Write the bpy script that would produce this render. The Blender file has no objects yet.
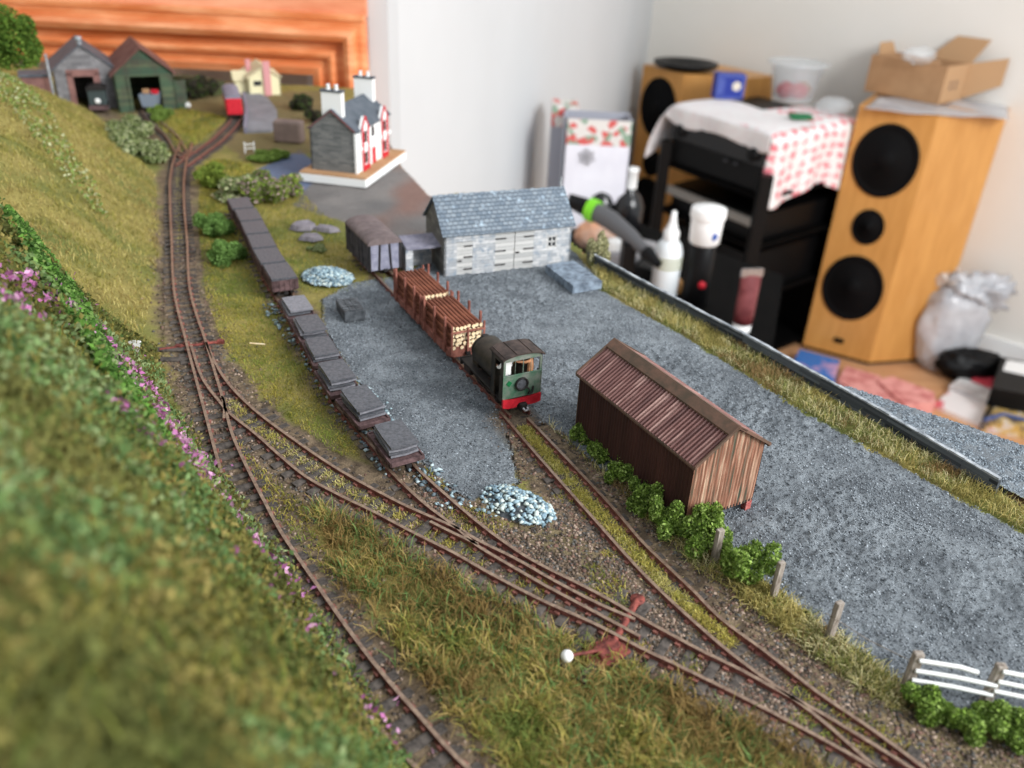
import bpy, math, random
import numpy as np
from mathutils import Vector, Matrix, noise as mnoise

random.seed(7)
rng = np.random.default_rng(7)
sc = bpy.context.scene
COL = sc.collection
PI = math.pi

# ------------------------------------------------------------------ camera
F, PITCH, ROLL, H = 850.0, 29.25, -2.95, 0.18
_p, _r = math.radians(PITCH), math.radians(ROLL)
_fwd = np.array([0, math.cos(_p), -math.sin(_p)])
_rt = np.array([1.0, 0, 0])
_dn = np.array([0, -math.sin(_p), -math.cos(_p)])
CX = _rt * math.cos(_r) + _dn * math.sin(_r)
CY = _dn * math.cos(_r) - _rt * math.sin(_r)
CP = np.array([0, 0, H])
camd = bpy.data.cameras.new('camera')
cam = bpy.data.objects.new('camera', camd)
COL.objects.link(cam)
camd.sensor_width = 36
camd.lens = F / 1024 * 36
camd.clip_start = 0.005
camd.clip_end = 50
cam.matrix_world = Matrix(((CX[0], -CY[0], -_fwd[0], 0), (CX[1], -CY[1], -_fwd[1], 0),
                           (CX[2], -CY[2], -_fwd[2], H), (0, 0, 0, 1)))
camd.dof.use_dof = True
camd.dof.focus_distance = 0.305
camd.dof.aperture_fstop = 12.5
sc.camera = cam

# ------------------------------------------------------------------ world, light, exposure
w = bpy.data.worlds.new('world')
sc.world = w
w.use_nodes = True
w.node_tree.nodes['Background'].inputs[0].default_value = (0.90, 0.95, 1.0, 1)
w.node_tree.nodes['Background'].inputs[1].default_value = 0.92


def area(name, loc, target, sx, sy, power, col=(1, 1, 1)):
    l = bpy.data.lights.new(name, 'AREA')
    l.shape = 'RECTANGLE'
    l.size, l.size_y, l.energy, l.color = sx, sy, power, col
    o = bpy.data.objects.new(name, l)
    COL.objects.link(o)
    o.location = loc
    o.rotation_euler = (Vector(target) - Vector(loc)).to_track_quat('-Z', 'Y').to_euler()
    return o


area('window_daylight', (2.0, -0.75, 1.25), (0, 0.5, 0), 1.3, 1.2, 98, (0.98, 0.99, 1.0))
vs = sc.view_settings
vs.view_transform = 'Standard'
vs.look = 'None'
vs.exposure = 0.10
vs.gamma = 1
vs.use_curve_mapping = False
sc.cycles.use_denoising = True
sc.cycles.max_bounces = 6
sc.cycles.transparent_max_bounces = 8


# ------------------------------------------------------------------ pixel / ground helpers
def at(x, y, z=0.0):
    d = (x - 512) / F * CX + (y - 384) / F * CY + _fwd
    t = (z - H) / d[2]
    return CP + t * d


def aty(x, y, Y):
    d = (x - 512) / F * CX + (y - 384) / F * CY + _fwd
    return CP + d * (Y / d[1])


def g2(x, y, z=0.0):
    return tuple(at(x, y, z)[:2])


def lin(c):
    c = c / 255.0
    return c / 12.92 if c <= 0.04045 else ((c + 0.055) / 1.055) ** 2.4


def rgb(r, g, b):
    return (lin(r), lin(g), lin(b), 1)


# ------------------------------------------------------------------ materials
def mat(name, c1, c2=None, scale=300, detail=4, rough=0.8, metal=0.0, bump=0.0, bscale=None, lo=0.35, hi=0.65,
        c3=None, stretch=(1, 1, 1), brick=None, mortar=None, spec=0.3, trans=0.0, alpha=1.0, wave=None, coat=0.0, mort=0.03, voro=None):
    m = bpy.data.materials.new(name)
    m.use_nodes = True
    nt = m.node_tree
    N, L = nt.nodes, nt.links
    b = N['Principled BSDF']
    b.inputs['Roughness'].default_value = rough
    b.inputs['Metallic'].default_value = metal
    b.inputs['Specular IOR Level'].default_value = spec
    b.inputs['Transmission Weight'].default_value = trans
    b.inputs['Alpha'].default_value = alpha
    b.inputs['Coat Weight'].default_value = coat
    b.inputs['Base Color'].default_value = c1
    tc = N.new('ShaderNodeTexCoord')
    mp = N.new('ShaderNodeMapping')
    mp.inputs['Scale'].default_value = stretch
    L.new(tc.outputs['Object'], mp.inputs[0])
    col = None
    nz = N.new('ShaderNodeTexNoise')
    nz.inputs['Scale'].default_value = scale
    nz.inputs['Detail'].default_value = detail
    nz.inputs['Roughness'].default_value = 0.65
    L.new(mp.outputs[0], nz.inputs['Vector'])
    if c2 is not None:
        r = N.new('ShaderNodeValToRGB')
        r.color_ramp.elements[0].position = lo
        r.color_ramp.elements[1].position = hi
        r.color_ramp.elements[0].color = c1
        r.color_ramp.elements[1].color = c2
        if c3 is not None:
            e = r.color_ramp.elements.new((lo + hi) / 2)
            e.color = c3
        L.new(nz.outputs['Fac'], r.inputs[0])
        col = r.outputs[0]
    hgt = nz.outputs['Fac']
    if brick is not None:
        bw, bh = brick
        bt = N.new('ShaderNodeTexBrick')
        bt.inputs['Scale'].default_value = 1.0
        bt.inputs['Brick Width'].default_value = bw
        bt.inputs['Row Height'].default_value = bh
        bt.inputs['Mortar Size'].default_value = bh * mort
        bt.inputs['Mortar Smooth'].default_value = 0.3
        bt.inputs['Bias'].default_value = 0
        bt.inputs['Color1'].default_value = c1
        bt.inputs['Color2'].default_value = c2 or c1
        bt.inputs['Mortar'].default_value = mortar or (0.02, 0.02, 0.02, 1)
        L.new(tc.outputs['UV'], bt.inputs['Vector'])
        if c3 is not None:
            mx = N.new('ShaderNodeMix')
            mx.data_type = 'RGBA'
            rr = N.new('ShaderNodeValToRGB')
            rr.color_ramp.elements[0].position = lo
            rr.color_ramp.elements[1].position = hi
            L.new(nz.outputs['Fac'], rr.inputs[0])
            L.new(rr.outputs[0], mx.inputs[0])
            L.new(bt.outputs['Color'], mx.inputs[6])
            mx.inputs[7].default_value = c3
            col = mx.outputs[2]
        else:
            col = bt.outputs['Color']
        inv = N.new('ShaderNodeMath')
        inv.operation = 'SUBTRACT'
        inv.inputs[0].default_value = 1
        L.new(bt.outputs['Fac'], inv.inputs[1])
        ad = N.new('ShaderNodeMath')
        ad.operation = 'ADD'
        L.new(inv.outputs[0], ad.inputs[0])
        L.new(nz.outputs['Fac'], ad.inputs[1])
        hgt = ad.outputs[0]
    if col is not None:
        L.new(col, b.inputs['Base Color'])
    if bump > 0:
        if bscale and brick is None:
            n2 = N.new('ShaderNodeTexNoise')
            n2.inputs['Scale'].default_value = bscale
            n2.inputs['Detail'].default_value = 5
            L.new(mp.outputs[0], n2.inputs['Vector'])
            hgt = n2.outputs['Fac']
        bp = N.new('ShaderNodeBump')
        bp.inputs['Strength'].default_value = 1.0
        bp.inputs['Distance'].default_value = bump
        L.new(hgt, bp.inputs['Height'])
        L.new(bp.outputs[0], b.inputs['Normal'])
    return m


def attr_mat(name, rough=0.85, gain=1.0, spec=0.2, trl=0.0):
    m = bpy.data.materials.new(name)
    m.use_nodes = True
    N, L = m.node_tree.nodes, m.node_tree.links
    b = N['Principled BSDF']
    b.inputs['Roughness'].default_value = rough
    b.inputs['Specular IOR Level'].default_value = spec
    a = N.new('ShaderNodeAttribute')
    a.attribute_name = 'Col'
    L.new(a.outputs['Color'], b.inputs['Base Color'])
    if trl > 0:
        tr = N.new('ShaderNodeBsdfTranslucent')
        mx = N.new('ShaderNodeMixShader')
        mx.inputs[0].default_value = trl
        L.new(a.outputs['Color'], tr.inputs[0])
        L.new(b.outputs[0], mx.inputs[1])
        L.new(tr.outputs[0], mx.inputs[2])
        L.new(mx.outputs[0], N['Material Output'].inputs[0])
    return m


M_rail = mat('rusty rail steel', rgb(92, 56, 50), rgb(150, 92, 84), 700, rough=0.55, metal=0.2, bump=0.0001)
M_railtop = mat('worn rail top', rgb(112, 90, 76), rgb(158, 134, 114), 500, rough=0.35, metal=0.3, spec=0.5)
M_chair = mat('rusty rail chair', rgb(96, 58, 50), rgb(160, 104, 92), 600, rough=0.8, bump=0.0001)
M_sleeper = mat('weathered sleeper wood', rgb(50, 46, 43), rgb(98, 90, 84), 500, rough=0.9, bump=0.0003, stretch=(1, 1, 1))
M_slate = mat('dark grey slate', rgb(66, 68, 73), rgb(98, 99, 104), 900, rough=0.5, bump=0.00003, spec=0.4)
M_slatel = mat('paler slate edge', rgb(108, 108, 114), rgb(136, 136, 142), 900, rough=0.5)
M_slate2 = mat('near black slate', rgb(48, 52, 56), rgb(96, 100, 104), 300, rough=0.6, bump=0.0002)
M_wagon = mat('wagon brown iron', rgb(64, 48, 48), rgb(112, 88, 88), 400, rough=0.8, bump=0.0001)
M_black = mat('sooty black', rgb(24, 23, 24), rgb(44, 40, 38), 300, rough=0.6)
M_wheel = mat('dark wheel metal', rgb(34, 30, 30), rgb(70, 56, 50), 600, rough=0.5, metal=0.4)
M_timber = mat('red brown stained timber', rgb(110, 64, 54), rgb(158, 102, 88), 300, rough=0.7, bump=0.0001)
M_bark = mat('thin log bark', rgb(92, 50, 36), rgb(140, 84, 62), 500, rough=0.8, bump=0.0001, stretch=(0.3, 1, 1))
M_cut = mat('fresh cut log end', rgb(222, 190, 144), rgb(246, 228, 192), 500, rough=0.8)
M_locodark = mat('weathered olive black paint', rgb(30, 28, 24), rgb(66, 58, 48), 160, rough=0.5, bump=0.00005)
M_locoroof = mat('sooty brown cab roof', rgb(44, 36, 33), rgb(82, 68, 62), 220, rough=0.6, bump=0.0001)
M_locogreen = mat('grey green cab paint', rgb(62, 104, 80), rgb(134, 134, 126), 140, rough=0.45)
M_green = mat('bright green patch paint', rgb(20, 104, 60), rough=0.5)
M_red = mat('bright red paint', rgb(176, 24, 38), rgb(212, 44, 58), 400, rough=0.5)
M_silver = mat('bright bare metal', rgb(190, 190, 194), rgb(130, 126, 126), 400, rough=0.3, metal=0.8)
M_brass = mat('dull brass', rgb(190, 140, 60), rough=0.35, metal=0.8)
M_corr_roof = mat('rusty corrugated roof', rgb(92, 58, 54), rgb(186, 150, 140), 70, rough=0.42, bump=0.0001, lo=0.32, hi=0.70, c3=rgb(122, 82, 76), stretch=(4, 0.5, 0.5), spec=0.5)
M_corr_wall = mat('rusty corrugated wall with shade', rgb(50, 30, 27), rgb(78, 48, 42), 70, rough=0.65, stretch=(1.5, 1.5, 0.3), lo=0.3, hi=0.7)  # rust brown deepened to hold the shade of the unlit long side
M_corr_end = mat('streaked rusty corrugated end', rgb(76, 84, 70), rgb(204, 176, 150), 110, rough=0.6, c3=rgb(146, 98, 78), stretch=(5, 5, 0.35), lo=0.34, hi=0.68)
M_ridge = mat('mossy lead ridge', rgb(76, 66, 54), rgb(112, 84, 70), 120, rough=0.8, bump=0.0002)
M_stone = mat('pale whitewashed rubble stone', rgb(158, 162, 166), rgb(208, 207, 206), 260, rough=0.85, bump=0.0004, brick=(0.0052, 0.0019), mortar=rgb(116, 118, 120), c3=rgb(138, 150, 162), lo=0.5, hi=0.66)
M_stoneshade = mat('rubble stone with shade', rgb(92, 90, 86), rgb(126, 124, 118), 220, rough=0.85, bump=0.0004, brick=(0.007, 0.003), mortar=rgb(70, 68, 66))  # shaded copy of the front stone, for the left gable turned from the window
M_roofslate = mat('blue grey slate roof', rgb(104, 116, 128), rgb(134, 144, 152), 260, rough=0.6, bump=0.0004, brick=(0.0030, 0.00165), mortar=rgb(66, 74, 84), c3=rgb(172, 190, 204), lo=0.60, hi=0.68, mort=0.10)
M_door = mat('bleached plank door', rgb(178, 178, 176), rgb(212, 210, 206), 500, rough=0.85, brick=(0.2, 0.0024), mortar=rgb(120, 120, 118), bump=0.0002)
M_glassdark = mat('dark window glass', rgb(40, 44, 50), rough=0.2, spec=0.6)
M_white = mat('white paint', rgb(236, 236, 234), rough=0.6)
M_vanend = mat('grey lilac van planks', rgb(126, 126, 144), rgb(158, 158, 174), 300, rough=0.8, bump=0.0002)
M_vanroof = mat('brown canvas van roof', rgb(98, 86, 86), rgb(122, 108, 106), 200, rough=0.8, bump=0.0001)
M_vanshade = mat('van side with shade', rgb(52, 50, 54), rgb(84, 80, 84), 300, rough=0.8, bump=0.0002)  # shade on the side away from the window is put into this colour
M_leanroof = mat('lilac grey lean-to roof', rgb(112, 110, 126), rgb(140, 138, 150), 300, rough=0.7)
M_fencewood = mat('bleached grey fence timber', rgb(110, 98, 86), rgb(176, 166, 156), 400, rough=0.9, bump=0.0003, stretch=(2, 2, 0.4))
M_wallstone = mat('slate edging wall', rgb(40, 44, 50), rgb(96, 102, 108), 200, rough=0.8, bump=0.0004, brick=(0.02, 0.0013), mortar=rgb(36, 38, 42))
M_walltop = mat('pale scraped wall top', rgb(104, 110, 116), rgb(188, 192, 196), 150, rough=0.8, bump=0.0002)
M_leverred = mat('rusty red casting', rgb(74, 34, 30), rgb(150, 78, 68), 400, rough=0.7, bump=0.0001)
M_plaster_b = mat('white wall plaster', rgb(196, 198, 199), rgb(200, 202, 203), 3, rough=0.95)
M_plaster_r = mat('warm grey wall plaster', rgb(226, 222, 214), rgb(230, 226, 219), 3, rough=0.95)
M_floor = mat('oak laminate floor', rgb(190, 140, 98), rgb(206, 158, 116), 6, rough=0.5, stretch=(1, 6, 1))
M_pine = mat('orange varnished pine', rgb(208, 116, 66), rgb(238, 166, 118), 22, rough=0.3, coat=0.4, stretch=(0.5, 1, 3), c3=rgb(222, 138, 88))
M_pinepanel = mat('pale pine panel', rgb(214, 128, 88), rgb(238, 172, 134), 16, rough=0.45, stretch=(0.5, 1, 2.2))
M_spk = mat('golden beech veneer', rgb(196, 140, 74), rgb(210, 154, 86), 20, rough=0.4, stretch=(2, 2, 0.3), coat=0.15)
M_spkside = M_spk
M_cone = mat('matt black speaker cone', rgb(8, 8, 9), rough=0.7, spec=0.12)
M_blk = mat('black plastic', rgb(7, 7, 8), rough=0.45, spec=0.2)
M_dkwood = mat('black ash furniture', rgb(7, 7, 7), rgb(11, 10, 10), 30, rough=0.7, spec=0.04)
M_card = mat('brown cardboard', rgb(168, 128, 92), rgb(182, 142, 104), 20, rough=0.9)
M_cardin = mat('inside cardboard', rgb(188, 150, 112), rough=0.9)
M_ply = mat('plywood board edge', rgb(170, 130, 90), rgb(190, 150, 110), 20, rough=0.8)
M_clear = mat('clear thin plastic', rgb(235, 240, 242), rough=0.12, alpha=0.28, spec=0.8)
M_film = mat('crumpled milky plastic film', rgb(222, 224, 228), rgb(190, 192, 198), 14, rough=0.2, alpha=0.72, spec=0.8)
M_grass = attr_mat('static grass fibres', trl=0.3)
M_leaf = attr_mat('foam foliage', trl=0.25)
M_chip = attr_mat('stone chips', rough=0.75, spec=0.35)
M_flower = attr_mat('heather flowers', trl=0.3)


# ------------------------------------------------------------------ mesh builder
class MB:
    def __init__(s):
        s.v, s.f, s.mi, s.sm = [], [], [], []

    def add(s, vs, fs, mi=0, M=None, smooth=False):
        b = len(s.v)
        if M is not None:
            vs = [tuple(M @ Vector(v)) for v in vs]
        s.v += [tuple(v) for v in vs]
        s.f += [tuple(b + i for i in f) for f in fs]
        s.mi += [mi] * len(fs)
        s.sm += [smooth] * len(fs)
        return s

    def box(s, x0, x1, y0, y1, z0, z1, mi=0, M=None, bev=0.0):
        if bev > 0:
            import bmesh
            bm = bmesh.new()
            bmesh.ops.create_cube(bm, size=1)
            for v in bm.verts:
                v.co = Vector(((x0 + x1) / 2 + v.co.x * (x1 - x0), (y0 + y1) / 2 + v.co.y * (y1 - y0), (z0 + z1) / 2 + v.co.z * (z1 - z0)))
            bmesh.ops.bevel(bm, geom=bm.edges[:], offset=bev, segments=2, affect='EDGES', profile=0.5)
            bm.verts.index_update()
            vs = [tuple(v.co) for v in bm.verts]
            fs = [tuple(v.index for v in f.verts) for f in bm.faces]
            bm.free()
            return s.add(vs, fs, mi, M)
        vs = [(x, y, z) for x in (x0, x1) for y in (y0, y1) for z in (z0, z1)]
        return s.add(vs, [(0, 1, 3, 2), (4, 6, 7, 5), (0, 4, 5, 1), (2, 3, 7, 6), (0, 2, 6, 4), (1, 5, 7, 3)], mi, M)

    def prism(s, poly, axis, a0, a1, mi=0, M=None, smooth=False):
        """poly of 2D points extruded along an axis; x:(y,z) y:(x,z) z:(x,y)"""
        n = len(poly)

        def P(p, a):
            return {'x': (a, p[0], p[1]), 'y': (p[0], a, p[1]), 'z': (p[0], p[1], a)}[axis]
        vs = [P(p, a0) for p in poly] + [P(p, a1) for p in poly]
        s.add(vs, [(i, (i + 1) % n, n + (i + 1) % n, n + i) for i in range(n)], mi, M, smooth)
        return s.add(vs, [tuple(range(n - 1, -1, -1)), tuple(range(n, 2 * n))], mi, M)

    def tube(s, pts, r, n=10, mi=0, M=None, caps=True, capmi=None, smooth=True):
        pts = [Vector(p) for p in pts]
        rs = r if isinstance(r, (list, tuple)) else [r] * len(pts)
        vs, k = [], len(pts)
        up = None
        for i, p in enumerate(pts):
            t = (pts[min(i + 1, k - 1)] - pts[max(i - 1, 0)]).normalized()
            if up is None:
                a = Vector((0, 0, 1)) if abs(t.z) < 0.9 else Vector((1, 0, 0))
                up = t.cross(a).normalized()
            u = (up - t * up.dot(t)).normalized()
            up = u
            v = t.cross(u)
            for j in range(n):
                an = 2 * PI * j / n
                vs.append(tuple(p + (u * math.cos(an) + v * math.sin(an)) * rs[i]))
        fs = [(i * n + j, i * n + (j + 1) % n, (i + 1) * n + (j + 1) % n, (i + 1) * n + j) for i in range(k - 1) for j in range(n)]
        s.add(vs, fs, mi, M, smooth)
        if caps:
            s.add(vs[:n], [tuple(range(n - 1, -1, -1))], mi if capmi is None else capmi, M)
            s.add(vs[-n:], [tuple(range(n))], mi if capmi is None else capmi, M)
        return s

    def lathe(s, prof, n=28, mi=0, M=None, axis='z', smooth=True):
        vs = []
        for r, z in prof:
            for j in range(n):
                a = 2 * PI * j / n
                c = (r * math.cos(a), r * math.sin(a), z)
                if axis == 'x':
                    c = (c[2], c[0], c[1])
                elif axis == 'y':
                    c = (c[0], c[2], c[1])
                vs.append(c)
        fs = [(i * n + j, i * n + (j + 1) % n, (i + 1) * n + (j + 1) % n, (i + 1) * n + j) for i in range(len(prof) - 1) for j in range(n)]
        s.add(vs, fs, mi, M, smooth)
        s.add(vs[:n], [tuple(range(n - 1, -1, -1))], mi, M)
        return s.add(vs[-n:], [tuple(range(n))], mi, M)

    def build(s, name, mats, parent=None, loc=None, rot=None):
        if not isinstance(mats, (list, tuple)):
            mats = [mats]
        me = bpy.data.meshes.new(name)
        me.from_pydata(s.v, [], s.f)
        for m in mats:
            me.materials.append(m)
        me.polygons.foreach_set('material_index', s.mi)
        me.polygons.foreach_set('use_smooth', s.sm)
        uv = me.uv_layers.new(name='UVMap')
        co = np.zeros(len(me.vertices) * 3)
        me.vertices.foreach_get('co', co)
        co = co.reshape(-1, 3)
        arr = np.zeros((len(me.loops), 2))
        for p in me.polygons:
            nx, ny, nz = abs(p.normal.x), abs(p.normal.y), abs(p.normal.z)
            vi = list(p.vertices)
            li = slice(p.loop_start, p.loop_start + p.loop_total)
            if nz > 0.93:
                arr[li] = co[vi][:, :2]
            elif nx > ny:
                arr[li, 0] = co[vi][:, 1]
                arr[li, 1] = co[vi][:, 2]
            else:
                arr[li, 0] = co[vi][:, 0]
                arr[li, 1] = co[vi][:, 2]
        uv.data.foreach_set('uv', arr.ravel())
        me.update()
        o = bpy.data.objects.new(name, me)
        COL.objects.link(o)
        if parent is not None:
            o.parent = parent
        if loc is not None:
            o.location = loc
        if rot is not None:
            o.rotation_euler = rot
        return o


def tag(o, label=None, cat=None, group=None, kind=None):
    if label:
        o['label'] = label
    if cat:
        o['category'] = cat
    if group:
        o['group'] = group
    if kind:
        o['kind'] = kind
    return o


def thing(name, label, cat, loc=(0, 0, 0), rz=0.0, group=None):
    o = bpy.data.objects.new(name, None)
    o.empty_display_size = 0.005
    COL.objects.link(o)
    o.location = loc
    o.rotation_euler = (0, 0, rz)
    return tag(o, label, cat, group)


def copy_tree(o, parent=None):
    c = o.copy()
    COL.objects.link(c)
    if parent is not None:
        c.parent = parent
    for ch in list(o.children):
        copy_tree(ch, c)
    return c


def npmesh(name, V, Fc, mats, cols=None, smooth=False, mi=None, nper=None):
    """fast mesh: V (n,3), Fc (m,k) ints of one size k"""
    me = bpy.data.meshes.new(name)
    V = np.asarray(V, dtype=np.float32)
    Fc = np.asarray(Fc, dtype=np.int32)
    m, k = Fc.shape
    me.vertices.add(len(V))
    me.vertices.foreach_set('co', V.ravel())
    me.loops.add(m * k)
    me.loops.foreach_set('vertex_index', Fc.ravel())
    me.polygons.add(m)
    me.polygons.foreach_set('loop_start', np.arange(0, m * k, k, dtype=np.int32))
    me.polygons.foreach_set('loop_total', np.full(m, k, dtype=np.int32))
    for mm in (mats if isinstance(mats, list) else [mats]):
        me.materials.append(mm)
    if smooth:
        me.polygons.foreach_set('use_smooth', np.ones(m, dtype=bool))
    me.update(calc_edges=True)
    if cols is not None:
        a = me.color_attributes.new('Col', 'FLOAT_COLOR', 'POINT')
        c4 = np.ones((len(V), 4), dtype=np.float32)
        c4[:, :3] = cols
        a.data.foreach_set('color', c4.ravel())
    o = bpy.data.objects.new(name, me)
    COL.objects.link(o)
    return o


# ------------------------------------------------------------------ value noise (numpy)
_perm = rng.random((256, 256))


def vnoise(x, y, s, seed=0):
    x = np.asarray(x) * s + 17.3 * seed + 500
    y = np.asarray(y) * s + 9.1 * seed + 500
    xi, yi = np.floor(x).astype(int), np.floor(y).astype(int)
    fx, fy = x - xi, y - yi
    fx, fy = fx * fx * (3 - 2 * fx), fy * fy * (3 - 2 * fy)
    a = _perm[xi % 256, yi % 256]
    b = _perm[(xi + 1) % 256, yi % 256]
    c = _perm[xi % 256, (yi + 1) % 256]
    d = _perm[(xi + 1) % 256, (yi + 1) % 256]
    return (a * (1 - fx) + b * fx) * (1 - fy) + (c * (1 - fx) + d * fx) * fy


def fbm(x, y, s, o=4, seed=0):
    r, a, t = 0, 1, 0
    for i in range(o):
        r = r + a * vnoise(x, y, s * 2 ** i, seed + i)
        t += a
        a *= 0.55
    return r / t


def inpoly(x, y, poly):
    r = np.zeros(np.shape(x), bool)
    n = len(poly)
    for i in range(n):
        x1, y1 = poly[i]
        x2, y2 = poly[(i + 1) % n]
        if y1 == y2:
            continue
        c = ((y1 > y) != (y2 > y)) & (x < (x2 - x1) * (y - y1) / (y2 - y1) + x1)
        r ^= c
    return r


def segdist(x, y, pts):
    best = np.full(np.shape(x), 1e9)
    for (x1, y1), (x2, y2) in zip(pts[:-1], pts[1:]):
        dx, dy = x2 - x1, y2 - y1
        t = np.clip(((x - x1) * dx + (y - y1) * dy) / (dx * dx + dy * dy + 1e-12), 0, 1)
        best = np.minimum(best, np.hypot(x - x1 - t * dx, y - y1 - t * dy))
    return best


def sstep(a, b, x):
    t = np.clip((x - a) / (b - a), 0, 1)
    return t * t * (3 - 2 * t)


def catmull(P, n=8):
    P = [np.array(p, float) for p in P]
    P = [2 * P[0] - P[1]] + P + [2 * P[-1] - P[-2]]
    out = []
    for i in range(1, len(P) - 2):
        for k in range(n):
            t = k / n
            out.append(0.5 * ((2 * P[i]) + (-P[i - 1] + P[i + 1]) * t + (2 * P[i - 1] - 5 * P[i] + 4 * P[i + 1] - P[i + 2]) * t * t
                              + (-P[i - 1] + 3 * P[i] - 3 * P[i + 1] + P[i + 2]) * t ** 3))
    out.append(P[-2])
    return out


class Path:
    def __init__(s, pts, n=8):
        s.p = np.array([q[:2] for q in catmull(pts, n)])
        d = np.hypot(*(s.p[1:] - s.p[:-1]).T)
        s.s = np.concatenate([[0], np.cumsum(d)])
        s.L = s.s[-1]

    def pos(s, t):
        return np.array([np.interp(t, s.s, s.p[:, 0]), np.interp(t, s.s, s.p[:, 1])])

    def dir(s, t):
        a, b = s.pos(max(t - 0.004, 0)), s.pos(min(t + 0.004, s.L))
        d = b - a
        return d / np.hypot(*d)

    def near(s, p):
        return s.s[np.argmin(np.hypot(s.p[:, 0] - p[0], s.p[:, 1] - p[1]))]


# ================================================================== GROUND
RT = 0.0025    # height of the rail top
GA = 0.0087    # rail spacing

# rails traced as ground points
R = {}
def rl(name, px):
    R[name] = [g2(x, y, RT) for x, y in px]
rl('A_left', [(181, 140), (174, 158), (170, 178), (170, 205), (171.5, 240), (174, 290), (185, 337), (205, 412), (225, 482), (259, 556), (305, 632), (356, 700), (417, 768), (470, 822)])
rl('A_right', [(192, 142), (187, 158), (184, 178), (184, 205), (187, 240), (190, 290), (206, 342), (215, 372), (223, 399), (231, 430), (240, 452), (251, 475), (265, 502), (282, 533), (312, 577), (350, 631), (385, 676), (420, 716), (457, 757), (520, 815)])
rl('B_outer', [(206, 342), (215, 362), (229, 384), (255, 410), (295, 440), (340, 470), (395, 500), (430, 516), (460, 529)])
rl('B_inner', [(191, 345), (202, 377), (220, 402), (232, 415), (255, 433), (282, 457), (307, 477), (340, 495), (375, 512), (415, 533), (455, 553), (490, 573), (540, 599), (596, 624), (640, 647), (680, 666), (745, 698), (818, 736), (880, 771), (930, 800)])
rl('B_closure', [(462, 530), (480, 541), (515, 558), (552, 579), (596, 602), (635, 619)])
rl('C_left', [(387, 467), (412, 492), (432, 509), (455, 526), (477, 545), (505, 562), (545, 585), (590, 609), (640, 636)])
rl('C_right', [(419, 470), (450, 498), (482, 525), (512, 547), (540, 564), (596, 592), (640, 617), (697, 648), (740, 669), (782, 692), (822, 713), (885, 751), (930, 780)])
rl('E_left', [(500, 411), (535, 452), (590, 514), (647, 577), (712, 637), (755, 671), (785, 692), (822, 720), (870, 762), (900, 790)])
rl('E_right', [(527.5, 417.5), (559, 450), (610, 504), (642, 541), (672, 570), (695, 592), (722, 619), (768, 653), (818, 692), (875, 731), (925, 768), (970, 800)])
E_path = Path([((a[0] + b[0]) / 2, (a[1] + b[1]) / 2) for a, b in zip(
    [g2(*p, RT) for p in [(500, 411), (535, 452), (590, 512), (647, 577), (712, 637)]],
    [g2(*p, RT) for p in [(527.5, 417.5), (559, 450), (613, 509), (680, 577), (745, 638)]])])
_e0, _e1 = np.array(g2(520, 413, RT)), np.array(g2(389, 279, RT))
_e1 = _e0 + (_e1 - _e0) * 1.30
E_back = Path([tuple(_e0), tuple(_e0 + (_e1 - _e0) * 0.3), tuple(_e0 + (_e1 - _e0) * 0.6), tuple(_e1)])
C_path = Path([g2(x, y, 0.011) for x, y in [(236, 197), (241, 207), (248, 217), (254, 229), (260, 241), (268, 257), (280, 275), (296, 302), (309, 324), (322, 346), (337, 374), (362, 402), (395, 437)]] + [g2(403, 468, RT), g2(434, 499, RT)])
A_mid = Path([((a[0] + b[0]) / 2, (a[1] + b[1]) / 2) for a, b in zip(
    [g2(*p) for p in [(181, 140), (170, 178), (170, 205), (171.5, 240), (174, 290), (187, 345)]],
    [g2(*p) for p in [(192, 142), (184, 178), (184, 205), (187, 240), (190, 290), (207, 345)]])])


def offset(path, o):
    out = []
    for t in np.linspace(0, path.L, max(6, int(path.L / 0.012))):
        p, d = path.pos(t), path.dir(t)
        out.append((p[0] - d[1] * o, p[1] + d[0] * o))
    return out


far_green = Path([g2(*p) for p in [(186, 150), (184, 158), (173, 140), (160, 128), (150, 118), (147, 110)]])
far_red = Path([g2(*p) for p in [(182, 168), (193, 160), (207, 150), (222, 138), (236, 122), (238, 108), (236, 97)]])
far_white = Path([g2(*p) for p in [(160, 150), (150, 140), (130, 128), (112, 118), (98, 110)]])

HB = [(-0.48, 0.90), (-0.44, 0.83), (-0.395, 0.79), (-0.345, 0.72), (-0.262, 0.60), (-0.208, 0.47), (-0.178, 0.38), (-0.160, 0.335), (-0.134, 0.285), (-0.100, 0.238), (-0.0665, 0.195), (-0.0405, 0.160), (-0.020, 0.130),
      (0.004, 0.098), (0.04, 0.05), (0.09, -0.02)]
HBy = np.array([p[1] for p in HB])[::-1]
HBx = np.array([p[0] for p in HB])[::-1]


def hill(x, y):
    xb = np.interp(y, HBy, HBx)
    d = np.maximum((xb - x) * 0.8, 0)
    cap = np.interp(y, [-0.2, 0.0, 0.1, 0.2, 0.28, 0.34, 0.45, 0.55, 0.68, 0.80, 0.95], [0.080, 0.140, 0.150, 0.142, 0.140, 0.118, 0.118, 0.118, 0.100, 0.062, 0.02])
    sc_ = np.interp(y, [0, 0.1, 0.2, 0.30, 0.345, 0.9], [0.06, 0.055, 0.052, 0.048, 0.105, 0.10])
    h = cap * (1 - np.exp(-(d / sc_) ** 1.15))
    nz = (fbm(x, y, 22, 4, 3) - 0.5)
    h = h + nz * 0.026 * np.clip(d / 0.05, 0, 1)
    return h


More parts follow.
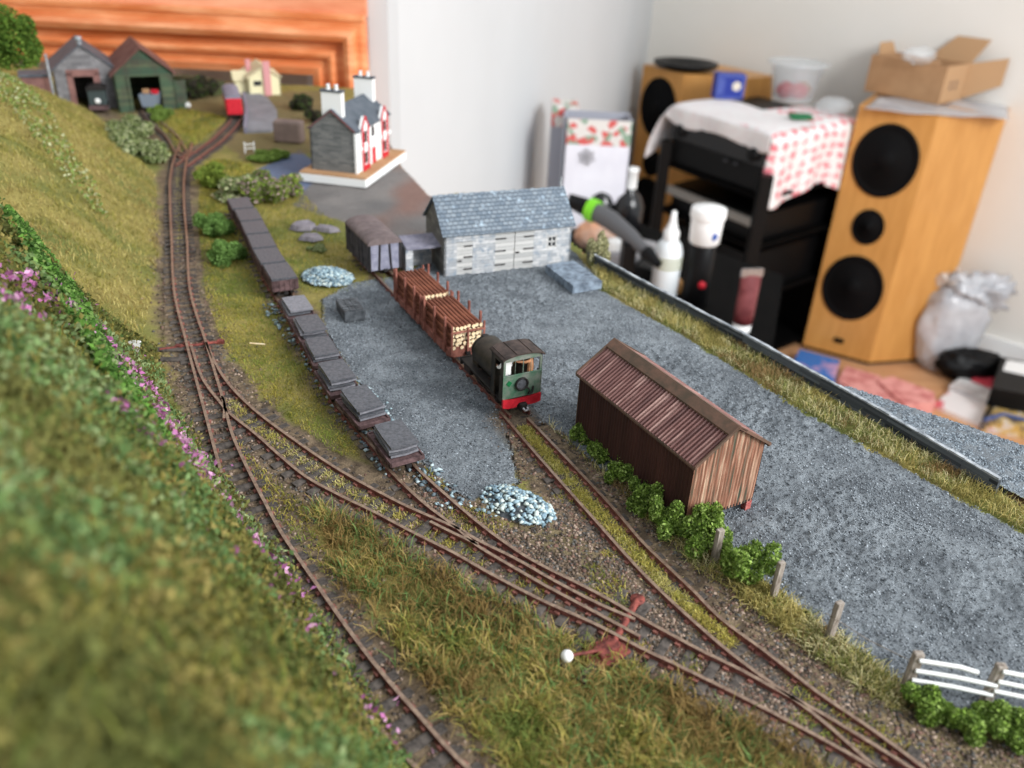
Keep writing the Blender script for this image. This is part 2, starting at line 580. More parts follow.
YARD = [g2(*p) for p in [(430, 262), (400, 276), (352, 284), (322, 300), (322, 322), (345, 365), (372, 400), (402, 440), (432, 474), (470, 503), (520, 484), (505, 430), (545, 425), (566, 440), (600, 470), (680, 520),
                         (725, 552), (775, 592), (830, 634), (905, 690), (960, 712), (1060, 740), (1250, 700), (1250, 620), (1060, 556), (1024, 535), (940, 490), (800, 412), (690, 341), (600, 291), (588, 268), (572, 250)]]
YARD2 = [g2(*p) for p in [(1300, 640), (1100, 545), (995, 489), (900, 432), (836, 394), (838, 380), (1024, 440), (1300, 550)]]
BOARD = [g2(*p) for p in [(293, 205), (303, 188), (330, 150), (370, 120), (410, 150), (440, 190), (440, 262), (395, 240), (352, 225), (322, 215)]]
SLATEWATER = [g2(*p) for p in [(252, 172), (300, 150), (322, 168), (305, 190), (280, 186)]]
SOIL = [g2(*p) for p in [(425, 470), (470, 505), (512, 530), (575, 480), (590, 500), (680, 590), (800, 680), (1000, 800), (860, 800), (620, 640), (400, 530)]]
SOIL2 = [g2(*p) for p in [(540, 415), (600, 468), (690, 545), (752, 602), (838, 668), (930, 712), (1000, 742), (1080, 770), (1080, 860), (940, 830), (860, 740), (720, 606), (600, 486)]]
LONG = [g2(*p) for p in [(300, 505), (345, 517), (400, 545), (480, 590), (560, 634), (700, 700), (830, 770), (900, 830), (560, 830), (450, 715), (395, 655), (345, 590)]]
GOLD = [g2(*p) for p in [(745, 580), (775, 592), (830, 634), (905, 690), (915, 712), (890, 712), (830, 672), (780, 632), (735, 600)]]
GOLD2 = [g2(*p) for p in [(552, 428), (600, 470), (690, 535), (735, 572), (745, 598), (700, 575), (640, 515), (580, 455), (545, 425)]]
VERGE = [g2(*p) for p in [(588, 262), (600, 289), (690, 339), (800, 410), (940, 488), (1024, 533), (1080, 560), (1080, 540), (1000, 497), (860, 420), (740, 345), (640, 288)]]
OLIVE1 = [g2(*p) for p in [(200, 188), (226, 192), (243, 240), (290, 330), (345, 430), (362, 458), (335, 456), (270, 405), (225, 350), (203, 290), (197, 240)]]
OLIVE2 = [g2(*p) for p in [(226, 185), (262, 178), (305, 195), (330, 220), (352, 246), (365, 272), (400, 280), (330, 297), (296, 290), (272, 240), (252, 200)]]
BETW = [g2(*p) for p in [(235, 440), (262, 500), (310, 560), (345, 590), (300, 505)]]
ALLTR = [R[k] for k in R] + [list(map(tuple, C_path.p[::4])), list(map(tuple, E_back.p[::4])), list(map(tuple, far_red.p)), list(map(tuple, far_green.p)), list(map(tuple, far_white.p))]

# outline of the baseboard
EDGE = [(-0.75, -0.45), (0.62, -0.45), g2(1300, 560)] + [g2(1024, 451), g2(930, 418), g2(846, 390), g2(836, 394), g2(800, 375), g2(760, 352), g2(700, 321), g2(640, 290), g2(596, 262), g2(578, 246), g2(470, 192), g2(430, 196), g2(402, 166), g2(372, 108)] + [(-0.19, 0.97), (-0.75, 0.97)]
EDGE = [tuple(map(float, p)) for p in EDGE]


def ground_h(x, y):
    h = hill(x, y)
    h = h + (fbm(x, y, 60, 3, 9) - 0.5) * 0.0022
    return h


def region_cols(x, y):
    """albedo of what the ground is covered in: soil, olive grass, grey grit, painted board"""
    n1 = fbm(x, y, 120, 4, 1)
    n2 = fbm(x, y, 500, 3, 2)
    n3 = fbm(x, y, 35, 3, 5)
    jx = x + (fbm(x, y, 130, 3, 11) - 0.5) * 0.012
    jy = y + (fbm(x, y, 130, 3, 12) - 0.5) * 0.012
    L3 = lambda r, g, b: np.array([lin(r), lin(g), lin(b)])
    def mixc(a, b, t):
        return a * (1 - t[:, None]) + b * t[:, None]
    ol = mixc(L3(116, 108, 54), L3(156, 142, 84), n1)
    ol = mixc(ol, np.broadcast_to(L3(92, 104, 50), ol.shape), np.clip(n3 * 2.4 - 0.95, 0, 0.75))
    soil = mixc(L3(78, 66, 54), L3(132, 114, 92), np.clip(n2 * 2.2 - 0.6, 0, 1))
    grey = mixc(L3(98, 103, 108), L3(130, 136, 141), np.clip(n1 * 2.2 - 0.6, 0, 1))
    dt = np.full(len(x), 1e9)
    for t in ALLTR:
        dt = np.minimum(dt, segdist(jx, jy, t))
    c = ol.copy()
    ss = 1 - sstep(0.006, 0.012, dt)
    c = mixc(c, soil, np.maximum(ss, 0))
    s2 = (inpoly(jx, jy, SOIL) | inpoly(jx, jy, SOIL2)).astype(float)
    c = mixc(c, soil, s2 * 0.8)
    b = inpoly(jx, jy, BETW).astype(float)
    c = mixc(c, soil, b * 0.9)
    jx2, jy2 = (x + jx) / 2, (y + jy) / 2
    yd = inpoly(jx2, jy2, YARD) | inpoly(x, y, YARD2)
    de = segdist(x, y, list(map(tuple, E_path.p[::4])))
    edge = (1 - sstep(0.007, 0.013, de)) * 0.9
    c = mixc(c, grey, yd * (1 - edge))
    bd = inpoly(x, y, BOARD)
    brd = mixc(L3(98, 96, 96), L3(132, 126, 122), n3)
    brd = mixc(brd, np.broadcast_to(L3(128, 92, 80), brd.shape), np.clip(fbm(x, y * 0.5, 30, 2, 31) * 3 - 1.7, 0, 0.7))
    c = mixc(c, brd, bd.astype(float))
    sw = inpoly(x, y, SLATEWATER)
    c = mixc(c, np.broadcast_to(L3(96, 106, 130), c.shape), sw * 1.0)
    # brown ash yard round the far sheds
    far = inpoly(jx, jy, [g2(*p) for p in [(96, 122), (190, 96), (330, 90), (330, 150), (240, 160), (215, 128), (180, 118)]])
    c = mixc(c, mixc(L3(120, 104, 70), L3(104, 84, 70), n1), far * 0.7)
    return c, yd


def grid(x0, x1, y0, y1, st):
    xs, ys = np.arange(x0, x1 + st, st), np.arange(y0, y1 + st, st)
    X, Y = np.meshgrid(xs, ys)
    return X.ravel(), Y.ravel(), len(xs), len(ys)


def surface(name, x0, x1, y0, y1, st, inside, hfun, mats):
    X, Y, nx, ny = grid(x0, x1, y0, y1, st)
    ix, iy = np.meshgrid(np.arange(nx - 1), np.arange(ny - 1))
    a = (iy * nx + ix).ravel()
    Q = np.stack([a, a + 1, a + nx + 1, a + nx], 1)
    ins = inside(X, Y)
    Q = Q[ins[Q].sum(1) >= 3]
    used = np.unique(Q)
    mp = np.full(len(X), -1)
    mp[used] = np.arange(len(used))
    X, Y = X[used], Y[used]
    Z, C = hfun(X, Y)
    return npmesh(name, np.stack([X, Y, Z], 1), mp[Q], mats, C, smooth=True)


# grit shader: colour attribute with fine speckle and strong relief
def ground_mat(name, bdist, sp):
    m = attr_mat(name, 0.85, spec=0.25)
    N, L = m.node_tree.nodes, m.node_tree.links
    b = N['Principled BSDF']
    a = [n for n in N if n.type == 'ATTRIBUTE'][0]
    tc = N.new('ShaderNodeTexCoord')
    nz = N.new('ShaderNodeTexNoise')
    nz.inputs['Scale'].default_value = sp
    nz.inputs['Detail'].default_value = 5
    nz.inputs['Roughness'].default_value = 0.7
    L.new(tc.outputs['Object'], nz.inputs['Vector'])
    r = N.new('ShaderNodeValToRGB')
    r.color_ramp.elements[0].position = 0.36
    r.color_ramp.elements[0].color = (0.66, 0.66, 0.66, 1)
    r.color_ramp.elements[1].position = 0.66
    r.color_ramp.elements[1].color = (1.45, 1.45, 1.43, 1)
    L.new(nz.outputs['Fac'], r.inputs[0])
    mx = N.new('ShaderNodeMix')
    mx.data_type = 'RGBA'
    mx.blend_type = 'MULTIPLY'
    mx.inputs[0].default_value = 1
    L.new(a.outputs['Color'], mx.inputs[6])
    L.new(r.outputs[0], mx.inputs[7])
    L.new(mx.outputs[2], b.inputs['Base Color'])
    bp = N.new('ShaderNodeBump')
    bp.inputs['Distance'].default_value = bdist
    L.new(nz.outputs['Fac'], bp.inputs['Height'])
    L.new(bp.outputs[0], b.inputs['Normal'])
    return m


M_ground = ground_mat('scenic ground cover', 0.0006, 1500)
M_grit = ground_mat('grey grit yard', 0.0007, 1300)


def in_board(X, Y):
    return inpoly(X, Y, EDGE)


def terr(X, Y):
    c, yd = region_cols(X, Y)
    return ground_h(X, Y) - 0.0012 * yd, c


o = surface('layout_ground', -0.72, 0.56, -0.40, 0.965, 0.0024, in_board, terr, M_ground)
tag(o, kind='structure')


def near_terr(X, Y):
    c, yd = region_cols(X, Y)
    return ground_h(X, Y) + 0.0004 + (fbm(X, Y, 700, 2, 4) - 0.5) * 0.0008, c


NEAR = [g2(*p) for p in [(165, 250), (400, 280), (560, 420), (760, 580), (1060, 790), (300, 800), (160, 480)]]
o = surface('trackside_ground', -0.22, 0.15, 0.08, 0.46, 0.0011, lambda X, Y: inpoly(X, Y, NEAR) & ~inpoly(X, Y, YARD) & in_board(X, Y) & (hill(X, Y) < 0.012), near_terr, M_ground)
tag(o, kind='structure')


def yard_h(X, Y):
    c, yd = region_cols(X, Y)
    lump = (np.clip(fbm(X, Y, 620, 2, 21), 0.35, 0.8) - 0.4) * 0.0020 * (0.35 + 1.2 * np.clip(fbm(X, Y, 28, 2, 23) * 2 - 0.6, 0, 1))
    # soften around the road in front of the stone building
    de = segdist(X, Y, list(map(tuple, E_path.p[::4])) + list(map(tuple, E_back.p[::4])))
    lump = lump * (0.25 + 0.75 * sstep(0.004, 0.02, de))
    return ground_h(X, Y) * 0.3 + 0.0006 + lump, c


o = surface('gravel_yard', -0.14, 0.30, 0.14, 0.50, 0.0009, lambda X, Y: inpoly(X, Y, YARD) & in_board(X, Y), yard_h, M_grit)
tag(o, kind='structure')
o = surface('outer_gravel_strip', 0.05, 0.40, 0.15, 0.45, 0.0013, lambda X, Y: inpoly(X, Y, YARD2) & in_board(X, Y), lambda X, Y: (ground_h(X, Y) * 0.3 + 0.0022 + (fbm(X, Y, 500, 3, 8) - .5) * 0.0012, region_cols(X, Y)[0]), M_grit)
tag(o, kind='structure')
# baseboard under the scenery
mb = MB()
mb.prism(EDGE, 'z', -0.055, -0.0012, 0)
bb = mb.build('baseboard', M_ply)
tag(bb, kind='structure')
for x, y in ((-0.65, -0.35), (0.40, -0.35), (-0.65, 0.86), (-0.25, 0.86)):
    MB().box(x - 0.022, x + 0.022, y - 0.022, y + 0.022, -1.0, -0.055).build('baseboard_leg', M_ply, bb)


# ------------------------------------------------------------------ tracks
def rail_mb(mb, pts, zb=0.0, cut=None):
    P = catmull(pts, 5)
    prof = [(-0.0009, 0.0), (0.0009, 0.0), (0.0004, 0.0006), (0.0004, 0.0016), (0.00056, 0.0018), (0.00056, RT), (-0.00056, RT), (-0.00056, 0.0018), (-0.0004, 0.0016), (-0.0004, 0.0006)]
    k, n = len(P), len(prof)
    vs = []
    for i, p in enumerate(P):
        d = P[min(i + 1, k - 1)] - P[max(i - 1, 0)]
        d = d / np.hypot(*d)
        nx, ny = -d[1], d[0]
        for a, z in prof:
            vs.append((p[0] + nx * a, p[1] + ny * a, z + zb))
    for j in range(n):
        fs = [(i * n + j, i * n + (j + 1) % n, (i + 1) * n + (j + 1) % n, (i + 1) * n + j) for i in range(k - 1)]
        mb.add(vs, fs, 1 if prof[j][1] == RT and prof[(j + 1) % n][1] == RT else 0)
    mb.add(vs[:n], [tuple(range(n))], 0)
    mb.add(vs[-n:], [tuple(range(n - 1, -1, -1))], 0)
    return mb


def make_rail(pts, parent, name='rail'):
    # chairs along the rail belong to the rail's mesh
    mb = rail_mb(MB(), pts)
    pa = Path(pts)
    t = 0.003
    while t < pa.L - 0.003:
        p, d = pa.pos(t), pa.dir(t)
        if p[1] < 0.42:
            M = Matrix.Translation((p[0], p[1], 0)) @ Matrix.Rotation(math.atan2(d[1], d[0]), 4, 'Z')
            mb.box(-0.0008, 0.0008, -0.0014, 0.0014, 0.0006, 0.0014, 2, M)
        t += 0.0072
    return mb.build(name, [M_rail, M_railtop, M_chair], parent)


def sleepers(pathpts, parent, off, length=0.0165, step=0.0072, zt=0.0010, start=0.002, stop=None):
    pa = Path(pathpts)
    t = start
    n = 0
    while t < (stop or pa.L) and n < 98:
        p, d = pa.pos(t), pa.dir(t)
        c = p + np.array([-d[1], d[0]]) * off
        hw = 0.0015 * random.uniform(0.85, 1.1)
        s = MB().box(-hw, hw, -length / 2, length / 2, -0.002, zt + random.uniform(-0.0003, 0.0002), bev=0.0002)
        s.build('sleeper', M_sleeper, parent, (c[0], c[1], 0), (0, 0, math.atan2(d[1], d[0]) + random.uniform(-0.03, 0.03)))
        t += step
        n += 1


tA = thing('railway_track', 'curving narrow gauge main line with two rusty rails nearest the hillside', 'railway track')
make_rail(R['A_left'], tA)
make_rail(R['A_right'], tA)
sleepers(R['A_right'], tA, -GA / 2, start=0.02, stop=0.70)
make_rail([g2(*p, RT) for p in [(221, 396), (224.5, 402), (224, 418)]], tA, 'wing_rail')
tB = thing('railway_track', 'rusty branch track curving off the main line from the upper turnout to bottom right', 'railway track')
make_rail(R['B_outer'], tB)
make_rail(R['B_inner'], tB)
make_rail(R['B_closure'], tB, 'switch_rail')
sleepers(R['B_inner'], tB, GA / 2 + 0.0003, length=0.019, start=0.07)
make_rail([g2(*p, RT) for p in [(430, 521), (452, 532), (478, 544)]], tB, 'check_rail')
tC = thing('railway_track', 'dark siding track under the row of slate wagons', 'railway track')
cs = offset(C_path, GA / 2)
cr = offset(C_path, -GA / 2)
tl = C_path.near(g2(403, 466, RT))
make_rail([p for p in offset(C_path, -GA / 2) if p[1] > R['C_left'][0][1] + 0.004] + R['C_left'], tC)
make_rail([p for p in offset(C_path, GA / 2) if p[1] > R['C_right'][0][1] + 0.004] + R['C_right'], tC)
sleepers([tuple(q) for q in C_path.p[::6]], tC, 0)
tE = thing('railway_track', 'straight siding track under the locomotive with yellow grass between its rails', 'railway track')
make_rail([tuple(p) for p in offset(E_back, GA / 2)][::-1][:-2] + R['E_left'][2:] if False else R['E_left'], tE)
make_rail(R['E_right'], tE)
for o_ in (GA / 2, -GA / 2):
    make_rail(offset(E_back, o_), tE)
sleepers(R['E_left'], tE, GA / 2, start=0.004, zt=0.0006)
sleepers([tuple(q) for q in E_back.p[::6]], tE, 0, zt=0.0002)
tF = thing('railway_track', 'far track forking left toward the green engine shed', 'railway track')
for o_ in (GA / 2, -GA / 2):
    make_rail(offset(far_green, o_), tF)
sleepers([tuple(q) for q in far_green.p[::4]], tF, 0)
tG = thing('railway_track', 'far track forking right toward the red coach', 'railway track')
for o_ in (GA / 2, -GA / 2):
    make_rail(offset(far_red, o_), tG)
sleepers([tuple(q) for q in far_red.p[::4]], tG, 0)

# ------------------------------------------------------------------ scattered material
ICO_V = np.array([(1, 0, 0), (-1, 0, 0), (0, 1, 0), (0, -1, 0), (0, 0, 1), (0, 0, -1)], float)
ICO_F = np.array([(0, 2, 4), (2, 1, 4), (1, 3, 4), (3, 0, 4), (2, 0, 5), (1, 2, 5), (3, 1, 5), (0, 3, 5)])


def chips(name, P, size, pal, label, cat='ballast', mats=None):
    n = len(P)
    V = ICO_V[None] * rng.uniform(0.55, 1.25, (n, 6, 3))
    sc_ = size * rng.uniform(0.5, 1.3, (n, 1, 1)) * np.array([1, 1, 0.6])[None, None] * rng.uniform(0.7, 1.2, (n, 1, 3))
    V = V * sc_
    a = rng.uniform(0, 2 * PI, n)
    ca, sa = np.cos(a)[:, None], np.sin(a)[:, None]
    X = V[..., 0] * ca - V[..., 1] * sa
    Y = V[..., 0] * sa + V[..., 1] * ca
    V = np.stack([X, Y, V[..., 2]], -1) + P[:, None, :]
    Fc = (ICO_F[None] + (np.arange(n) * 6)[:, None, None]).reshape(-1, 3)
    pal = np.array([[lin(c) for c in p] for p in pal])
    c = pal[rng.integers(0, len(pal), n)] * rng.uniform(0.75, 1.2, (n, 1))
    o = npmesh(name, V.reshape(-1, 3), Fc, mats or M_chip, np.repeat(c, 6, 0))
    return tag(o, label, cat, kind='stuff')


def sample(poly, n, test=None):
    px = np.array(poly)
    lo, hi = px.min(0), px.max(0)
    out = np.zeros((0, 2))
    for _ in range(60):
        q = rng.uniform(lo, hi, (n * 2, 2))
        k = inpoly(q[:, 0], q[:, 1], poly)
        if test is not None:
            k &= test(q[:, 0], q[:, 1])
        out = np.concatenate([out, q[k]])
        if len(out) >= n:
            break
    return out[:n]


# ballast along the near tracks
pts = []
for key, wd, n in (('A_right', 0.016, 6000), ('B_inner', 0.014, 5000), ('C_right', 0.010, 3500), ('E_left', 0.013, 4000), ('A_left', 0.006, 1500)):
    pa = Path(R[key])
    t = rng.uniform(0, pa.L, n)
    q = np.stack([np.interp(t, pa.s, pa.p[:, 0]), np.interp(t, pa.s, pa.p[:, 1])], 1)
    q += rng.normal(0, wd * 0.55, (n, 2))
    pts.append(q)
pts.append(sample(SOIL, 7000))
pts.append(sample(SOIL2, 3500))
q = np.concatenate(pts)
q = q[(hill(q[:, 0], q[:, 1]) < 0.006) & (q[:, 1] < 0.47) & ~(inpoly(q[:, 0], q[:, 1], YARD) & (rng.random(len(q)) < 0.85))]
q = q[~(inpoly(q[:, 0], q[:, 1], LONG) & (rng.random(len(q)) < 0.8))]
q = q[~(inpoly(q[:, 0], q[:, 1], OLIVE1) & (rng.random(len(q)) < 0.7))]
P = np.stack([q[:, 0], q[:, 1], ground_h(q[:, 0], q[:, 1]) + 0.0004], 1)
chips('track_ballast', P, 0.0008, [(104, 88, 74), (120, 102, 86), (84, 72, 62), (158, 138, 122), (92, 90, 86), (116, 88, 76), (66, 58, 52)],
      'brown and pinkish crushed stone spread between and beside the tracks')
# loose grit lying all over the yard
q = sample(YARD, 105000, in_board)
de = segdist(q[:, 0], q[:, 1], list(map(tuple, E_path.p[::4])) + list(map(tuple, E_back.p[::4])))
q = q[(de > 0.004)]
dn = fbm(q[:, 0], q[:, 1], 38, 3, 77)
q = q[rng.random(len(q)) < 0.25 + 1.2 * (dn - 0.3)]
P = np.stack([q[:, 0], q[:, 1], yard_h(q[:, 0], q[:, 1])[0] + 0.0001], 1)
chips('yard_grit', P, 0.00042, [(106, 113, 119), (118, 125, 131), (94, 100, 106), (136, 143, 149), (112, 118, 123), (80, 85, 90), (164, 171, 177)], 'blue grey grit spread across the whole yard', 'grit')
q = sample(YARD2, 26000, in_board)
P = np.stack([q[:, 0], q[:, 1], ground_h(q[:, 0], q[:, 1]) * 0.3 + 0.0022], 1)
chips('strip_grit', P, 0.00045, [(112, 122, 130), (126, 136, 144), (98, 106, 114), (144, 154, 162), (84, 90, 96), (170, 180, 188)], 'blue grey grit on the strip outside the low yard wall', 'grit')
# blue grey chippings spilled beside the slate siding
q = sample([g2(*p) for p in [(345, 372), (385, 400), (420, 455), (470, 500), (500, 520), (440, 512), (398, 462)]], 200)
q2 = sample([g2(*p) for p in [(268, 300), (290, 318), (395, 462), (385, 480), (300, 360), (262, 310)]], 220)
q = np.concatenate([q, q2])
P = np.stack([q[:, 0], q[:, 1], ground_h(q[:, 0], q[:, 1]) + 0.0010], 1)
chips('spilled_slate_chippings', P, 0.0012, [(150, 172, 178), (112, 128, 136), (92, 104, 110), (176, 192, 196)],
      'blue grey slate chips spilled along both sides of the slate siding', 'stone chips')


def blades(name, q, hfun, length, width, pal, label, lean=0.6, cat='grass', tipc=1.25, z0=0.0, mat_=None):
    """grass: each blade a bent strip of two segments"""
    n = len(q)
    L_ = length * rng.uniform(0.55, 1.3, n)
    a = rng.uniform(0, 2 * PI, n)
    le = rng.uniform(0.30 * lean, lean, n)
    dx, dy = np.cos(a) * le, np.sin(a) * le
    wa = rng.uniform(0, 2 * PI, n)
    wx, wy = np.cos(wa) * width / 2, np.sin(wa) * width / 2
    z = hfun(q[:, 0], q[:, 1]) + z0
    B = np.stack([q[:, 0], q[:, 1], z], 1)
    up = np.sqrt(np.maximum(1 - le ** 2, 0.05))
    Mid = B + np.stack([dx * 0.35, dy * 0.35, up * 0.6], 1) * L_[:, None]
    T = B + np.stack([dx, dy, up * (1 - le * 0.35)], 1) * L_[:, None]
    W = np.stack([wx, wy, np.zeros(n)], 1)
    V = np.stack([B - W, B + W, Mid + W * 0.8, Mid - W * 0.8, T + W * 0.25, T - W * 0.25], 1)
    f = np.array([(0, 1, 2, 3), (3, 2, 4, 5)])
    Fc = (f[None] + (np.arange(n) * 6)[:, None, None]).reshape(-1, 4)
    pal = np.array([[lin(c) for c in p] for p in pal])
    # colour drifts in patches
    k = np.clip((fbm(q[:, 0], q[:, 1], 70, 3, 41) * 1.8 - 0.4) * len(pal) + rng.normal(0, 0.9, n), 0, len(pal) - 1).astype(int)
    c = pal[k] * rng.uniform(0.75, 1.25, (n, 1))
    C = np.repeat(c[:, None, :], 6, 1)
    C[:, 4:] *= tipc
    o = npmesh(name, V.reshape(-1, 3), Fc, mat_ or M_grass, np.clip(C.reshape(-1, 3), 0, 1))
    return tag(o, label, cat, kind='stuff')


OLV = [(116, 124, 54), (146, 140, 58), (170, 158, 72), (186, 172, 90), (134, 146, 64)]
GRN = [(112, 126, 62), (130, 132, 64), (160, 148, 78), (180, 158, 100), (110, 140, 80), (150, 128, 76), (96, 104, 54), (142, 118, 72)]
GLD = [(146, 138, 80), (180, 164, 100), (200, 186, 124), (128, 134, 74), (214, 204, 158), (104, 106, 62), (150, 124, 84)]


def offtrack(x, y, d=0.0045):
    r = np.ones(np.shape(x), bool)
    for k in ('A_right', 'A_left', 'B_inner', 'B_outer', 'C_left', 'C_right', 'E_left', 'E_right'):
        r &= segdist(x, y, R[k]) > d
    return r


q = sample(LONG, 11000, lambda x, y: offtrack(x, y, 0.006))
# bunch into tufts
cen = sample(LONG, 420, lambda x, y: offtrack(x, y, 0.006))
q[:8000] = cen[rng.integers(0, len(cen), 8000)] + rng.normal(0, 0.0016, (8000, 2))
blades('long_meadow_grass', q, ground_h, 0.0062, 0.00038, GRN, 'long tangled green and brown grass in the foreground between the two lines', lean=0.95)
q = sample(GOLD, 3600)
q2 = sample(GOLD2, 1500)
blades('golden_fence_grass', np.concatenate([q, q2]), ground_h, 0.0048, 0.00030, GLD, 'golden dry grass along the post fence and below the shed', lean=0.95)
q = sample(VERGE, 10000)
blades('yellow_verge_grass', q, lambda x, y: ground_h(x, y) * 0.3 + 0.0005, 0.0040, 0.00028, GLD, 'yellow green grass strip between the grey yard and its low wall', lean=0.9)
q = np.concatenate([sample(OLIVE1, 16000, lambda x, y: offtrack(x, y, 0.007)), sample(OLIVE2, 6000)])
blades('short_olive_grass', q, ground_h, 0.0020, 0.00028, OLV, 'short olive and yellow turf between the main line and the slate siding', lean=0.9)
# weeds between the rails
def strip(key, off, wd, n, t0=0.0, t1=1.0):
    pa = Path(R[key])
    t = rng.uniform(pa.L * t0, pa.L * t1, n)
    out = []
    for tt in t:
        p, d = pa.pos(tt), pa.dir(tt)
        o_ = off + rng.normal(0, wd)
        out.append((p[0] - d[1] * o_, p[1] + d[0] * o_))
    return np.array(out)
q = strip('E_left', GA / 2, 0.0017, 8000, 0.06, 0.72)
q2 = strip('B_outer', -GA / 2, 0.0016, 1500, 0.3, 0.95)
q3 = strip('A_right', -GA / 2, 0.001, 260, 0.05, 0.4)
blades('sleeper_weeds', np.concatenate([q, q2, q3]), ground_h, 0.0022, 0.0003, [(176, 164, 84), (196, 184, 104), (150, 148, 70), (206, 196, 130)], 'fine yellow weeds growing between the rails', lean=0.9)
# soil tufts
q = sample(SOIL, 9000)
k = fbm(q[:, 0], q[:, 1], 80, 2, 51) > 0.52
q = q[k]
q2 = sample(BETW, 700)
blades('sparse_lineside_grass', np.concatenate([q, q2]), ground_h, 0.0026, 0.0003, OLV, 'sparse thin grass tufts on the brown soil between the tracks', lean=0.9)
# hillside turf (short) and heath
HILLP = [(-0.70, 0.95), (-0.45, 0.87), (-0.395, 0.785), (-0.345, 0.715), (-0.262, 0.595), (-0.208, 0.465), (-0.178, 0.375), (-0.165, 0.33), (-0.30, 0.33), (-0.48, 0.5), (-0.70, 0.8)]
q = sample(HILLP, 75000)
blades('hillside_turf', q, ground_h, 0.0028, 0.00045, [(134, 132, 66), (154, 146, 76), (176, 164, 96), (194, 180, 116), (158, 140, 84)], 'short olive turf covering the far slope of the hill', lean=0.9)
FARP = [g2(*p) for p in [(196, 184), (226, 184), (262, 176), (252, 165), (215, 160), (196, 168)]] 
q = np.concatenate([sample(FARP, 1500), sample([g2(*p) for p in [(165, 160), (190, 150), (230, 118), (180, 108), (150, 118), (172, 142)]], 4000)])
blades('far_turf', q, ground_h, 0.003, 0.0005, OLV, 'pale turf between the forking tracks in front of the engine sheds', lean=0.8)


# ------------------------------------------------------------------ foam foliage
def foliage_mesh(name, C, size, pal, mats=None, patch=0):
    """C (n,3) centres of leaf flecks: each one small bent card of two triangles"""
    n = len(C)
    a = rng.normal(0, 1, (n, 3))
    a /= np.linalg.norm(a, axis=1)[:, None]
    b = np.cross(a, rng.normal(0, 1, (n, 3)))
    b /= np.linalg.norm(b, axis=1)[:, None]
    c = np.cross(a, b)
    s = (size * rng.uniform(0.6, 1.3, n))[:, None]
    V = np.stack([C + a * s, C + b * s * 0.6 + c * s * 0.25, C - a * s, C - b * s * 0.6 + c * s * 0.25], 1)
    Fc = (np.array([(0, 1, 2), (0, 2, 3)])[None] + (np.arange(n) * 4)[:, None, None]).reshape(-1, 3)
    pal = np.array([[lin(x) for x in p] for p in pal])
    if patch:
        k = np.clip((fbm(C[:, 0], C[:, 1], patch, 3, 91) * 2.4 - 0.7) * len(pal) + rng.normal(0, 0.7, n), 0, len(pal) - 1).astype(int)
    else:
        k = rng.integers(0, len(pal), n)
    col = pal[k] * rng.uniform(0.7, 1.3, (n, 1))
    return npmesh(name, V.reshape(-1, 3), Fc, mats or M_leaf, np.clip(np.repeat(col, 4, 0), 0, 1))


BRIGHT = [(100, 128, 50), (122, 150, 62), (142, 168, 80), (164, 188, 104), (78, 100, 44)]
DULLG = [(116, 132, 78), (140, 152, 98), (164, 172, 122), (96, 112, 66), (186, 190, 150)]


def bush(x, y, r, hgt, label, pal=BRIGHT, n=None, name='bush', size=0.00062, z=None, group=None, cat='bush', lumps=13, core=0.5):
    z = float(ground_h(np.array([x]), np.array([y]))[0]) if z is None else z
    n = n or int(7500 * (r / 0.01) ** 1.3)
    cs = [(0, 0, hgt * 0.40, core)] + [(random.uniform(-0.72, 0.72) * r, random.uniform(-0.72, 0.72) * r, hgt * random.uniform(0.2, 0.85), random.uniform(0.22, 0.36)) for _ in range(lumps)]
    out = []
    for cx, cy, cz, s in cs:
        m = int(n * s * s / sum(q_[3] ** 2 for q_ in cs))
        d = rng.normal(0, 1, (m, 3))
        d /= np.linalg.norm(d, axis=1)[:, None]
        d *= (rng.uniform(0.72, 1.05, m) + 0.2 * (vnoise(d[:, 0] + d[:, 2] * 3, d[:, 1], 2.5, 3) - 0.5))[:, None]
        d *= np.array([r * s, r * s, hgt * 0.55 * s / 0.6])
        d += np.array([cx, cy, cz])
        out.append(d)
    C = np.concatenate(out)
    C = C[C[:, 2] > 0]
    o = foliage_mesh(name, C, size, pal)
    o.location = (x, y, z)
    return tag(o, label, cat, group)


def bush_px(px, py, r, hgt, label, **k):
    x, y = g2(px, py)
    return bush(x, y, r, hgt, label, **k)


bush_px(583, 440, 0.0062, 0.011, 'small bright green bush at the far left corner of the rusty shed')
bush_px(600, 460, 0.0055, 0.009, 'low dark green bush second along the shed side from its far end')
bush_px(620, 480, 0.0060, 0.009, 'low green bush third along the shed side from its far end')
bush_px(645, 508, 0.0070, 0.0115, 'green bush against the middle of the shed side, fourth from the far end')
bush_px(668, 534, 0.0070, 0.0125, 'leafy green bush against the near end of the shed side, fifth from the far end')
bush_px(704, 546, 0.0088, 0.0150, 'tall bright green bush covering the near corner of the rusty shed')
bush_px(746, 582, 0.0088, 0.0150, 'round bright green bush between the first two bare fence posts')
bush_px(928, 716, 0.0075, 0.008, 'bright green bush at the foot of the first white fence post')
bush_px(968, 728, 0.0070, 0.007, 'bright green low bush under the middle of the white rail fence')
bush_px(1012, 738, 0.0075, 0.008, 'bright green bush at the right edge of the picture below the fence')
bush_px(224, 262, 0.012, 0.013, 'soft bright green bush on the turf left of the far slate wagons', pal=[(108, 142, 70), (130, 164, 92), (92, 124, 60)])
bush_px(214, 236, 0.012, 0.014, 'small soft green bush behind the big one left of the slate wagons', pal=[(108, 142, 70), (130, 164, 92), (92, 124, 60)])
bush_px(318, 250, 0.006, 0.003, 'low dark green tuft beside the flat grey rocks', pal=DULLG)
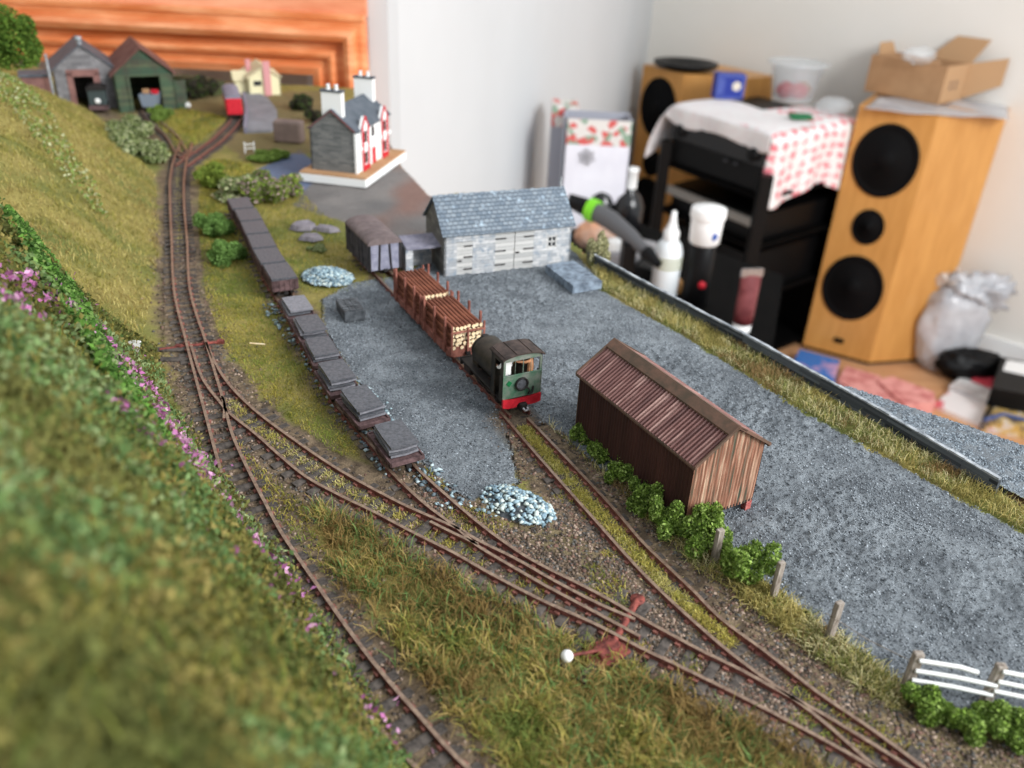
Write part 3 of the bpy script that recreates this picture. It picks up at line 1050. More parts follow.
bush_px(598, 262, 0.008, 0.016, 'pale straw coloured scrub at the right corner of the stone goods shed', pal=[(150, 150, 110), (186, 182, 140), (120, 126, 88), (206, 200, 160)])
bush_px(160, 122, 0.012, 0.012, 'bright green bush in front of the green engine shed')
bush_px(270, 160, 0.016, 0.006, 'low bright green hedge beside the blue grey slate patch', pal=BRIGHT)
bush_px(240, 196, 0.022, 0.013, 'pale flowering scrub behind the last slate wagon', pal=DULLG + [(190, 180, 150)], n=5000, size=0.0013)
bush_px(275, 200, 0.020, 0.016, 'yellow green scrub mound right of the last slate wagon', pal=[(120, 138, 60), (140, 156, 70), (100, 120, 50), (176, 150, 150)], n=5000, size=0.0013)
bush_px(216, 187, 0.016, 0.012, 'green scrub mound where the far tracks join', pal=[(110, 130, 52), (134, 150, 64)], n=3500, size=0.0013)
bush_px(140, 158, 0.030, 0.014, 'dusty grey green scrub at the foot of the far slope', pal=DULLG, n=7000, size=0.0015)
bush_px(128, 138, 0.022, 0.014, 'dusty green scrub bank nearest the stone engine shed', pal=DULLG, n=4000, size=0.0015)
# rounded tree on the hill top left
P0 = aty(12, 42, 0.62)
bush(P0[0] - 0.006, P0[1], 0.020, 0.030, 'rounded green tree on top of the hill at upper left', pal=[(70, 100, 36), (92, 120, 44), (110, 136, 56)], n=9000, name='tree', core=0.95, lumps=6, size=0.0013, z=P0[2] - 0.016, cat='tree')

# heath and heather on the near bank
HEATH = [(-0.62, 0.62), (-0.36, 0.40), (-0.160, 0.335), (-0.132, 0.285), (-0.097, 0.238), (-0.0635, 0.195), (-0.0375, 0.160), (-0.018, 0.130), (0.005, 0.098), (0.04, 0.05), (0.09, -0.02), (-0.3, -0.02), (-0.45, 0.3)]
q = np.concatenate([sample(HEATH, 60000), sample(HEATH, 60000, lambda x, y: (x > -0.22) & (y < 0.34))])
wt = np.clip(fbm(q[:, 0], q[:, 1], 60, 3, 61) * 2.4 - 0.8, 0, 1)
C = np.stack([q[:, 0], q[:, 1], ground_h(q[:, 0], q[:, 1]) + 0.001 + rng.random(len(q)) ** 1.5 * (0.002 + 0.009 * wt)], 1)
C = C[np.linalg.norm(C - CP, axis=1) > 0.05]
o = foliage_mesh('hillside_undergrowth', C, 0.0010, [(92, 96, 50), (122, 116, 60), (140, 128, 74), (108, 122, 68), (92, 118, 68), (116, 140, 88), (142, 156, 108), (108, 108, 58)], patch=32)
tag(o, 'dense mixed green undergrowth covering the near bank at left', 'undergrowth', kind='stuff')
q = sample(HEATH, 42000)
blades('hillside_long_grass', q, ground_h, 0.006, 0.0003, [(122, 128, 58), (146, 138, 62), (106, 130, 60), (166, 148, 78), (92, 122, 60)], 'olive long grass growing through the undergrowth of the near bank', lean=0.8)
# flowering streak on upper slope
q = sample([g2(*p, 0.06) for p in [(0, 76), (30, 82), (84, 128), (96, 150), (60, 140), (26, 116), (0, 104)]], 1100)
C = np.stack([q[:, 0], q[:, 1], ground_h(q[:, 0], q[:, 1]) + 0.002 + rng.random(len(q)) * 0.004], 1)
tag(foliage_mesh('gorse_streak', C, 0.0012, [(130, 148, 80), (112, 134, 62), (190, 192, 150), (150, 162, 96)]), 'bright green gorse streak across the upper far slope', 'gorse', kind='stuff')
q = sample([g2(*p, 0.085) for p in [(0, 170), (20, 180), (70, 225), (150, 330), (120, 350), (60, 270), (0, 205)]], 9000)
C = np.stack([q[:, 0], q[:, 1], ground_h(q[:, 0], q[:, 1]) + 0.002 + rng.random(len(q)) * 0.007], 1)
tag(foliage_mesh('bramble_bank', C, 0.0013, [(74, 112, 44), (96, 136, 56), (120, 152, 80), (60, 90, 36)]), 'leafy green bramble along the crest between the two slopes', 'bramble', kind='stuff')
# heather blossoms in clusters
cl = [g2(x, y, z) for x, y, z in [(8, 270, .085), (30, 262, .085), (55, 268, .08), (75, 300, .07), (110, 330, .055), (145, 350, .045), (150, 378, .035), (60, 250, .08), (100, 290, .07), (150, 440, .03), (168, 452, .03), (185, 450, .025), (190, 470, .02), (175, 490, .02), (40, 400, .06), (135, 420, .04),
                                  (180, 430, .03), (200, 505, .02), (205, 522, .015), (165, 566, .03), (256, 562, .01), (290, 582, .008), (292, 605, .008), (305, 640, .008), (247, 660, .02), (325, 700, .008), (200, 520, .02), (85, 250, .08), (20, 235, .09), (45, 285, .08), (130, 395, .045), (385, 733, .004), (378, 728, .004), (210, 455, .012), (90, 330, .06)]]
pts = []
for ci, (cx, cy) in enumerate(cl):
    m = 34 if ci < 22 else 10
    pts.append(np.stack([rng.normal(cx, 0.0034 if ci < 22 else 0.0045, m), rng.normal(cy, 0.0034 if ci < 22 else 0.0045, m)], 1))
pts.append(sample(HEATH, 260, lambda x, y: (y > 0.2) & (y < 0.36)))
q = np.concatenate(pts)
C = np.stack([q[:, 0], q[:, 1], ground_h(q[:, 0], q[:, 1]) + 0.004 + rng.random(len(q)) * 0.005], 1)
tag(foliage_mesh('heather_blossom', C, 0.00105, [(180, 108, 158), (196, 130, 178), (160, 96, 140), (210, 160, 192)], M_flower), 'pink purple heather blossom dotted over the near bank', 'heather', kind='stuff')
# ================================================================== THINGS ON THE LAYOUT
def frame_at(p, d):
    return (float(p[0]), float(p[1]), RT), math.atan2(d[1], d[0])


def wheelset(mb, x, r=0.003, half=0.0042):
    for s in (-1, 1):
        M = Matrix.Translation((x, s * half, r))
        mb.lathe([(0.0008, -0.0007), (r, -0.0007), (r, 0.0), (r * 0.93, 0.0007), (0.0008, 0.0009)], 20, 0, M, axis='y')
    mb.tube([(x, -half, r), (x, half, r)], 0.0006, 8)
    return mb


# ---- slate wagons ----
SL, SW = 0.0225, 0.0125


def flat_wagon(label):
    t = thing('flat_wagon', label, 'wagon', group='flat wagons carrying slate slabs')
    mb = MB().box(-SL / 2, SL / 2, -SW / 2, SW / 2, 0.0042, 0.0050)
    for s in (-1, 1):
        mb.box(-SL / 2, SL / 2, s * SW / 2 - 0.0003, s * SW / 2 + 0.0003, 0.0040, 0.0056)
        mb.box(s * SL / 2 - 0.0003, s * SL / 2 + 0.0003, -SW / 2, SW / 2, 0.0040, 0.0056)
    mb.build('deck', M_wagon, t)
    mb = MB()
    for s in (-1, 1):
        mb.box(-SL / 2 + 0.001, SL / 2 - 0.001, s * 0.0032 - 0.0005, s * 0.0032 + 0.0005, 0.0024, 0.0042)
        mb.box(s * SL / 2 - 0.0005 * (s > 0), s * SL / 2 + 0.0012, -0.001, 0.001, 0.0028, 0.0040)
        for x in (-0.0055, 0.0055):
            mb.box(x - 0.001, x + 0.001, s * 0.0036 - 0.0004, s * 0.0036 + 0.0006, 0.0016, 0.0036)
    mb.build('underframe', M_black, t)
    for x in (-0.0055, 0.0055):
        wheelset(MB(), x).build('wheelset', M_wheel, t)
    return t


def slab_mesh():
    out = []
    for k in range(4):
        hl, hw, th = SL * 0.385, SW * 0.42, 0.0008
        poly = []
        for (x, y) in ((-hl, -hw), (0, -hw), (hl, -hw), (hl, 0), (hl, hw), (0, hw), (-hl, hw), (-hl, 0)):
            poly.append((x + random.uniform(-0.0004, 0.0004), y + random.uniform(-0.0003, 0.0003)))
        out.append(MB().prism(poly, 'z', 0, th))
    return out


slab_protos = []
for i, m in enumerate(slab_mesh()):
    slab_protos.append(m)
FLAT_PX = [(296, 302), (309, 324), (322, 346), (337, 374), (362, 402), (395, 437)]
ordn = ['flat slate wagon first after the high-sided ones', 'flat slate wagon second in the row of six from the far end', 'flat slate wagon third in the row of six from the far end',
        'flat slate wagon fourth in the row of six, right of a green verge', 'flat slate wagon last but one at the near end of the siding', 'flat slate wagon at the near end of the siding, closest to the viewer']
nst = [2, 3, 3, 4, 4, 4]
posn = ['farthest flat wagon', 'second farthest flat wagon', 'third flat wagon from the far end', 'third flat wagon from the near end', 'second nearest flat wagon', 'nearest flat wagon']
lvl = {0: 'bottom', 1: 'second', 2: 'third', 3: 'fourth'}
wt = None
smesh = []
for i, (px, py) in enumerate(FLAT_PX):
    p = np.array(g2(px, py, 0.011))
    t_ = C_path.near(p)
    p, d = C_path.pos(t_), C_path.dir(t_)
    loc, rz = frame_at(p, d)
    if wt is None:
        wt = flat_wagon(ordn[0])
        w_ = wt
    else:
        w_ = copy_tree(wt)
    w_.location, w_.rotation_euler.z = loc, rz
    w_['label'] = ordn[i]
    z = RT + 0.0057
    for k in range(nst[i]):
        if len(smesh) < 4:
            s = slab_protos[len(smesh)].build('slate_slab', M_slatel if len(smesh) % 2 else M_slate)
            smesh.append(s)
        else:
            s = smesh[(0 if random.random() < .5 else 2) if (nst[i] - 1 - k) % 2 == 0 else (1 if random.random() < .5 else 3)].copy()
            COL.objects.link(s)
        j = k / max(nst[i] - 1, 1)
        s.location = (loc[0] + random.uniform(-0.0008, 0.0008), loc[1] + random.uniform(-0.0008, 0.0008), z)
        s.rotation_euler = (random.uniform(-0.01, 0.01), random.uniform(-0.01, 0.01), rz + random.uniform(-0.05, 0.05))
        z += 0.00130
        nm = 'top' if k == nst[i] - 1 else lvl[k]
        tag(s, f'dark grey slate slab, {nm} of the stack on the {posn[i]}', 'slate slab', 'slate slabs stacked on the flat wagons')

HIGH_PX = [(241, 207), (248, 217), (254, 229), (260, 241), (268, 257), (280, 275)]
hl = ['high-sided wagon farthest up the siding beside the pale scrub', 'high-sided wagon second from the far end of the siding', 'high-sided wagon third from the far end of the siding', 'high-sided wagon fourth from the far end, beside the soft green bush',
      'high-sided wagon fifth from the far end of the siding', 'nearest high-sided wagon, coupled to the first flat slate wagon']
hp = None
for i, (px, py) in enumerate(HIGH_PX):
    t_ = C_path.near(np.array(g2(280, 275, 0.011))) - 0.0236 * (5 - i)
    p, d = C_path.pos(t_), C_path.dir(t_)
    loc, rz = frame_at(p, d)
    if hp is None:
        hp = thing('slate_wagon', '', 'wagon', group='high-sided wagons full of slate waste')
        mb = MB()
        for s in (-1, 1):
            mb.box(-0.0105, 0.0105, s * 0.0062 - 0.0004, s * 0.0062 + 0.0004, 0.0042, 0.0098)
            mb.box(s * 0.0105 - 0.0004, s * 0.0105 + 0.0004, -0.0062, 0.0062, 0.0042, 0.0098)
            for x in np.linspace(-0.0095, 0.0095, 6):
                mb.box(x - 0.0003, x + 0.0003, s * 0.0066 - 0.0002, s * 0.0066 + 0.0004, 0.0042, 0.0098)
            for y in np.linspace(-0.0052, 0.0052, 5):
                mb.box(s * 0.0109 - 0.0003, s * 0.0109 + 0.0003, y - 0.0003, y + 0.0003, 0.0042, 0.0098)
        mb.box(-0.0105, 0.0105, -0.0062, 0.0062, 0.0040, 0.0046)
        mb.build('body', M_wagon, hp)
        mb = MB()
        for s in (-1, 1):
            mb.box(-0.0100, 0.0100, s * 0.0032 - 0.0005, s * 0.0032 + 0.0005, 0.0024, 0.0042)
            mb.box(s * 0.0105, s * 0.0125, -0.001, 0.001, 0.0028, 0.0040)
        mb.build('underframe', M_black, hp)
        for x in (-0.005, 0.005):
            wheelset(MB(), x).build('wheelset', M_wheel, hp)
        # load of packed slate filling the body to the brim
        mb = MB()
        mb.box(-0.0100, 0.0100, -0.0057, 0.0057, 0.0046, 0.0099)
        for k in range(3):
            mb.box(-0.0106 + random.uniform(0, 0.0004), 0.0106, -0.0064 + random.uniform(0, 0.0004), 0.0063, 0.0099 + k * 0.0004, 0.0102 + k * 0.0004)
        ld0 = tag(mb.build('slate_load', M_slate), 'packed dark slate filling the ' + hl[0], 'slate load', 'slate loads in the high-sided wagons')
        w_, ld = hp, ld0
    else:
        w_ = copy_tree(hp)
        ld = ld0.copy()
        COL.objects.link(ld)
    w_.location, w_.rotation_euler.z = loc, rz
    w_['label'] = hl[i]
    ld.location, ld.rotation_euler = loc, (0, 0, rz)
    ld['label'] = 'packed slate in the ' + hl[i]

# ---- the siding train: positions measured along the track behind the cab ----


def on_train(s):
    t_ = E_back.near(E0)
    p = E_back.pos(t_ + s)
    d = E_back.dir(t_ + s)
    return frame_at(p, d)


E0 = np.array(g2(521, 415, RT))
# locomotive: local x runs forward from the rear of the bunker
_loc, _rz = on_train(0.0)
_dd = np.array([-0.50, 0.866]) if False else E_back.dir(0.02)
loco = thing('steam_locomotive', 'small green and black saddle tank steam locomotive with red buffer beam, cab toward the viewer', 'locomotive', _loc, _rz)
LOM = dict(parent=loco)
mb = MB()
mb.box(0.0006, 0.0405, -0.0055, 0.0055, 0.0032, 0.0062)
mb.box(0.0, 0.0410, -0.0080, 0.0080, 0.0062, 0.0070, bev=0.0002)
mb.box(0.0405, 0.0415, -0.0078, 0.0078, 0.0040, 0.0072)
mb.build('frame', M_black, loco)
for x in (0.011, 0.0195, 0.028):
    wheelset(MB(), x, 0.0036, 0.0045).build('wheelset', M_wheel, loco)
for s in (-1, 1):
    mb = MB().tube([(0.011, s * 0.0058, 0.0030), (0.028, s * 0.0058, 0.0030)], 0.0005, 6)
    mb.box(0.031, 0.0375, s * 0.0064 - 0.0015, s * 0.0064 + 0.0015, 0.0030, 0.0060, bev=0.0004)
    mb.tube([(0.0195, s * 0.0064, 0.0030), (0.032, s * 0.0064, 0.0045)], 0.0004, 6)
    mb.build('coupling_rod', M_wheel, loco)
# boiler, smokebox, saddle tank
Mb = Matrix.Translation((0, 0, 0.0130))
mb = MB().lathe([(0.0052, 0.0095), (0.0052, 0.0345), (0.0054, 0.0346), (0.0054, 0.0355), (0.0042, 0.0365), (0.001, 0.0368)], 32, 0, Mb, axis='x')
mb.box(0.0300, 0.0350, -0.0048, 0.0048, 0.0070, 0.0130)
mb.build('boiler', M_locodark, loco)
prof = []
for k in range(25):
    a = math.radians(-28 + k * (236 / 24))
    prof.append((0.0070 * math.cos(a), 0.0137 + 0.0070 * math.sin(a)))
mb = MB().prism(prof, 'x', 0.0102, 0.0310, 0, None, True)
mb.prism([(y * 0.93, 0.0137 + (z - 0.0137) * 0.93) for y, z in prof], 'x', 0.0098, 0.0316, 0, None, True)
tank = mb.build('saddle_tank', M_locodark, loco)
MB().lathe([(0.0018, 0.0), (0.0018, 0.0010), (0.0012, 0.0014), (0.0004, 0.0016)], 18, 0, Matrix.Translation((0.0200, 0, 0.0204))).build('filler_cap', M_locoroof, loco)
MB().lathe([(0.0026, 0), (0.0016, 0.0007), (0.0012, 0.0010), (0.0012, 0.0018), (0.0016, 0.0022), (0.0017, 0.0026), (0.0009, 0.0026)], 20, 0, Matrix.Translation((0.0335, 0, 0.0170))).build('chimney', M_black, loco)
MB().lathe([(0.0014, 0), (0.0014, 0.0016), (0.0009, 0.0022), (0.0003, 0.0024)], 16, 0, Matrix.Translation((0.0145, 0.0, 0.0204))).build('dome', M_locoroof, loco)
# cab
CW = 0.0085
mb = MB()
mb.box(0.0090, 0.0098, -CW, CW, 0.0070, 0.0262)                                # front sheet
mb.build('cab_front', M_locodark, loco)
for s in (-1, 1):
    mb = MB()
    y0, y1 = (s * CW - 0.0003, s * CW + 0.0003)
    mb.box(0.0068, 0.0098, y0, y1, 0.0070, 0.0262)
    mb.box(0.0000, 0.0068, y0, y1, 0.0238, 0.0262)
    mb.box(0.0000, 0.0014, y0, y1, 0.0175, 0.0240)
    mb.box(0.0000, 0.0022, y0, y1, 0.0070, 0.0178)
    mb.tube([(0.0028, s * CW, 0.0085), (0.0028, s * CW, 0.0175)], 0.0002, 6)
    mb.build('cab_side', M_locodark, loco)
# rear sheet with wide window
mb = MB()
mb.box(-0.0003, 0.0003, -CW, CW, 0.0080, 0.0183, 0)
mb.box(-0.0003, 0.0003, -CW, -CW + 0.0009, 0.0183, 0.0245, 0)
mb.box(-0.0003, 0.0003, CW - 0.0009, CW, 0.0183, 0.0245, 0)
arc = [(CW * 1.0 * math.cos(a) * 1.0, 0.0245 + 0.0024 * math.sin(a)) for a in np.linspace(0, PI, 17)]
mb.prism([(y, max(z, 0.0245)) for y, z in arc], 'x', -0.0003, 0.0003, 0)
mb.tube([(-0.0004, 0, 0.0183), (-0.0004, 0, 0.0248)], 0.00022, 6)
for y in (-0.0035, 0.0035):
    mb.tube([(-0.0004, y, 0.0183), (-0.0004, y, 0.0248)], 0.00012, 6)
# raised beading round the panel
for (a, b) in (((-CW, 0.0183), (CW, 0.0183)), ((-CW, 0.0085), (-CW, 0.0183)), ((CW, 0.0085), (CW, 0.0183))):
    mb.tube([(-0.0004, a[0], a[1]), (-0.0004, b[0], b[1])], 0.0002, 6)
bs = mb.build('cab_rear_sheet', M_locogreen, loco)
MB().lathe([(0.0026, 0.0), (0.0029, -0.0003), (0.0029, -0.0010), (0.0023, -0.0010), (0.0021, -0.0004)], 28, 0, Matrix.Translation((-0.0003, 0.0004, 0.0140)), axis='x').build('round_rear_plate', M_black, bs)
MB().lathe([(0.0021, -0.0005), (0.0003, -0.0007)], 24, 0, Matrix.Translation((-0.0003, 0.0004, 0.0140)), axis='x').build('plate_disc', M_slate, bs)
prof = [(0.0062, 0.0150), (0.0046, 0.0165), (0.0036, 0.0148), (0.0044, 0.0136)]
MB().prism([(0.0072, 0.0150), (0.0060, 0.0163), (0.0046, 0.0152), (0.0058, 0.0136)], 'x', -0.0006, -0.0003).build('painted_patch', M_green, bs)
MB().tube([(-0.0010, -0.0016, 0.0123), (-0.0014, -0.0024, 0.0118), (-0.0014, -0.0030, 0.0105), (-0.0013, -0.0024, 0.0093), (-0.0012, -0.0036, 0.0090), (-0.0010, -0.0046, 0.0095), (-0.0010, -0.0048, 0.0120)], 0.00035, 8).build('brake_hose', M_black, bs)
# buffer beam, coupling
mb = MB().prism([(-CW, 0.0046), (-CW + 0.0022, 0.0040), (-0.0024, 0.0040), (-0.0020, 0.0052), (0.0020, 0.0052), (0.0024, 0.0040), (CW - 0.0022, 0.0040), (CW, 0.0046), (CW, 0.0082), (0.0040, 0.0074), (-0.0040, 0.0074), (-CW, 0.0082)], 'x', -0.0012, 0.0)
mb.build('buffer_beam', M_red, loco, None)
mb = MB().box(-0.0030, 0.0, -0.0016, 0.0016, 0.0028, 0.0058, bev=0.0003)
cp = mb.build('coupling', M_black, loco)
MB().tube([(-0.0030, 0.0004, 0.0040), (-0.0042, 0.0000, 0.0034), (-0.0042, -0.0012, 0.0034), (-0.0030, -0.0014, 0.0040)], 0.0005, 8).build('coupling_loop', M_silver, cp)
# roof
arc = [((CW + 0.0008) * math.cos(a), 0.0256 + 0.0021 * math.sin(a)) for a in np.linspace(0, PI, 21)]
arc2 = [((CW + 0.0004) * math.cos(a), 0.0252 + 0.0019 * math.sin(a)) for a in np.linspace(PI, 0, 21)]
mb = MB()
n = 21
vs = [(x, y, z) for x in (-0.0012, 0.0110) for y, z in arc + arc2]
k2 = 2 * n
mb.add(vs, [(i, (i + 1) % k2, k2 + (i + 1) % k2, k2 + i) for i in range(k2)], 0, None, True)
for b in (0, k2):
    mb.add(vs, [(b + i, b + i + 1, b + k2 - 2 - i, b + k2 - 1 - i) for i in range(n - 1)], 0)
for a in np.linspace(0.5, PI - 0.5, 4):
    y, z = (CW + 0.0008) * math.cos(a), 0.0257 + 0.0021 * math.sin(a)
    mb.tube([(-0.0011, y, z), (0.0108, y, z)], 0.00018, 5)
mb.build('cab_roof', M_locoroof, loco)
mb = MB()
for y, z in ((0.001, 0.021), (-0.0015, 0.0195), (0.0028, 0.0185)):
    mb.tube([(0.0090, y, z), (0.0076, y + 0.0006, z + 0.0005), (0.0070, y + 0.0018, z - 0.0003)], 0.0004, 8)
mb.lathe([(0.0011, 0.0078), (0.0011, 0.0088), (0.0004, 0.0089)], 14, 0, Matrix.Translation((0, -0.0004, 0.0225)), axis='x')
mb.build('brass_fittings', M_brass, loco)


# ---- crew ----
def person(name, label, parent_frame, x, y, z, rz, pose, top_mat, leg_mat, skin_mat, hair_mat, h=0.0215, lean=0.0):
    """a standing figure grown from a skeleton; materials by height bands"""
    s = h / 1.75
    J = {'pelvis': (0, 0, 0.95), 'spine': (lean * 0.4, 0, 1.15), 'chest': (lean, 0, 1.36), 'neck': (lean * 1.1, 0, 1.50), 'head': (lean * 1.2 + 0.02, 0, 1.62), 'crown': (lean * 1.2, 0, 1.72)}
    E = [('pelvis', 'spine'), ('spine', 'chest'), ('chest', 'neck'), ('neck', 'head'), ('head', 'crown')]
    Rr = {'pelvis': .15, 'spine': .14, 'chest': .155, 'neck': .055, 'head': .10, 'crown': .075}
    for sd, nm in ((1, 'l'), (-1, 'r')):
        J['hip' + nm], J['knee' + nm], J['ank' + nm], J['toe' + nm] = (0, sd * .10, .88), (0.02, sd * .12, .48), (-.02, sd * .13, .08), (.14, sd * .14, .04)
        J['sho' + nm] = (lean, sd * .20, 1.42)
        el, ha = pose[nm]
        J['elb' + nm], J['han' + nm] = el, ha
        E += [('pelvis', 'hip' + nm), ('hip' + nm, 'knee' + nm), ('knee' + nm, 'ank' + nm), ('ank' + nm, 'toe' + nm), ('chest', 'sho' + nm), ('sho' + nm, 'elb' + nm), ('elb' + nm, 'han' + nm)]
        Rr.update({'hip' + nm: .11, 'knee' + nm: .075, 'ank' + nm: .055, 'toe' + nm: .045, 'sho' + nm: .07, 'elb' + nm: .055, 'han' + nm: .05})
        d = Vector(ha) - Vector(el)
        d.normalize()
        side = d.cross(Vector((0, 0, 1)))
        side = side.normalized() if side.length > 0.01 else Vector((0, 1, 0))
        for k in range(5):
            off = (k - 2) * 0.022 if k < 4 else 0
            tip = Vector(ha) + d * (0.13 - 0.012 * abs(k - 1.5)) + side * off if k < 4 else Vector(ha) + d * 0.05 + side * 0.07
            J[f'f{nm}{k}'] = tuple(tip)
            Rr[f'f{nm}{k}'] = .012
            E.append(('han' + nm, f'f{nm}{k}'))
    names = list(J)
    me = bpy.data.meshes.new(name)
    me.from_pydata([Vector(J[n_]) * s for n_ in names], [(names.index(a), names.index(b)) for a, b in E], [])
    ob = bpy.data.objects.new(name + '_tmp', me)
    COL.objects.link(ob)
    sk = ob.modifiers.new('skin', 'SKIN')
    me.skin_vertices.data if me.skin_vertices else None
    dg = bpy.context.evaluated_depsgraph_get()
    for i, n_ in enumerate(names):
        r_ = Rr[n_] * s
        me.skin_vertices[0].data[i].radius = (r_, r_ * (1.15 if n_ in ('pelvis', 'spine', 'chest') else 1))
    me.skin_vertices[0].data[0].use_root = True
    sub = ob.modifiers.new('sub', 'SUBSURF')
    sub.levels = sub.render_levels = 2
    dg = bpy.context.evaluated_depsgraph_get()
    dg.update()
    ev = ob.evaluated_get(dg)
    m2 = bpy.data.meshes.new_from_object(ev)
    bpy.data.objects.remove(ob)
    body = bpy.data.objects.new(name, m2)
    COL.objects.link(body)
    m2.materials.clear()
    for m_ in (skin_mat, top_mat, leg_mat):
        m2.materials.append(m_)
    hands = [Vector(J['hanl']) * s, Vector(J['hanr']) * s]
    for p in m2.polygons:
        c = p.center
        p.use_smooth = True
        if any((c - q).length < 0.11 * s for q in hands) or c.z > 1.49 * s:
            p.material_index = 0
        elif c.z > 0.93 * s:
            p.material_index = 1
        else:
            p.material_index = 2
    L_ = Vector(parent_frame[0]) + Matrix.Rotation(parent_frame[1], 3, 'Z') @ Vector((x, y, z))
    body.location = L_
    body.rotation_euler = (0, 0, parent_frame[1] + rz)
    hc = Vector(J['head']) * s
    # face features: eyes, nose, mouth and ears on the front of the head
    mb = MB()
    for sd in (-1, 1):
        mb.lathe([(0.0002 * h / 0.0215, 0), (0.00008, 0.0001)], 8, 1, Matrix.Translation((hc.x + 0.094 * s, sd * 0.035 * s, hc.z + 0.01 * s)), axis='x')
        mb.box(hc.x - 0.02 * s, hc.x + 0.015 * s, sd * 0.098 * s - 0.008 * s, sd * 0.098 * s + 0.008 * s, hc.z - 0.03 * s, hc.z + 0.03 * s, 0)
    mb.prism([(hc.x + 0.09 * s, hc.z + 0.01 * s), (hc.x + 0.125 * s, hc.z - 0.03 * s), (hc.x + 0.09 * s, hc.z - 0.035 * s)], 'y', -0.012 * s, 0.012 * s, 0)
    mb.box(hc.x + 0.088 * s, hc.x + 0.097 * s, -0.025 * s, 0.025 * s, hc.z - 0.06 * s, hc.z - 0.05 * s, 1)
    mb.build('face', [skin_mat, M_wheel], body)
    mb = MB().lathe([(0.104 * s, -0.01 * s), (0.112 * s, 0.03 * s), (0.095 * s, 0.085 * s), (0.03 * s, 0.115 * s)], 16, 0, Matrix.Translation((hc.x - 0.012 * s, 0, hc.z + 0.02 * s)))
    mb.box(hc.x + 0.06 * s, hc.x + 0.16 * s, -0.06 * s, 0.06 * s, hc.z + 0.035 * s, hc.z + 0.045 * s)
    mb.build('cap', hair_mat, body)
    return tag(body, label, 'person')


M_skin = mat('skin', rgb(196, 142, 112), rough=0.6)
M_shirt = mat('white shirt cloth', rgb(232, 230, 226), rough=0.8)
M_blue = mat('blue overalls', rgb(46, 66, 90), rough=0.8)
M_tan = mat('tan jacket', rgb(206, 148, 108), rough=0.8)
M_capm = mat('dark cap cloth', rgb(42, 36, 36), rough=0.9)
_stand = (tuple(_loc), _rz)
person('person', 'figure in white shirt and blue overalls standing in the left of the locomotive cab', _stand, 0.0040, 0.0050, 0.0070, 0.1,
       {'l': ((0.12, .26, 1.20), (0.34, .22, 1.22)), 'r': ((0.1, -.27, 1.18), (0.34, -.2, 1.12))}, M_shirt, M_blue, M_skin, M_capm, h=0.0185)
person('person', 'figure in tan jacket reaching across the right of the locomotive cab', _stand, 0.0036, -0.0056, 0.0070, 0.9,
       {'l': ((0.18, .26, 1.36), (0.42, .30, 1.38)), 'r': ((0.08, -.27, 1.16), (0.26, -.24, 1.06))}, M_tan, M_capm, M_skin, M_capm, h=0.0185)


# ---- timber wagons ----
def timber_wagon(frame, label, name='timber_wagon', n_h=7, load_h=0.0122):
    (loc, rz) = frame
    t = thing(name, label, 'wagon', loc, rz, 'bolster wagons loaded with cut logs')
    L_, W_ = 0.0330, 0.0166
    mb = MB().box(0.0, L_, -W_ / 2, W_ / 2, 0.0038, 0.0056, bev=0.0002)
    for s in (-1, 1):
        mb.box(0.0, L_, s * (W_ / 2 - 0.0006) - 0.0006, s * (W_ / 2 - 0.0006) + 0.0006, 0.0022, 0.0040)
    mb.build('deck', M_timber, t)
    for x in (0.0, L_):
        mb = MB()
        prof = [(-W_ / 2, 0.0030), (-W_ / 2 + 0.002, 0.0018), (W_ / 2 - 0.002, 0.0018), (W_ / 2, 0.0030), (W_ / 2, 0.0068), (-W_ / 2, 0.0068)]
        mb.prism(prof, 'x', x - 0.0006, x + 0.0006)
        mb.build('end_plate', M_timber, t)
        mb = MB()
        for y in (-W_ / 2 + 0.0005, 0.0, W_ / 2 - 0.0005):
            mb.box(x - 0.0016 if x == 0 else x, x - 0.0009 if x == 0 else x + 0.0007, y - 0.0004, y + 0.0004, 0.0040, 0.0056 + load_h - (0.002 if y == 0 else 0.0))
        mb.box(x - 0.0017 if x == 0 else x, x - 0.0009 if x == 0 else x + 0.0008, -W_ / 2, W_ / 2, 0.0056 + load_h * 0.68, 0.0056 + load_h * 0.68 + 0.0007)
        mb.build('end_stanchion', M_timber, t)
    for x in (0.0045, 0.0165, 0.0285):
        for s in (-1, 1):
            MB().box(x - 0.0006, x + 0.0006, s * (W_ / 2 + 0.0003) - 0.0005, s * (W_ / 2 + 0.0003) + 0.0005, 0.0030, 0.0060 + load_h + 0.0018, bev=0.00015).build('stake', M_timber, t)
    for x in (0.007, 0.026):
        wheelset(MB(), x, 0.0028).build('wheelset', M_wheel, t)
    MB().box(-0.0022, 0.0, -0.001, 0.001, 0.0026, 0.0042).build('coupling', M_black, t)
    return t


log_proto = []
for k in range(5):
    mb = MB()
    pts = [(0, 0, 0), (0.011, random.uniform(-.00015, .00015), random.uniform(-.0001, .0001)), (0.022, random.uniform(-.00015, .00015), random.uniform(-.0001, .0001)), (0.0330, 0, 0)]
    mb.tube(pts, [0.00092, 0.00088, 0.00084, 0.0008], 9, 0, None, True, 1)
    o = mb.build('cut_log', [M_bark, M_cut])
    log_proto.append(o)
used_proto = set()


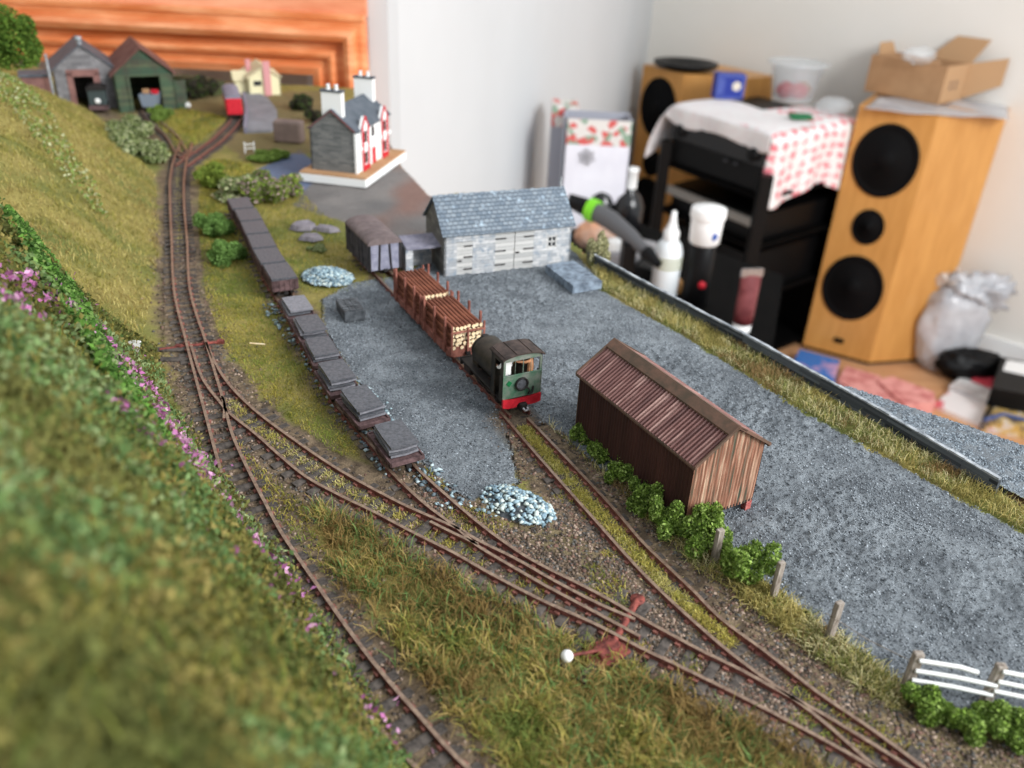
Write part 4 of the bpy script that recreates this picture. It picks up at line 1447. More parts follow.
def place_logs(frame, which, rows=6, cols=4):
    (loc, rz) = frame
    Rm = Matrix.Rotation(rz, 3, 'Z')
    for bi, yc in enumerate((0.0039, -0.0039)):
        for r_ in range(rows):
            for c in range(cols):
                y = yc + (c - (cols - 1) / 2) * 0.00188 + (0.0004 if r_ % 2 else -0.0004) * 0.6
                z = RT + 0.0056 + 0.0009 + r_ * 0.00190
                x = -0.0006 + random.uniform(-0.0005, 0.0005)
                k = random.randrange(5)
                if k not in used_proto:
                    o = log_proto[k]
                    used_proto.add(k)
                else:
                    o = log_proto[k].copy()
                    COL.objects.link(o)
                v = Rm @ Vector((x, y, 0))
                o.location = (loc[0] + v.x, loc[1] + v.y, z)
                o.rotation_euler = (0, 0, rz + random.uniform(-0.008, 0.008))
                side = 'left' if bi == 0 else 'right'
                tag(o, f'thin brown cut log in the {side} bundle on the {which} wagon', 'log', f'logs in the {side} bundle on the {which} wagon')


f1 = on_train(0.0515)
f2 = on_train(0.0880)
timber_wagon(f1, 'red brown timber wagon of cut logs coupled directly behind the locomotive')
timber_wagon(f2, 'red brown timber wagon of cut logs nearest the grey covered van')
place_logs(f1, 'nearer timber')
place_logs(f2, 'farther timber')
for k in range(5):
    if k not in used_proto:
        bpy.data.objects.remove(log_proto[k])

# ---- covered van ----
vp = np.array(g2(389, 280))
vf = on_train(np.hypot(*(vp - E0)))
van = thing('covered_van', 'covered goods van with pale plank end, sides coloured dark for shade and curved brown roof', 'van', vf[0], vf[1])
VW, VL = 0.0178, 0.037
mb = MB()
mb.box(0, VL, -VW / 2, VW / 2, 0.0034, 0.0185)
for k in range(11):
    z = 0.0036 + k * 0.00137
    for s in (-1, 1):
        mb.box(0.0004, VL, s * VW / 2 - 0.0001, s * VW / 2 + 0.0003, z, z + 0.00115)
for x in (0.0, 0.009, 0.015, 0.026, 0.032, VL):
    for s in (-1, 1):
        mb.box(x, x + 0.001 if x < VL else VL + 0.0004, s * VW / 2, s * (VW / 2 + 0.0007), 0.0030, 0.0185) if s > 0 else mb.box(x, x + 0.001 if x < VL else VL + 0.0004, -(VW / 2 + 0.0007), -VW / 2, 0.0030, 0.0185)
mb.build('body', M_vanshade, van)
mb = MB()
for k in range(12):
    z = 0.0036 + k * 0.00145
    half = VW / 2 - 0.0002 if z < 0.0178 else VW / 2 * 0.8
    mb.box(-0.0006, 0.0004, -half, half, z, z + 0.00110)
mb.box(-0.0001, 0.0005, -VW / 2, VW / 2, 0.0034, 0.0190)
mb.build('plank_end', M_vanend, van)
mb = MB()
for y in (-0.0030, 0.0030):
    mb.tube([(-0.0006, y * 1.15, 0.0036), (-0.0008, y, 0.011), (-0.0006, y * 0.85, 0.0195)], 0.0006, 6)
for y in (-VW / 2 + 0.0004, VW / 2 - 0.0004):
    mb.box(-0.0008, 0.0002, y - 0.0006, y + 0.0006, 0.0030, 0.0185)
mb.build('end_strap', M_black, van)
arc = [((VW / 2 + 0.0008) * math.cos(a), 0.0180 + 0.0042 * math.sin(a)) for a in np.linspace(0, PI, 17)]
mb = MB().prism(arc, 'x', -0.0012, VL + 0.0008, 0, None, True)
for x in (0.012, 0.024):
    mb.prism([(y * 1.01, z + 0.0002) for y, z in arc], 'x', x, x + 0.0004)
mb.build('roof', M_vanroof, van)
mb = MB()
for s in (-1, 1):
    mb.box(0.001, VL - 0.001, s * 0.004 - 0.0006, s * 0.004 + 0.0006, 0.0022, 0.0036)
mb.box(-0.0016, 0.0, -0.0012, 0.0012, 0.0026, 0.0040)
mb.build('underframe', M_black, van)
for x in (0.008, 0.030):
    wheelset(MB(), x, 0.0028).build('wheelset', M_wheel, van)


# ================================================================== BUILDINGS
def local(A, B, z=0.0):
    """frame: origin at A, +x along A->B, +y away to the left of that"""
    A, B = np.array(A), np.array(B)
    d = B - A
    return (float(A[0]), float(A[1]), z), math.atan2(d[1], d[0]), float(np.hypot(*d))


def gable(parent, L_, D, eave, ridge, m_wall, m_roof, over=0.0015, along='x', openings=None, th=0.0012, m_roof_edge=None, gable_mats=None):
    """walls (one mesh per wall) and two roof slopes; ridge runs along local x (along='x') or y"""
    def wall_x(name, y0, y1, m, ops=()):
        mb = MB()
        # strips between openings
        xs = [0]
        for (a, b, z0, z1) in ops:
            mb.box(xs[-1], a, y0, y1, 0, eave)
            if z0 > 0:
                mb.box(a, b, y0, y1, 0, z0)
            mb.box(a, b, y0, y1, z1, eave)
            xs.append(b)
        mb.box(xs[-1], L_, y0, y1, 0, eave)
        return mb.build(name, m, parent)
    ops = openings or {}
    if along == 'x':
        wall_x('front_wall', 0, th, m_wall, ops.get('front', ()))
        wall_x('back_wall', D - th, D, m_wall)
        for nm, x0, x1 in (('left_gable', 0, th), ('right_gable', L_ - th, L_)):
            MB().prism([(0, 0), (D, 0), (D, eave), (D / 2, ridge), (0, eave)], 'x', x0, x1).build(nm, (gable_mats or {}).get(nm, m_wall), parent)
        for nm, s in (('roof_front', 0), ('roof_back', 1)):
            sl = (ridge - eave) / (D / 2)
            ye, ze = -over, eave - over * sl
            pr = [(ye, ze), (D / 2, ridge), (D / 2, ridge + 0.0011), (ye, ze + 0.0011)]
            if s:
                pr = [(D - y, z) for y, z in pr]
            MB().prism(pr, 'x', -over, L_ + over).build(nm, m_roof, parent)
    else:
        mb = MB()
        f = [(0, 0), (L_, 0), (L_, eave), (L_ / 2, ridge), (0, eave)]
        o_ = ops.get('front')
        if o_:
            a, b, z1 = o_[0], o_[1], o_[2]
            f = [(0, 0), (a, 0), (a, z1), (b, z1), (b, 0), (L_, 0), (L_, eave), (L_ / 2, ridge), (0, eave)]
        mb.prism(f, 'y', 0, th)
        mb.build('front_gable', m_wall, parent)
        MB().prism([(0, 0), (L_, 0), (L_, eave), (L_ / 2, ridge), (0, eave)], 'y', D - th, D).build('back_gable', m_wall, parent)
        for nm, x0, x1 in (('left_wall', 0, th), ('right_wall', L_ - th, L_)):
            MB().box(x0, x1, 0, D, 0, eave).build(nm, m_wall, parent)
        for nm, s in (('roof_left', 0), ('roof_right', 1)):
            sl = (ridge - eave) / (L_ / 2)
            xe, ze = -over, eave - over * sl
            pr = [(xe, ze), (L_ / 2, ridge), (L_ / 2, ridge + 0.0011), (xe, ze + 0.0011)]
            if s:
                pr = [(L_ - x, z) for x, z in pr]
            MB().prism(pr, 'y', -over, D + over).build(nm, m_roof, parent)


# stone goods shed
l_, rz_, LL = local(g2(444, 278), g2(569, 265), 0.0006)
bld = thing('stone_goods_shed', 'long pale stone goods shed with blue grey slate roof, plank doors and one small window', 'building', l_, rz_)
gable(bld, LL, 0.0350, 0.0245, 0.0395, M_stone, M_roofslate, openings={'front': ((LL * .095, LL * .215, 0, 0.0195), (LL * .39, LL * .695, 0, 0.0225), (LL * .80, LL * .885, 0.0110, 0.0185))}, gable_mats={'left_gable': M_stoneshade})


def plank_door(x0, x1, z1, hinge, parent):
    d = MB().box(x0 + 0.0001, x1 - 0.0001, 0.0004, 0.0010, 0.0002, z1 - 0.0001).build('door', M_door, parent)
    n = max(3, int((x1 - x0) / 0.0014))
    mb = MB()
    for k in range(n):
        a = x0 + (x1 - x0) * k / n
        mb.box(a + 0.0001, a + (x1 - x0) / n - 0.0001, 0.0001, 0.0004, 0.0003, z1 - 0.0002)
    mb.build('plank', M_door, d)
    for zz in (0.16, 0.52, 0.84):
        if hinge > 0:
            a, b = x1 - (x1 - x0) * 0.55, x1
        else:
            a, b = x0, x0 + (x1 - x0) * 0.55
        MB().box(a, b, -0.0003, 0.0002, z1 * zz, z1 * zz + 0.0007).build('strap_hinge', M_black, d)
    return d


d_ = plank_door(LL * .095, LL * .215, 0.0195, 1, bld)
MB().tube([(LL * .105, -0.0004, 0.0085), (LL * .13, -0.0004, 0.0085)], 0.0004, 6).build('handle', M_black, d_)
d_ = plank_door(LL * .39, LL * .54, 0.0225, -1, bld)
d_ = plank_door(LL * .545, LL * .695, 0.0225, 1, bld)
MB().tube([(LL * .55, -0.0004, 0.0105), (LL * .58, -0.0004, 0.0105)], 0.0004, 6).build('handle', M_black, d_)
wn = MB().box(LL * .80, LL * .885, 0.0008, 0.0010, 0.0110, 0.0185).build('window', M_glassdark, bld)
mb = MB()
x0, x1 = LL * .80, LL * .885
for a, b, c, d in ((x0, x1, .0110, .0120), (x0, x1, .0175, .0185), (x0, x1, .0143, .0151), (x0, x0 + .0010, .011, .0185), (x1 - .0010, x1, .011, .0185), ((x0 + x1) / 2 - .0003, (x0 + x1) / 2 + .0003, .011, .0185)):
    mb.box(a, b, 0.0000, 0.0009, c, d)
mb.build('window_frame', M_door, wn)
mb = MB()
for k in range(26):
    a = -0.0015 + (LL + 0.003) * k / 26
    mb.prism([(0.0175 - 0.0014, 0.0388), (0.0175, 0.0408 + 0.0003 * (k % 2)), (0.0175 + 0.0014, 0.0388)], 'x', a, a + (LL + 0.003) / 26 - 0.0001)
mb.build('ridge_tiles', M_roofslate, bld)
MB().lathe([(0.0006, 0), (0.0005, 0.005), (0.0008, 0.0055), (0.0003, 0.0065)], 10, 0, Matrix.Translation((LL - 0.001, 0.0175, 0.040))).build('finial', M_walltop, bld)

# lean-to loading shelter left of the goods shed
lt = thing('loading_shelter', 'small lean-to shelter with flat lilac grey roof between the van and the stone goods shed', 'shelter', l_, rz_)
pA = at(405, 249, 0.0155)
MB().prism([(0.006, 0.0150), (0.022, 0.0170), (0.022, 0.0180), (0.006, 0.0160)], 'x', -0.0195, 0.0).build('roof', M_leanroof, lt)
MB().box(-0.0195, -0.0155, 0.007, 0.0085, 0, 0.0152).build('front_post', M_stone, lt)
MB().box(-0.0190, -0.001, 0.0205, 0.0220, 0, 0.0165).build('back_wall', M_stone, lt)
MB().box(-0.0195, -0.0180, 0.0085, 0.0205, 0, 0.0150).build('side_wall', M_stone, lt)

# rusty corrugated shed raised on brick piers
zE = 0.0285
nE, lE, rE = at(697, 466, zE), at(580, 373, zE), at(766, 443, zE)
ax = (lE - nE)[:2]
ax /= np.hypot(*ax)
LSH = float(np.hypot(*(lE - nE)[:2])) - 0.0014
WSH = 0.0300
org = nE[:2] + ax * 0.0008
shed = thing('corrugated_shed', 'large rusty corrugated iron shed with a pitched roof, beside the siding', 'shed', (float(org[0]), float(org[1]), 0.0004), math.atan2(ax[1], ax[0]))
# local: x runs to the far end, y negative side is to the right
ysg = -1.0


def corr(pA, pB, up, wl=0.0016, amp=0.00022, n_per=6):
    """corrugated panel from bottom edge pA-pB rising by vector 'up'(const) ; normal displaced"""
    pA, pB, up = Vector(pA), Vector(pB), Vector(up)
    nrm = (pB - pA).cross(up).normalized()
    Ln = (pB - pA).length
    n = max(6, int(Ln / wl * n_per))
    vs, fs = [], []
    for i in range(n + 1):
        t = i / n
        o_ = nrm * (amp * math.sin(2 * PI * t * Ln / wl))
        p = pA.lerp(pB, t) + o_
        tp = up(t) if callable(up) else up
        vs += [tuple(p), tuple(p + tp)]
    for i in range(n):
        fs.append((2 * i, 2 * i + 2, 2 * i + 3, 2 * i + 1))
    return vs, fs


base_z = 0.0045
rdg = zE + 0.0096
vs_, fs_ = corr((0, 0, base_z), (LSH, 0, base_z), (0, 0, zE - base_z - 0.0004))
MB().add(vs_, fs_, 0, None, True).build('side_wall', M_corr_wall, shed)
vs_, fs_ = corr((0, -WSH, base_z), (LSH, -WSH, base_z), (0, 0, zE - base_z))
MB().add(vs_, fs_, 0, None, True).build('side_wall', M_corr_wall, shed)
for xx, mm, nm in ((0.0, M_corr_end, 'end_wall'), (LSH, M_corr_wall, 'end_wall')):
    mb = MB()
    n = 120
    vs = []
    for i in range(n + 1):
        y = -WSH * i / n
        top = zE + (rdg - zE) * (1 - abs(2 * i / n - 1))
        xo = xx + 0.0002 * math.sin(2 * PI * (WSH * i / n) / 0.0014)
        vs += [(xo, y, base_z), (xo, y, top)]
    mb.add(vs, [(2 * i, 2 * i + 2, 2 * i + 3, 2 * i + 1) for i in range(n)], 0, None, True)
    mb.build(nm, mm, shed)
for s in (0, 1):
    y0 = 0.0010 if s == 0 else -WSH - 0.0010
    z0 = zE - 0.0006
    vs_, fs_ = corr((-0.0010, y0, z0), (LSH + 0.0010, y0, z0), (0, -WSH / 2 - y0, rdg - z0), wl=0.00160, amp=0.00052, n_per=10)
    rf = MB().add(vs_, fs_, 0, None, True).build('roof_slope', M_corr_roof, shed)
    MB().box(-0.0012, LSH + 0.0012, y0 - 0.0004, y0 + 0.0004, z0 - 0.0009, z0 - 0.0001).build('eaves_board', M_ridge, shed)
mb = MB()
mb.prism([(-WSH / 2 + 0.0036, rdg - 0.0012), (-WSH / 2, rdg + 0.0012), (-WSH / 2 - 0.0036, rdg - 0.0012), (-WSH / 2 - 0.0036, rdg - 0.0019), (-WSH / 2, rdg + 0.0004), (-WSH / 2 + 0.0036, rdg - 0.0019)], 'x', -0.0016, LSH + 0.0014)
mb.build('ridge_cap', M_ridge, shed)
for xx in (-0.0016, LSH + 0.0010):
    mb = MB()
    for s in (-1, 1):
        a = Vector((0, -WSH / 2 + s * (WSH / 2 + 0.0013), zE - 0.0012))
        b = Vector((0, -WSH / 2, rdg + 0.0002))
        up = Vector((0, 0, 0.0012))
        vs = []
        for x2 in (xx, xx + 0.0006):
            for q_ in (a, b, b + up, a + up):
                vs.append((x2, q_.y, q_.z))
        mb.add(vs, [(0, 1, 2, 3), (7, 6, 5, 4), (0, 4, 5, 1), (1, 5, 6, 2), (2, 6, 7, 3), (3, 7, 4, 0)], 0)
    mb.build('bargeboard', M_ridge, shed)
for x in (0.0012, LSH / 2, LSH - 0.0012):
    for y in (-0.0012, -WSH + 0.0012):
        MB().box(x - 0.0012, x + 0.0012, y - 0.0012, y + 0.0012, 0, base_z + 0.0003).build('brick_pier', mat('red brick pier', rgb(150, 60, 56), rgb(186, 110, 104), 900, brick=(0.0012, 0.0005), mortar=rgb(190, 170, 160)), shed)
MB().box(0.0, LSH, -WSH, 0, base_z - 0.0002, base_z + 0.0008).build('floor_deck', M_black, shed)
# the far end frame around the open doorway
mb = MB()
for y in (-0.0006, -0.004):
    mb.box(LSH + 0.0002, LSH + 0.0008, y - 0.0006, y + 0.0004, base_z, zE)
mb.build('door_post', M_ridge, shed)

# far slate house on its card plinth
zP = 0.0068
M_slateh = mat('grey slate gable wall', rgb(96, 98, 98), rgb(128, 128, 126), 160, rough=0.85, brick=(0.006, 0.0016), mortar=rgb(84, 84, 84), bump=0.0002)
M_hroof = mat('dark grey house roof', rgb(70, 78, 86), rgb(92, 98, 106), 120, rough=0.6)
hA, hB = np.array(g2(312, 170, zP)), np.array(g2(357, 175, zP))
l_, rz_, Lh = local(hA, hB, 0.0008)
Dh = 0.068
M_rooffar0 = mat('faded red verge', rgb(136, 70, 66), rough=0.8)
hs = thing('slate_house', 'far slate house with two white chimneys and red and white front on a card plinth', 'house', l_, rz_)
# local: gable end faces the viewer (x 0..Lh), depth along y ; front face is at x = Lh
ev_, rg_ = zP + 0.0295, zP + 0.0430
MB().box(-0.006, Lh + 0.010, -0.009, Dh + 0.010, 0, zP - 0.0012).build('plinth', M_white, hs)
MB().box(-0.0058, Lh + 0.0098, -0.0088, Dh + 0.0098, zP - 0.0012, zP).build('plinth_top', M_card, hs)
MB().prism([(0, zP), (Lh, zP), (Lh, ev_), (Lh / 2, rg_), (0, ev_)], 'y', 0, 0.0015).build('gable_wall', M_slateh, hs)
MB().prism([(0, zP), (Lh, zP), (Lh, ev_), (Lh / 2, rg_), (0, ev_)], 'y', Dh - 0.0015, Dh).build('gable_wall', M_slateh, hs)
MB().box(0, 0.0015, 0, Dh, zP, ev_).build('back_wall', M_slateh, hs)
fr = MB().box(Lh - 0.0015, Lh, 0, Dh, zP, ev_).build('front_wall', M_white, hs)
for s in (0, 1):
    sl = (rg_ - ev_) / (Lh / 2)
    pr = [(-0.0015, ev_ - 0.0015 * sl), (Lh / 2, rg_), (Lh / 2, rg_ + 0.001), (-0.0015, ev_ - 0.0015 * sl + 0.001)]
    if s:
        pr = [(Lh - y, z) for y, z in pr]
    MB().prism(pr, 'y', -0.0008, Dh + 0.0008).build('roof_slope', M_hroof, hs)
# red verge line on the near gable
mb = MB()
for s in (-1, 1):
    mb.tube([(Lh / 2 + s * Lh / 2, -0.0010, ev_), (Lh / 2, -0.0010, rg_)], 0.0003, 6)
mb.build('verge_board', M_rooffar0, hs)
for k, yy in enumerate((0.0016, Dh - 0.0066)):
    c = MB().box(Lh / 2 - 0.0075, Lh / 2 + 0.0075, yy, yy + 0.005, rg_ - 0.006, rg_ + 0.0120).build('chimney_stack', M_white, hs)
    MB().box(Lh / 2 - 0.0082, Lh / 2 + 0.0082, yy - 0.0006, yy + 0.0056, rg_ + 0.0120, rg_ + 0.0132).build('cap', M_hroof, c)
    for dx in (-0.003, 0.003):
        MB().lathe([(0.0015, 0), (0.0012, 0.003), (0.0016, 0.0036), (0.0006, 0.0036)], 14, 0, Matrix.Translation((Lh / 2 + dx, yy + 0.0025, rg_ + 0.0132))).build('chimney_pot', M_white, c)
# front face details: quoins, gabled bays, red bands, dark windows, sill band
for y0 in (0.0070, 0.0460):
    w_ = 0.013
    b = MB().prism([(y0, zP), (y0 + w_, zP), (y0 + w_, ev_), (y0 + w_ / 2, ev_ + 0.0085), (y0, ev_)], 'x', Lh - 0.0005, Lh + 0.0022).build('front_bay', M_white, hs)
    mb = MB()
    mb.box(Lh + 0.0020, Lh + 0.0027, y0, y0 + 0.0026, zP, ev_ + 0.001)
    mb.box(Lh + 0.0020, Lh + 0.0027, y0 + w_ - 0.0026, y0 + w_, zP, ev_ + 0.001)
    mb.tube([(Lh + 0.0024, y0, ev_), (Lh + 0.0024, y0 + w_ / 2, ev_ + 0.0085), (Lh + 0.0024, y0 + w_, ev_)], 0.0007, 6)
    mb.box(Lh + 0.0018, Lh + 0.0025, y0 + 0.003, y0 + w_ - 0.003, zP + 0.0, zP + 0.004)
    mb.build('red_trim', M_red, b)
    for z0 in (zP + 0.005, zP + 0.020):
        MB().box(Lh + 0.0018, Lh + 0.0024, y0 + 0.004, y0 + w_ - 0.004, z0, z0 + 0.0078).build('window', M_glassdark, b)
d = MB().box(Lh - 0.0002, Lh + 0.0006, 0.0310, 0.0370, zP, zP + 0.0115).build('front_door', M_red, hs)
for z0, y0 in ((zP + 0.020, 0.0310),):
    MB().box(Lh - 0.0002, Lh + 0.0006, y0, y0 + 0.0045, z0, z0 + 0.007).build('window', M_glassdark, hs)
mb = MB()
for k in range(9):
    mb.box(Lh - 0.0010, Lh + 0.0008, -0.0006, 0.0022 if k % 2 else 0.0034, zP + k * 0.0032, zP + k * 0.0032 + 0.0029)
mb.build('corner_quoins', M_white, hs)
MB().box(Lh - 0.0002, Lh + 0.0026, 0.003, 0.065, zP + 0.0155, zP + 0.0178).build('sill_band', M_white, hs)

# stone engine shed (far left)
M_eng = mat('grey engine shed stone', rgb(104, 102, 104), rgb(142, 140, 142), 120, rough=0.85, brick=(0.008, 0.003), mortar=rgb(92, 90, 92))
M_greenboard = mat('weathered green boarding', rgb(54, 84, 66), rgb(98, 108, 78), 60, rough=0.8, brick=(0.1, 0.003), mortar=rgb(44, 60, 50), lo=0.4, hi=0.7, c3=rgb(70, 64, 56))
M_rooffar = mat('dark brown far roof', rgb(96, 62, 56), rgb(120, 86, 78), 90, rough=0.8)
M_brickfar = mat('faded red brick', rgb(122, 88, 84), rgb(150, 110, 102), 120, rough=0.85)
M_inside = mat('shadowed whitewash', rgb(150, 146, 142), rough=0.9)
l_, rz_, Lg = local(g2(61, 112), g2(122, 109), 0.0)
es = thing('stone_engine_shed', 'grey stone engine shed with brick arch doorway at far left by the hill', 'building', l_, rz_)
gable(es, Lg, 0.06, 0.036, 0.056, M_eng, M_hroof, along='y', openings={'front': (Lg * .30, Lg * .62, 0.030)}, over=0.002)
mb = MB()
for a, b, c, d in ((Lg * .20, Lg * .30, 0, 0.034), (Lg * .62, Lg * .73, 0, 0.034), (Lg * .20, Lg * .73, 0.030, 0.036)):
    mb.box(a, b, -0.001, 0.0002, c, d)
mb.build('doorway_surround', M_brickfar, es)
MB().lathe([(0.002, 0), (0.002, 0.006), (0.0026, 0.0064), (0.0026, 0.009), (0.001, 0.009)], 12, 0, Matrix.Translation((Lg / 2, 0.004, 0.054))).build('ridge_vent', M_walltop, es)
MB().tube([(-0.003, -0.002, 0), (-0.003, -0.002, 0.050)], 0.0010, 8).build('flue_pipe', M_walltop, es)
MB().box(-0.026, -0.002, 0.006, 0.030, 0, 0.030).build('brick_annexe', M_brickfar, es)
MB().box(-0.028, -0.001, 0.004, 0.032, 0.030, 0.032).build('annexe_roof', M_hroof, es)

l_, rz_, Lg = local(g2(120, 113), g2(178, 110), 0.0)
gs = thing('green_engine_shed', 'green boarded engine shed with brown roof and wide open doorway', 'building', l_, rz_)
gable(gs, Lg, 0.07, 0.034, 0.055, M_greenboard, M_rooffar, along='y', openings={'front': (Lg * .25, Lg * .76, 0.031)}, over=0.003)
MB().box(Lg * .20, Lg * .25, -0.0012, 0.0, 0, 0.032).build('door_leaf', M_greenboard, gs)
MB().box(Lg, Lg + 0.010, 0.002, 0.004, 0, 0.026).build('open_door', M_greenboard, gs)
# rolling stock in the two sheds
c = g2(104, 112)
sl_ = thing('shed_locomotive', 'dark grey locomotive poking out of the stone engine shed', 'locomotive', (c[0], c[1] - 0.008, 0.0), math.radians(112))
MB().box(0, 0.036, -0.0085, 0.0085, 0.0060, 0.0075, bev=0.0003).build('frame', M_black, sl_)
MB().box(0, 0.030, -0.0075, 0.0075, 0.0075, 0.0210, bev=0.0008).build('cab', mat('dark green grey paint', rgb(58, 68, 68), rough=0.6), sl_)
MB().prism([(0.0085 * math.cos(a), 0.0205 + 0.004 * math.sin(a)) for a in np.linspace(0, PI, 13)], 'x', -0.001, 0.031).build('roof', M_black, sl_)
MB().box(-0.0012, 0, -0.008, 0.008, 0.0035, 0.0075).build('buffer_beam', M_wagon, sl_)
MB().lathe([(0.002, 0), (0.0024, -0.001), (0.0016, -0.0012)], 14, 0, Matrix.Translation((-0.0002, 0, 0.0115)), axis='x').build('headlamp', M_white, sl_)
wheelset(wheelset(MB(), 0.008), 0.022).build('wheelset', M_wheel, sl_)
c = g2(150, 114)
sw_ = thing('tipper_wagon', 'pale grey blue tub wagon standing in the doorway of the green engine shed', 'wagon', (c[0], c[1] + 0.001, 0.0), math.radians(100))
MB().prism([(-0.008, 0.0165), (-0.006, 0.0060), (0.006, 0.0060), (0.008, 0.0165)], 'x', 0, 0.020).build('tub', mat('grey blue tub paint', rgb(120, 130, 142), rough=0.7), sw_)
MB().box(0, 0.021, -0.004, 0.004, 0.0035, 0.0060).build('frame', M_black, sw_)
wheelset(wheelset(MB(), 0.005), 0.016).build('wheelset', M_wheel, sw_)
for dx, dz, m_, nm, lb in ((-0.004, 0.0165, M_red, 'paint_tin', 'small bright red box on top of the grey blue tub wagon'), (0.004, 0.0165, M_card, 'sack', 'pale sack on top of the grey blue tub wagon')):
    o = MB().box(-0.003, 0.003, -0.002, 0.002, 0, 0.004, bev=0.0008).build(nm, m_)
    o.location = (c[0] - dx, c[1] + 0.008, dz)
    tag(o, lb, 'box' if nm == 'paint_tin' else 'sack')

# cream cottage
M_cream = mat('cream cottage render', rgb(226, 218, 178), rough=0.9)
M_creamroof = mat('pale straw roof', rgb(206, 196, 160), rough=0.9)
M_pinkr = mat('faded pink chimney breast', rgb(206, 146, 146), rough=0.9)
l_, rz_, Lc = local(g2(250, 96), g2(281, 95), 0.0)
cc = thing('cream_cottage', 'small cream cottage with pink chimney breast beyond the road', 'house', l_, rz_)
gable(cc, Lc, 0.045, 0.018, 0.0275, M_cream, M_creamroof, along='y', over=0.002)
MB().box(-0.012, 0.002, 0.010, 0.030, 0, 0.014).build('rear_wing', M_cream, cc)
MB().prism([(0.008, 0.0135), (0.020, 0.022), (0.032, 0.0135)], 'x', -0.014, 0.004).build('wing_roof', M_creamroof, cc)
MB().box(Lc * .48, Lc * .70, -0.0025, 0.0, 0, 0.0335).build('chimney_breast', M_pinkr, cc)
MB().box(0.001, 0.006, 0.018, 0.024, 0.018, 0.032).build('chimney_stack', M_pinkr, cc)
MB().box(Lc * .16, Lc * .40, -0.0008, 0.0, 0.010, 0.0145).build('window', M_glassdark, cc)

# red coach on the far track
c = g2(236, 121)
rc = thing('red_coach', 'red ended coach with grey roof on the far right-hand track', 'coach', (c[0], c[1], 0.0015), math.radians(111))
MB().box(0, 0.055, -0.0068, 0.0068, 0.0040, 0.0180, bev=0.0006).build('body', M_red, rc)
MB().prism([(0.0074 * math.cos(a), 0.0172 + 0.0040 * math.sin(a)) for a in np.linspace(0, PI, 13)], 'x', 0.0006, 0.056).build('roof', M_leanroof, rc)
MB().box(0.001, 0.054, -0.004, 0.004, 0.0025, 0.0045).build('underframe', M_black, rc)
wheelset(wheelset(MB(), 0.010), 0.044).build('wheelset', M_wheel, rc)

# road, walls and huts in the distance
M_road = mat('grey road surface', rgb(112, 112, 116), rgb(136, 136, 140), 60, rough=0.9)
poly = [g2(*p) for p in [(243, 93), (255, 92), (268, 100), (277, 112), (278, 124), (272, 133), (246, 134), (247, 112)]]
o = MB().prism([tuple(map(float, p)) for p in poly], 'z', 0.0, 0.0022).build('road', M_road)
tag(o, kind='structure')


def ribbon_wall(name, px, h, th, m, label, cat='wall', mtop=None, z0=0.0):
    P_ = [np.array(g2(*p)) for p in px]
    mb = MB()
    for a, b in zip(P_[:-1], P_[1:]):
        d = (b - a) / np.hypot(*(b - a))
        n_ = np.array([-d[1], d[0]]) * th / 2
        q_ = [a + n_, b + n_, b - n_, a - n_]
        mb.prism([tuple(map(float, v)) for v in q_], 'z', z0, h)
    o = mb.build(name, m)
    if mtop:
        mb = MB()
        for a, b in zip(P_[:-1], P_[1:]):
            d = (b - a) / np.hypot(*(b - a))
            n_ = np.array([-d[1], d[0]]) * th / 2 * 1.05
            k = max(1, int(np.hypot(*(b - a)) / 0.006))
            for i in range(k):
                u, v = a + (b - a) * i / k, a + (b - a) * (i + 0.96) / k
                j = random.uniform(-0.0002, 0.0002)
                mb.prism([tuple(map(float, x)) for x in (u + n_, v + n_, v - n_, u - n_)], 'z', h, h + 0.0007 + j)
        mb.build('coping', mtop, o)
    return tag(o, label, cat)


ribbon_wall('yard_wall', [(588, 262), (640, 291), (690, 318), (740, 345), (800, 379), (860, 413), (930, 455), (995, 494)], 0.0062, 0.0016, M_wallstone, 'low slate wall with pale scraped top edging the grey yard', mtop=M_walltop)
ribbon_wall('road_wall', [(246, 134), (247, 112), (244, 98)], 0.006, 0.003, M_leanroof, 'pale low wall along the left side of the far road')
o = MB().box(-0.012, 0.012, -0.006, 0.006, 0, 0.018, bev=0.002).build('stone_hut', mat('brown stone', rgb(112, 96, 90), rgb(130, 112, 104), 80))
o.location = (*g2(290, 142), 0)
o.rotation_euler = (0, 0, -0.1)
tag(o, 'plain brown stone hut behind the slate house', 'hut')
ribbon_wall('dark_hedge', [(180, 88), (205, 92), (220, 95)], 0.013, 0.016, mat('dark hedge', rgb(60, 52, 44), rgb(70, 80, 40), 60), 'dark scrubby bank between the green engine shed and the red coach', 'hedge')
for (px, py, r_, h_, lb) in ((200, 98, 0.016, 0.018, 'dark green bush on the bank right of the green engine shed'), (302, 110, 0.012, 0.013, 'dark tangled scrub right of the cream cottage'), (316, 122, 0.009, 0.010, 'dark scrub in front of the right pine moulding'),
                             (190, 96, 0.014, 0.014, 'brown scrub beside the green engine shed wall')):
    bush_px(px, py, r_, h_, lb, pal=[(62, 58, 50), (84, 76, 60), (70, 92, 40), (54, 48, 48)], n=3000, size=0.0018)
# buffer fence with white gate posts near the far junction
wg = thing('white_gate', 'tiny white picket gate by the far junction', 'gate', (*g2(250, 153), 0.0), 0.4)
wg.scale = (0.6, 0.6, 0.8)
for x in (-0.006, 0.006):
    MB().box(x - 0.0008, x + 0.0008, -0.0008, 0.0008, 0, 0.011).build('post', M_white, wg)
MB().box(-0.006, 0.006, -0.0004, 0.0004, 0.004, 0.0052).box(-0.006, 0.006, -0.0004, 0.0004, 0.008, 0.0092).build('rail', M_white, wg)

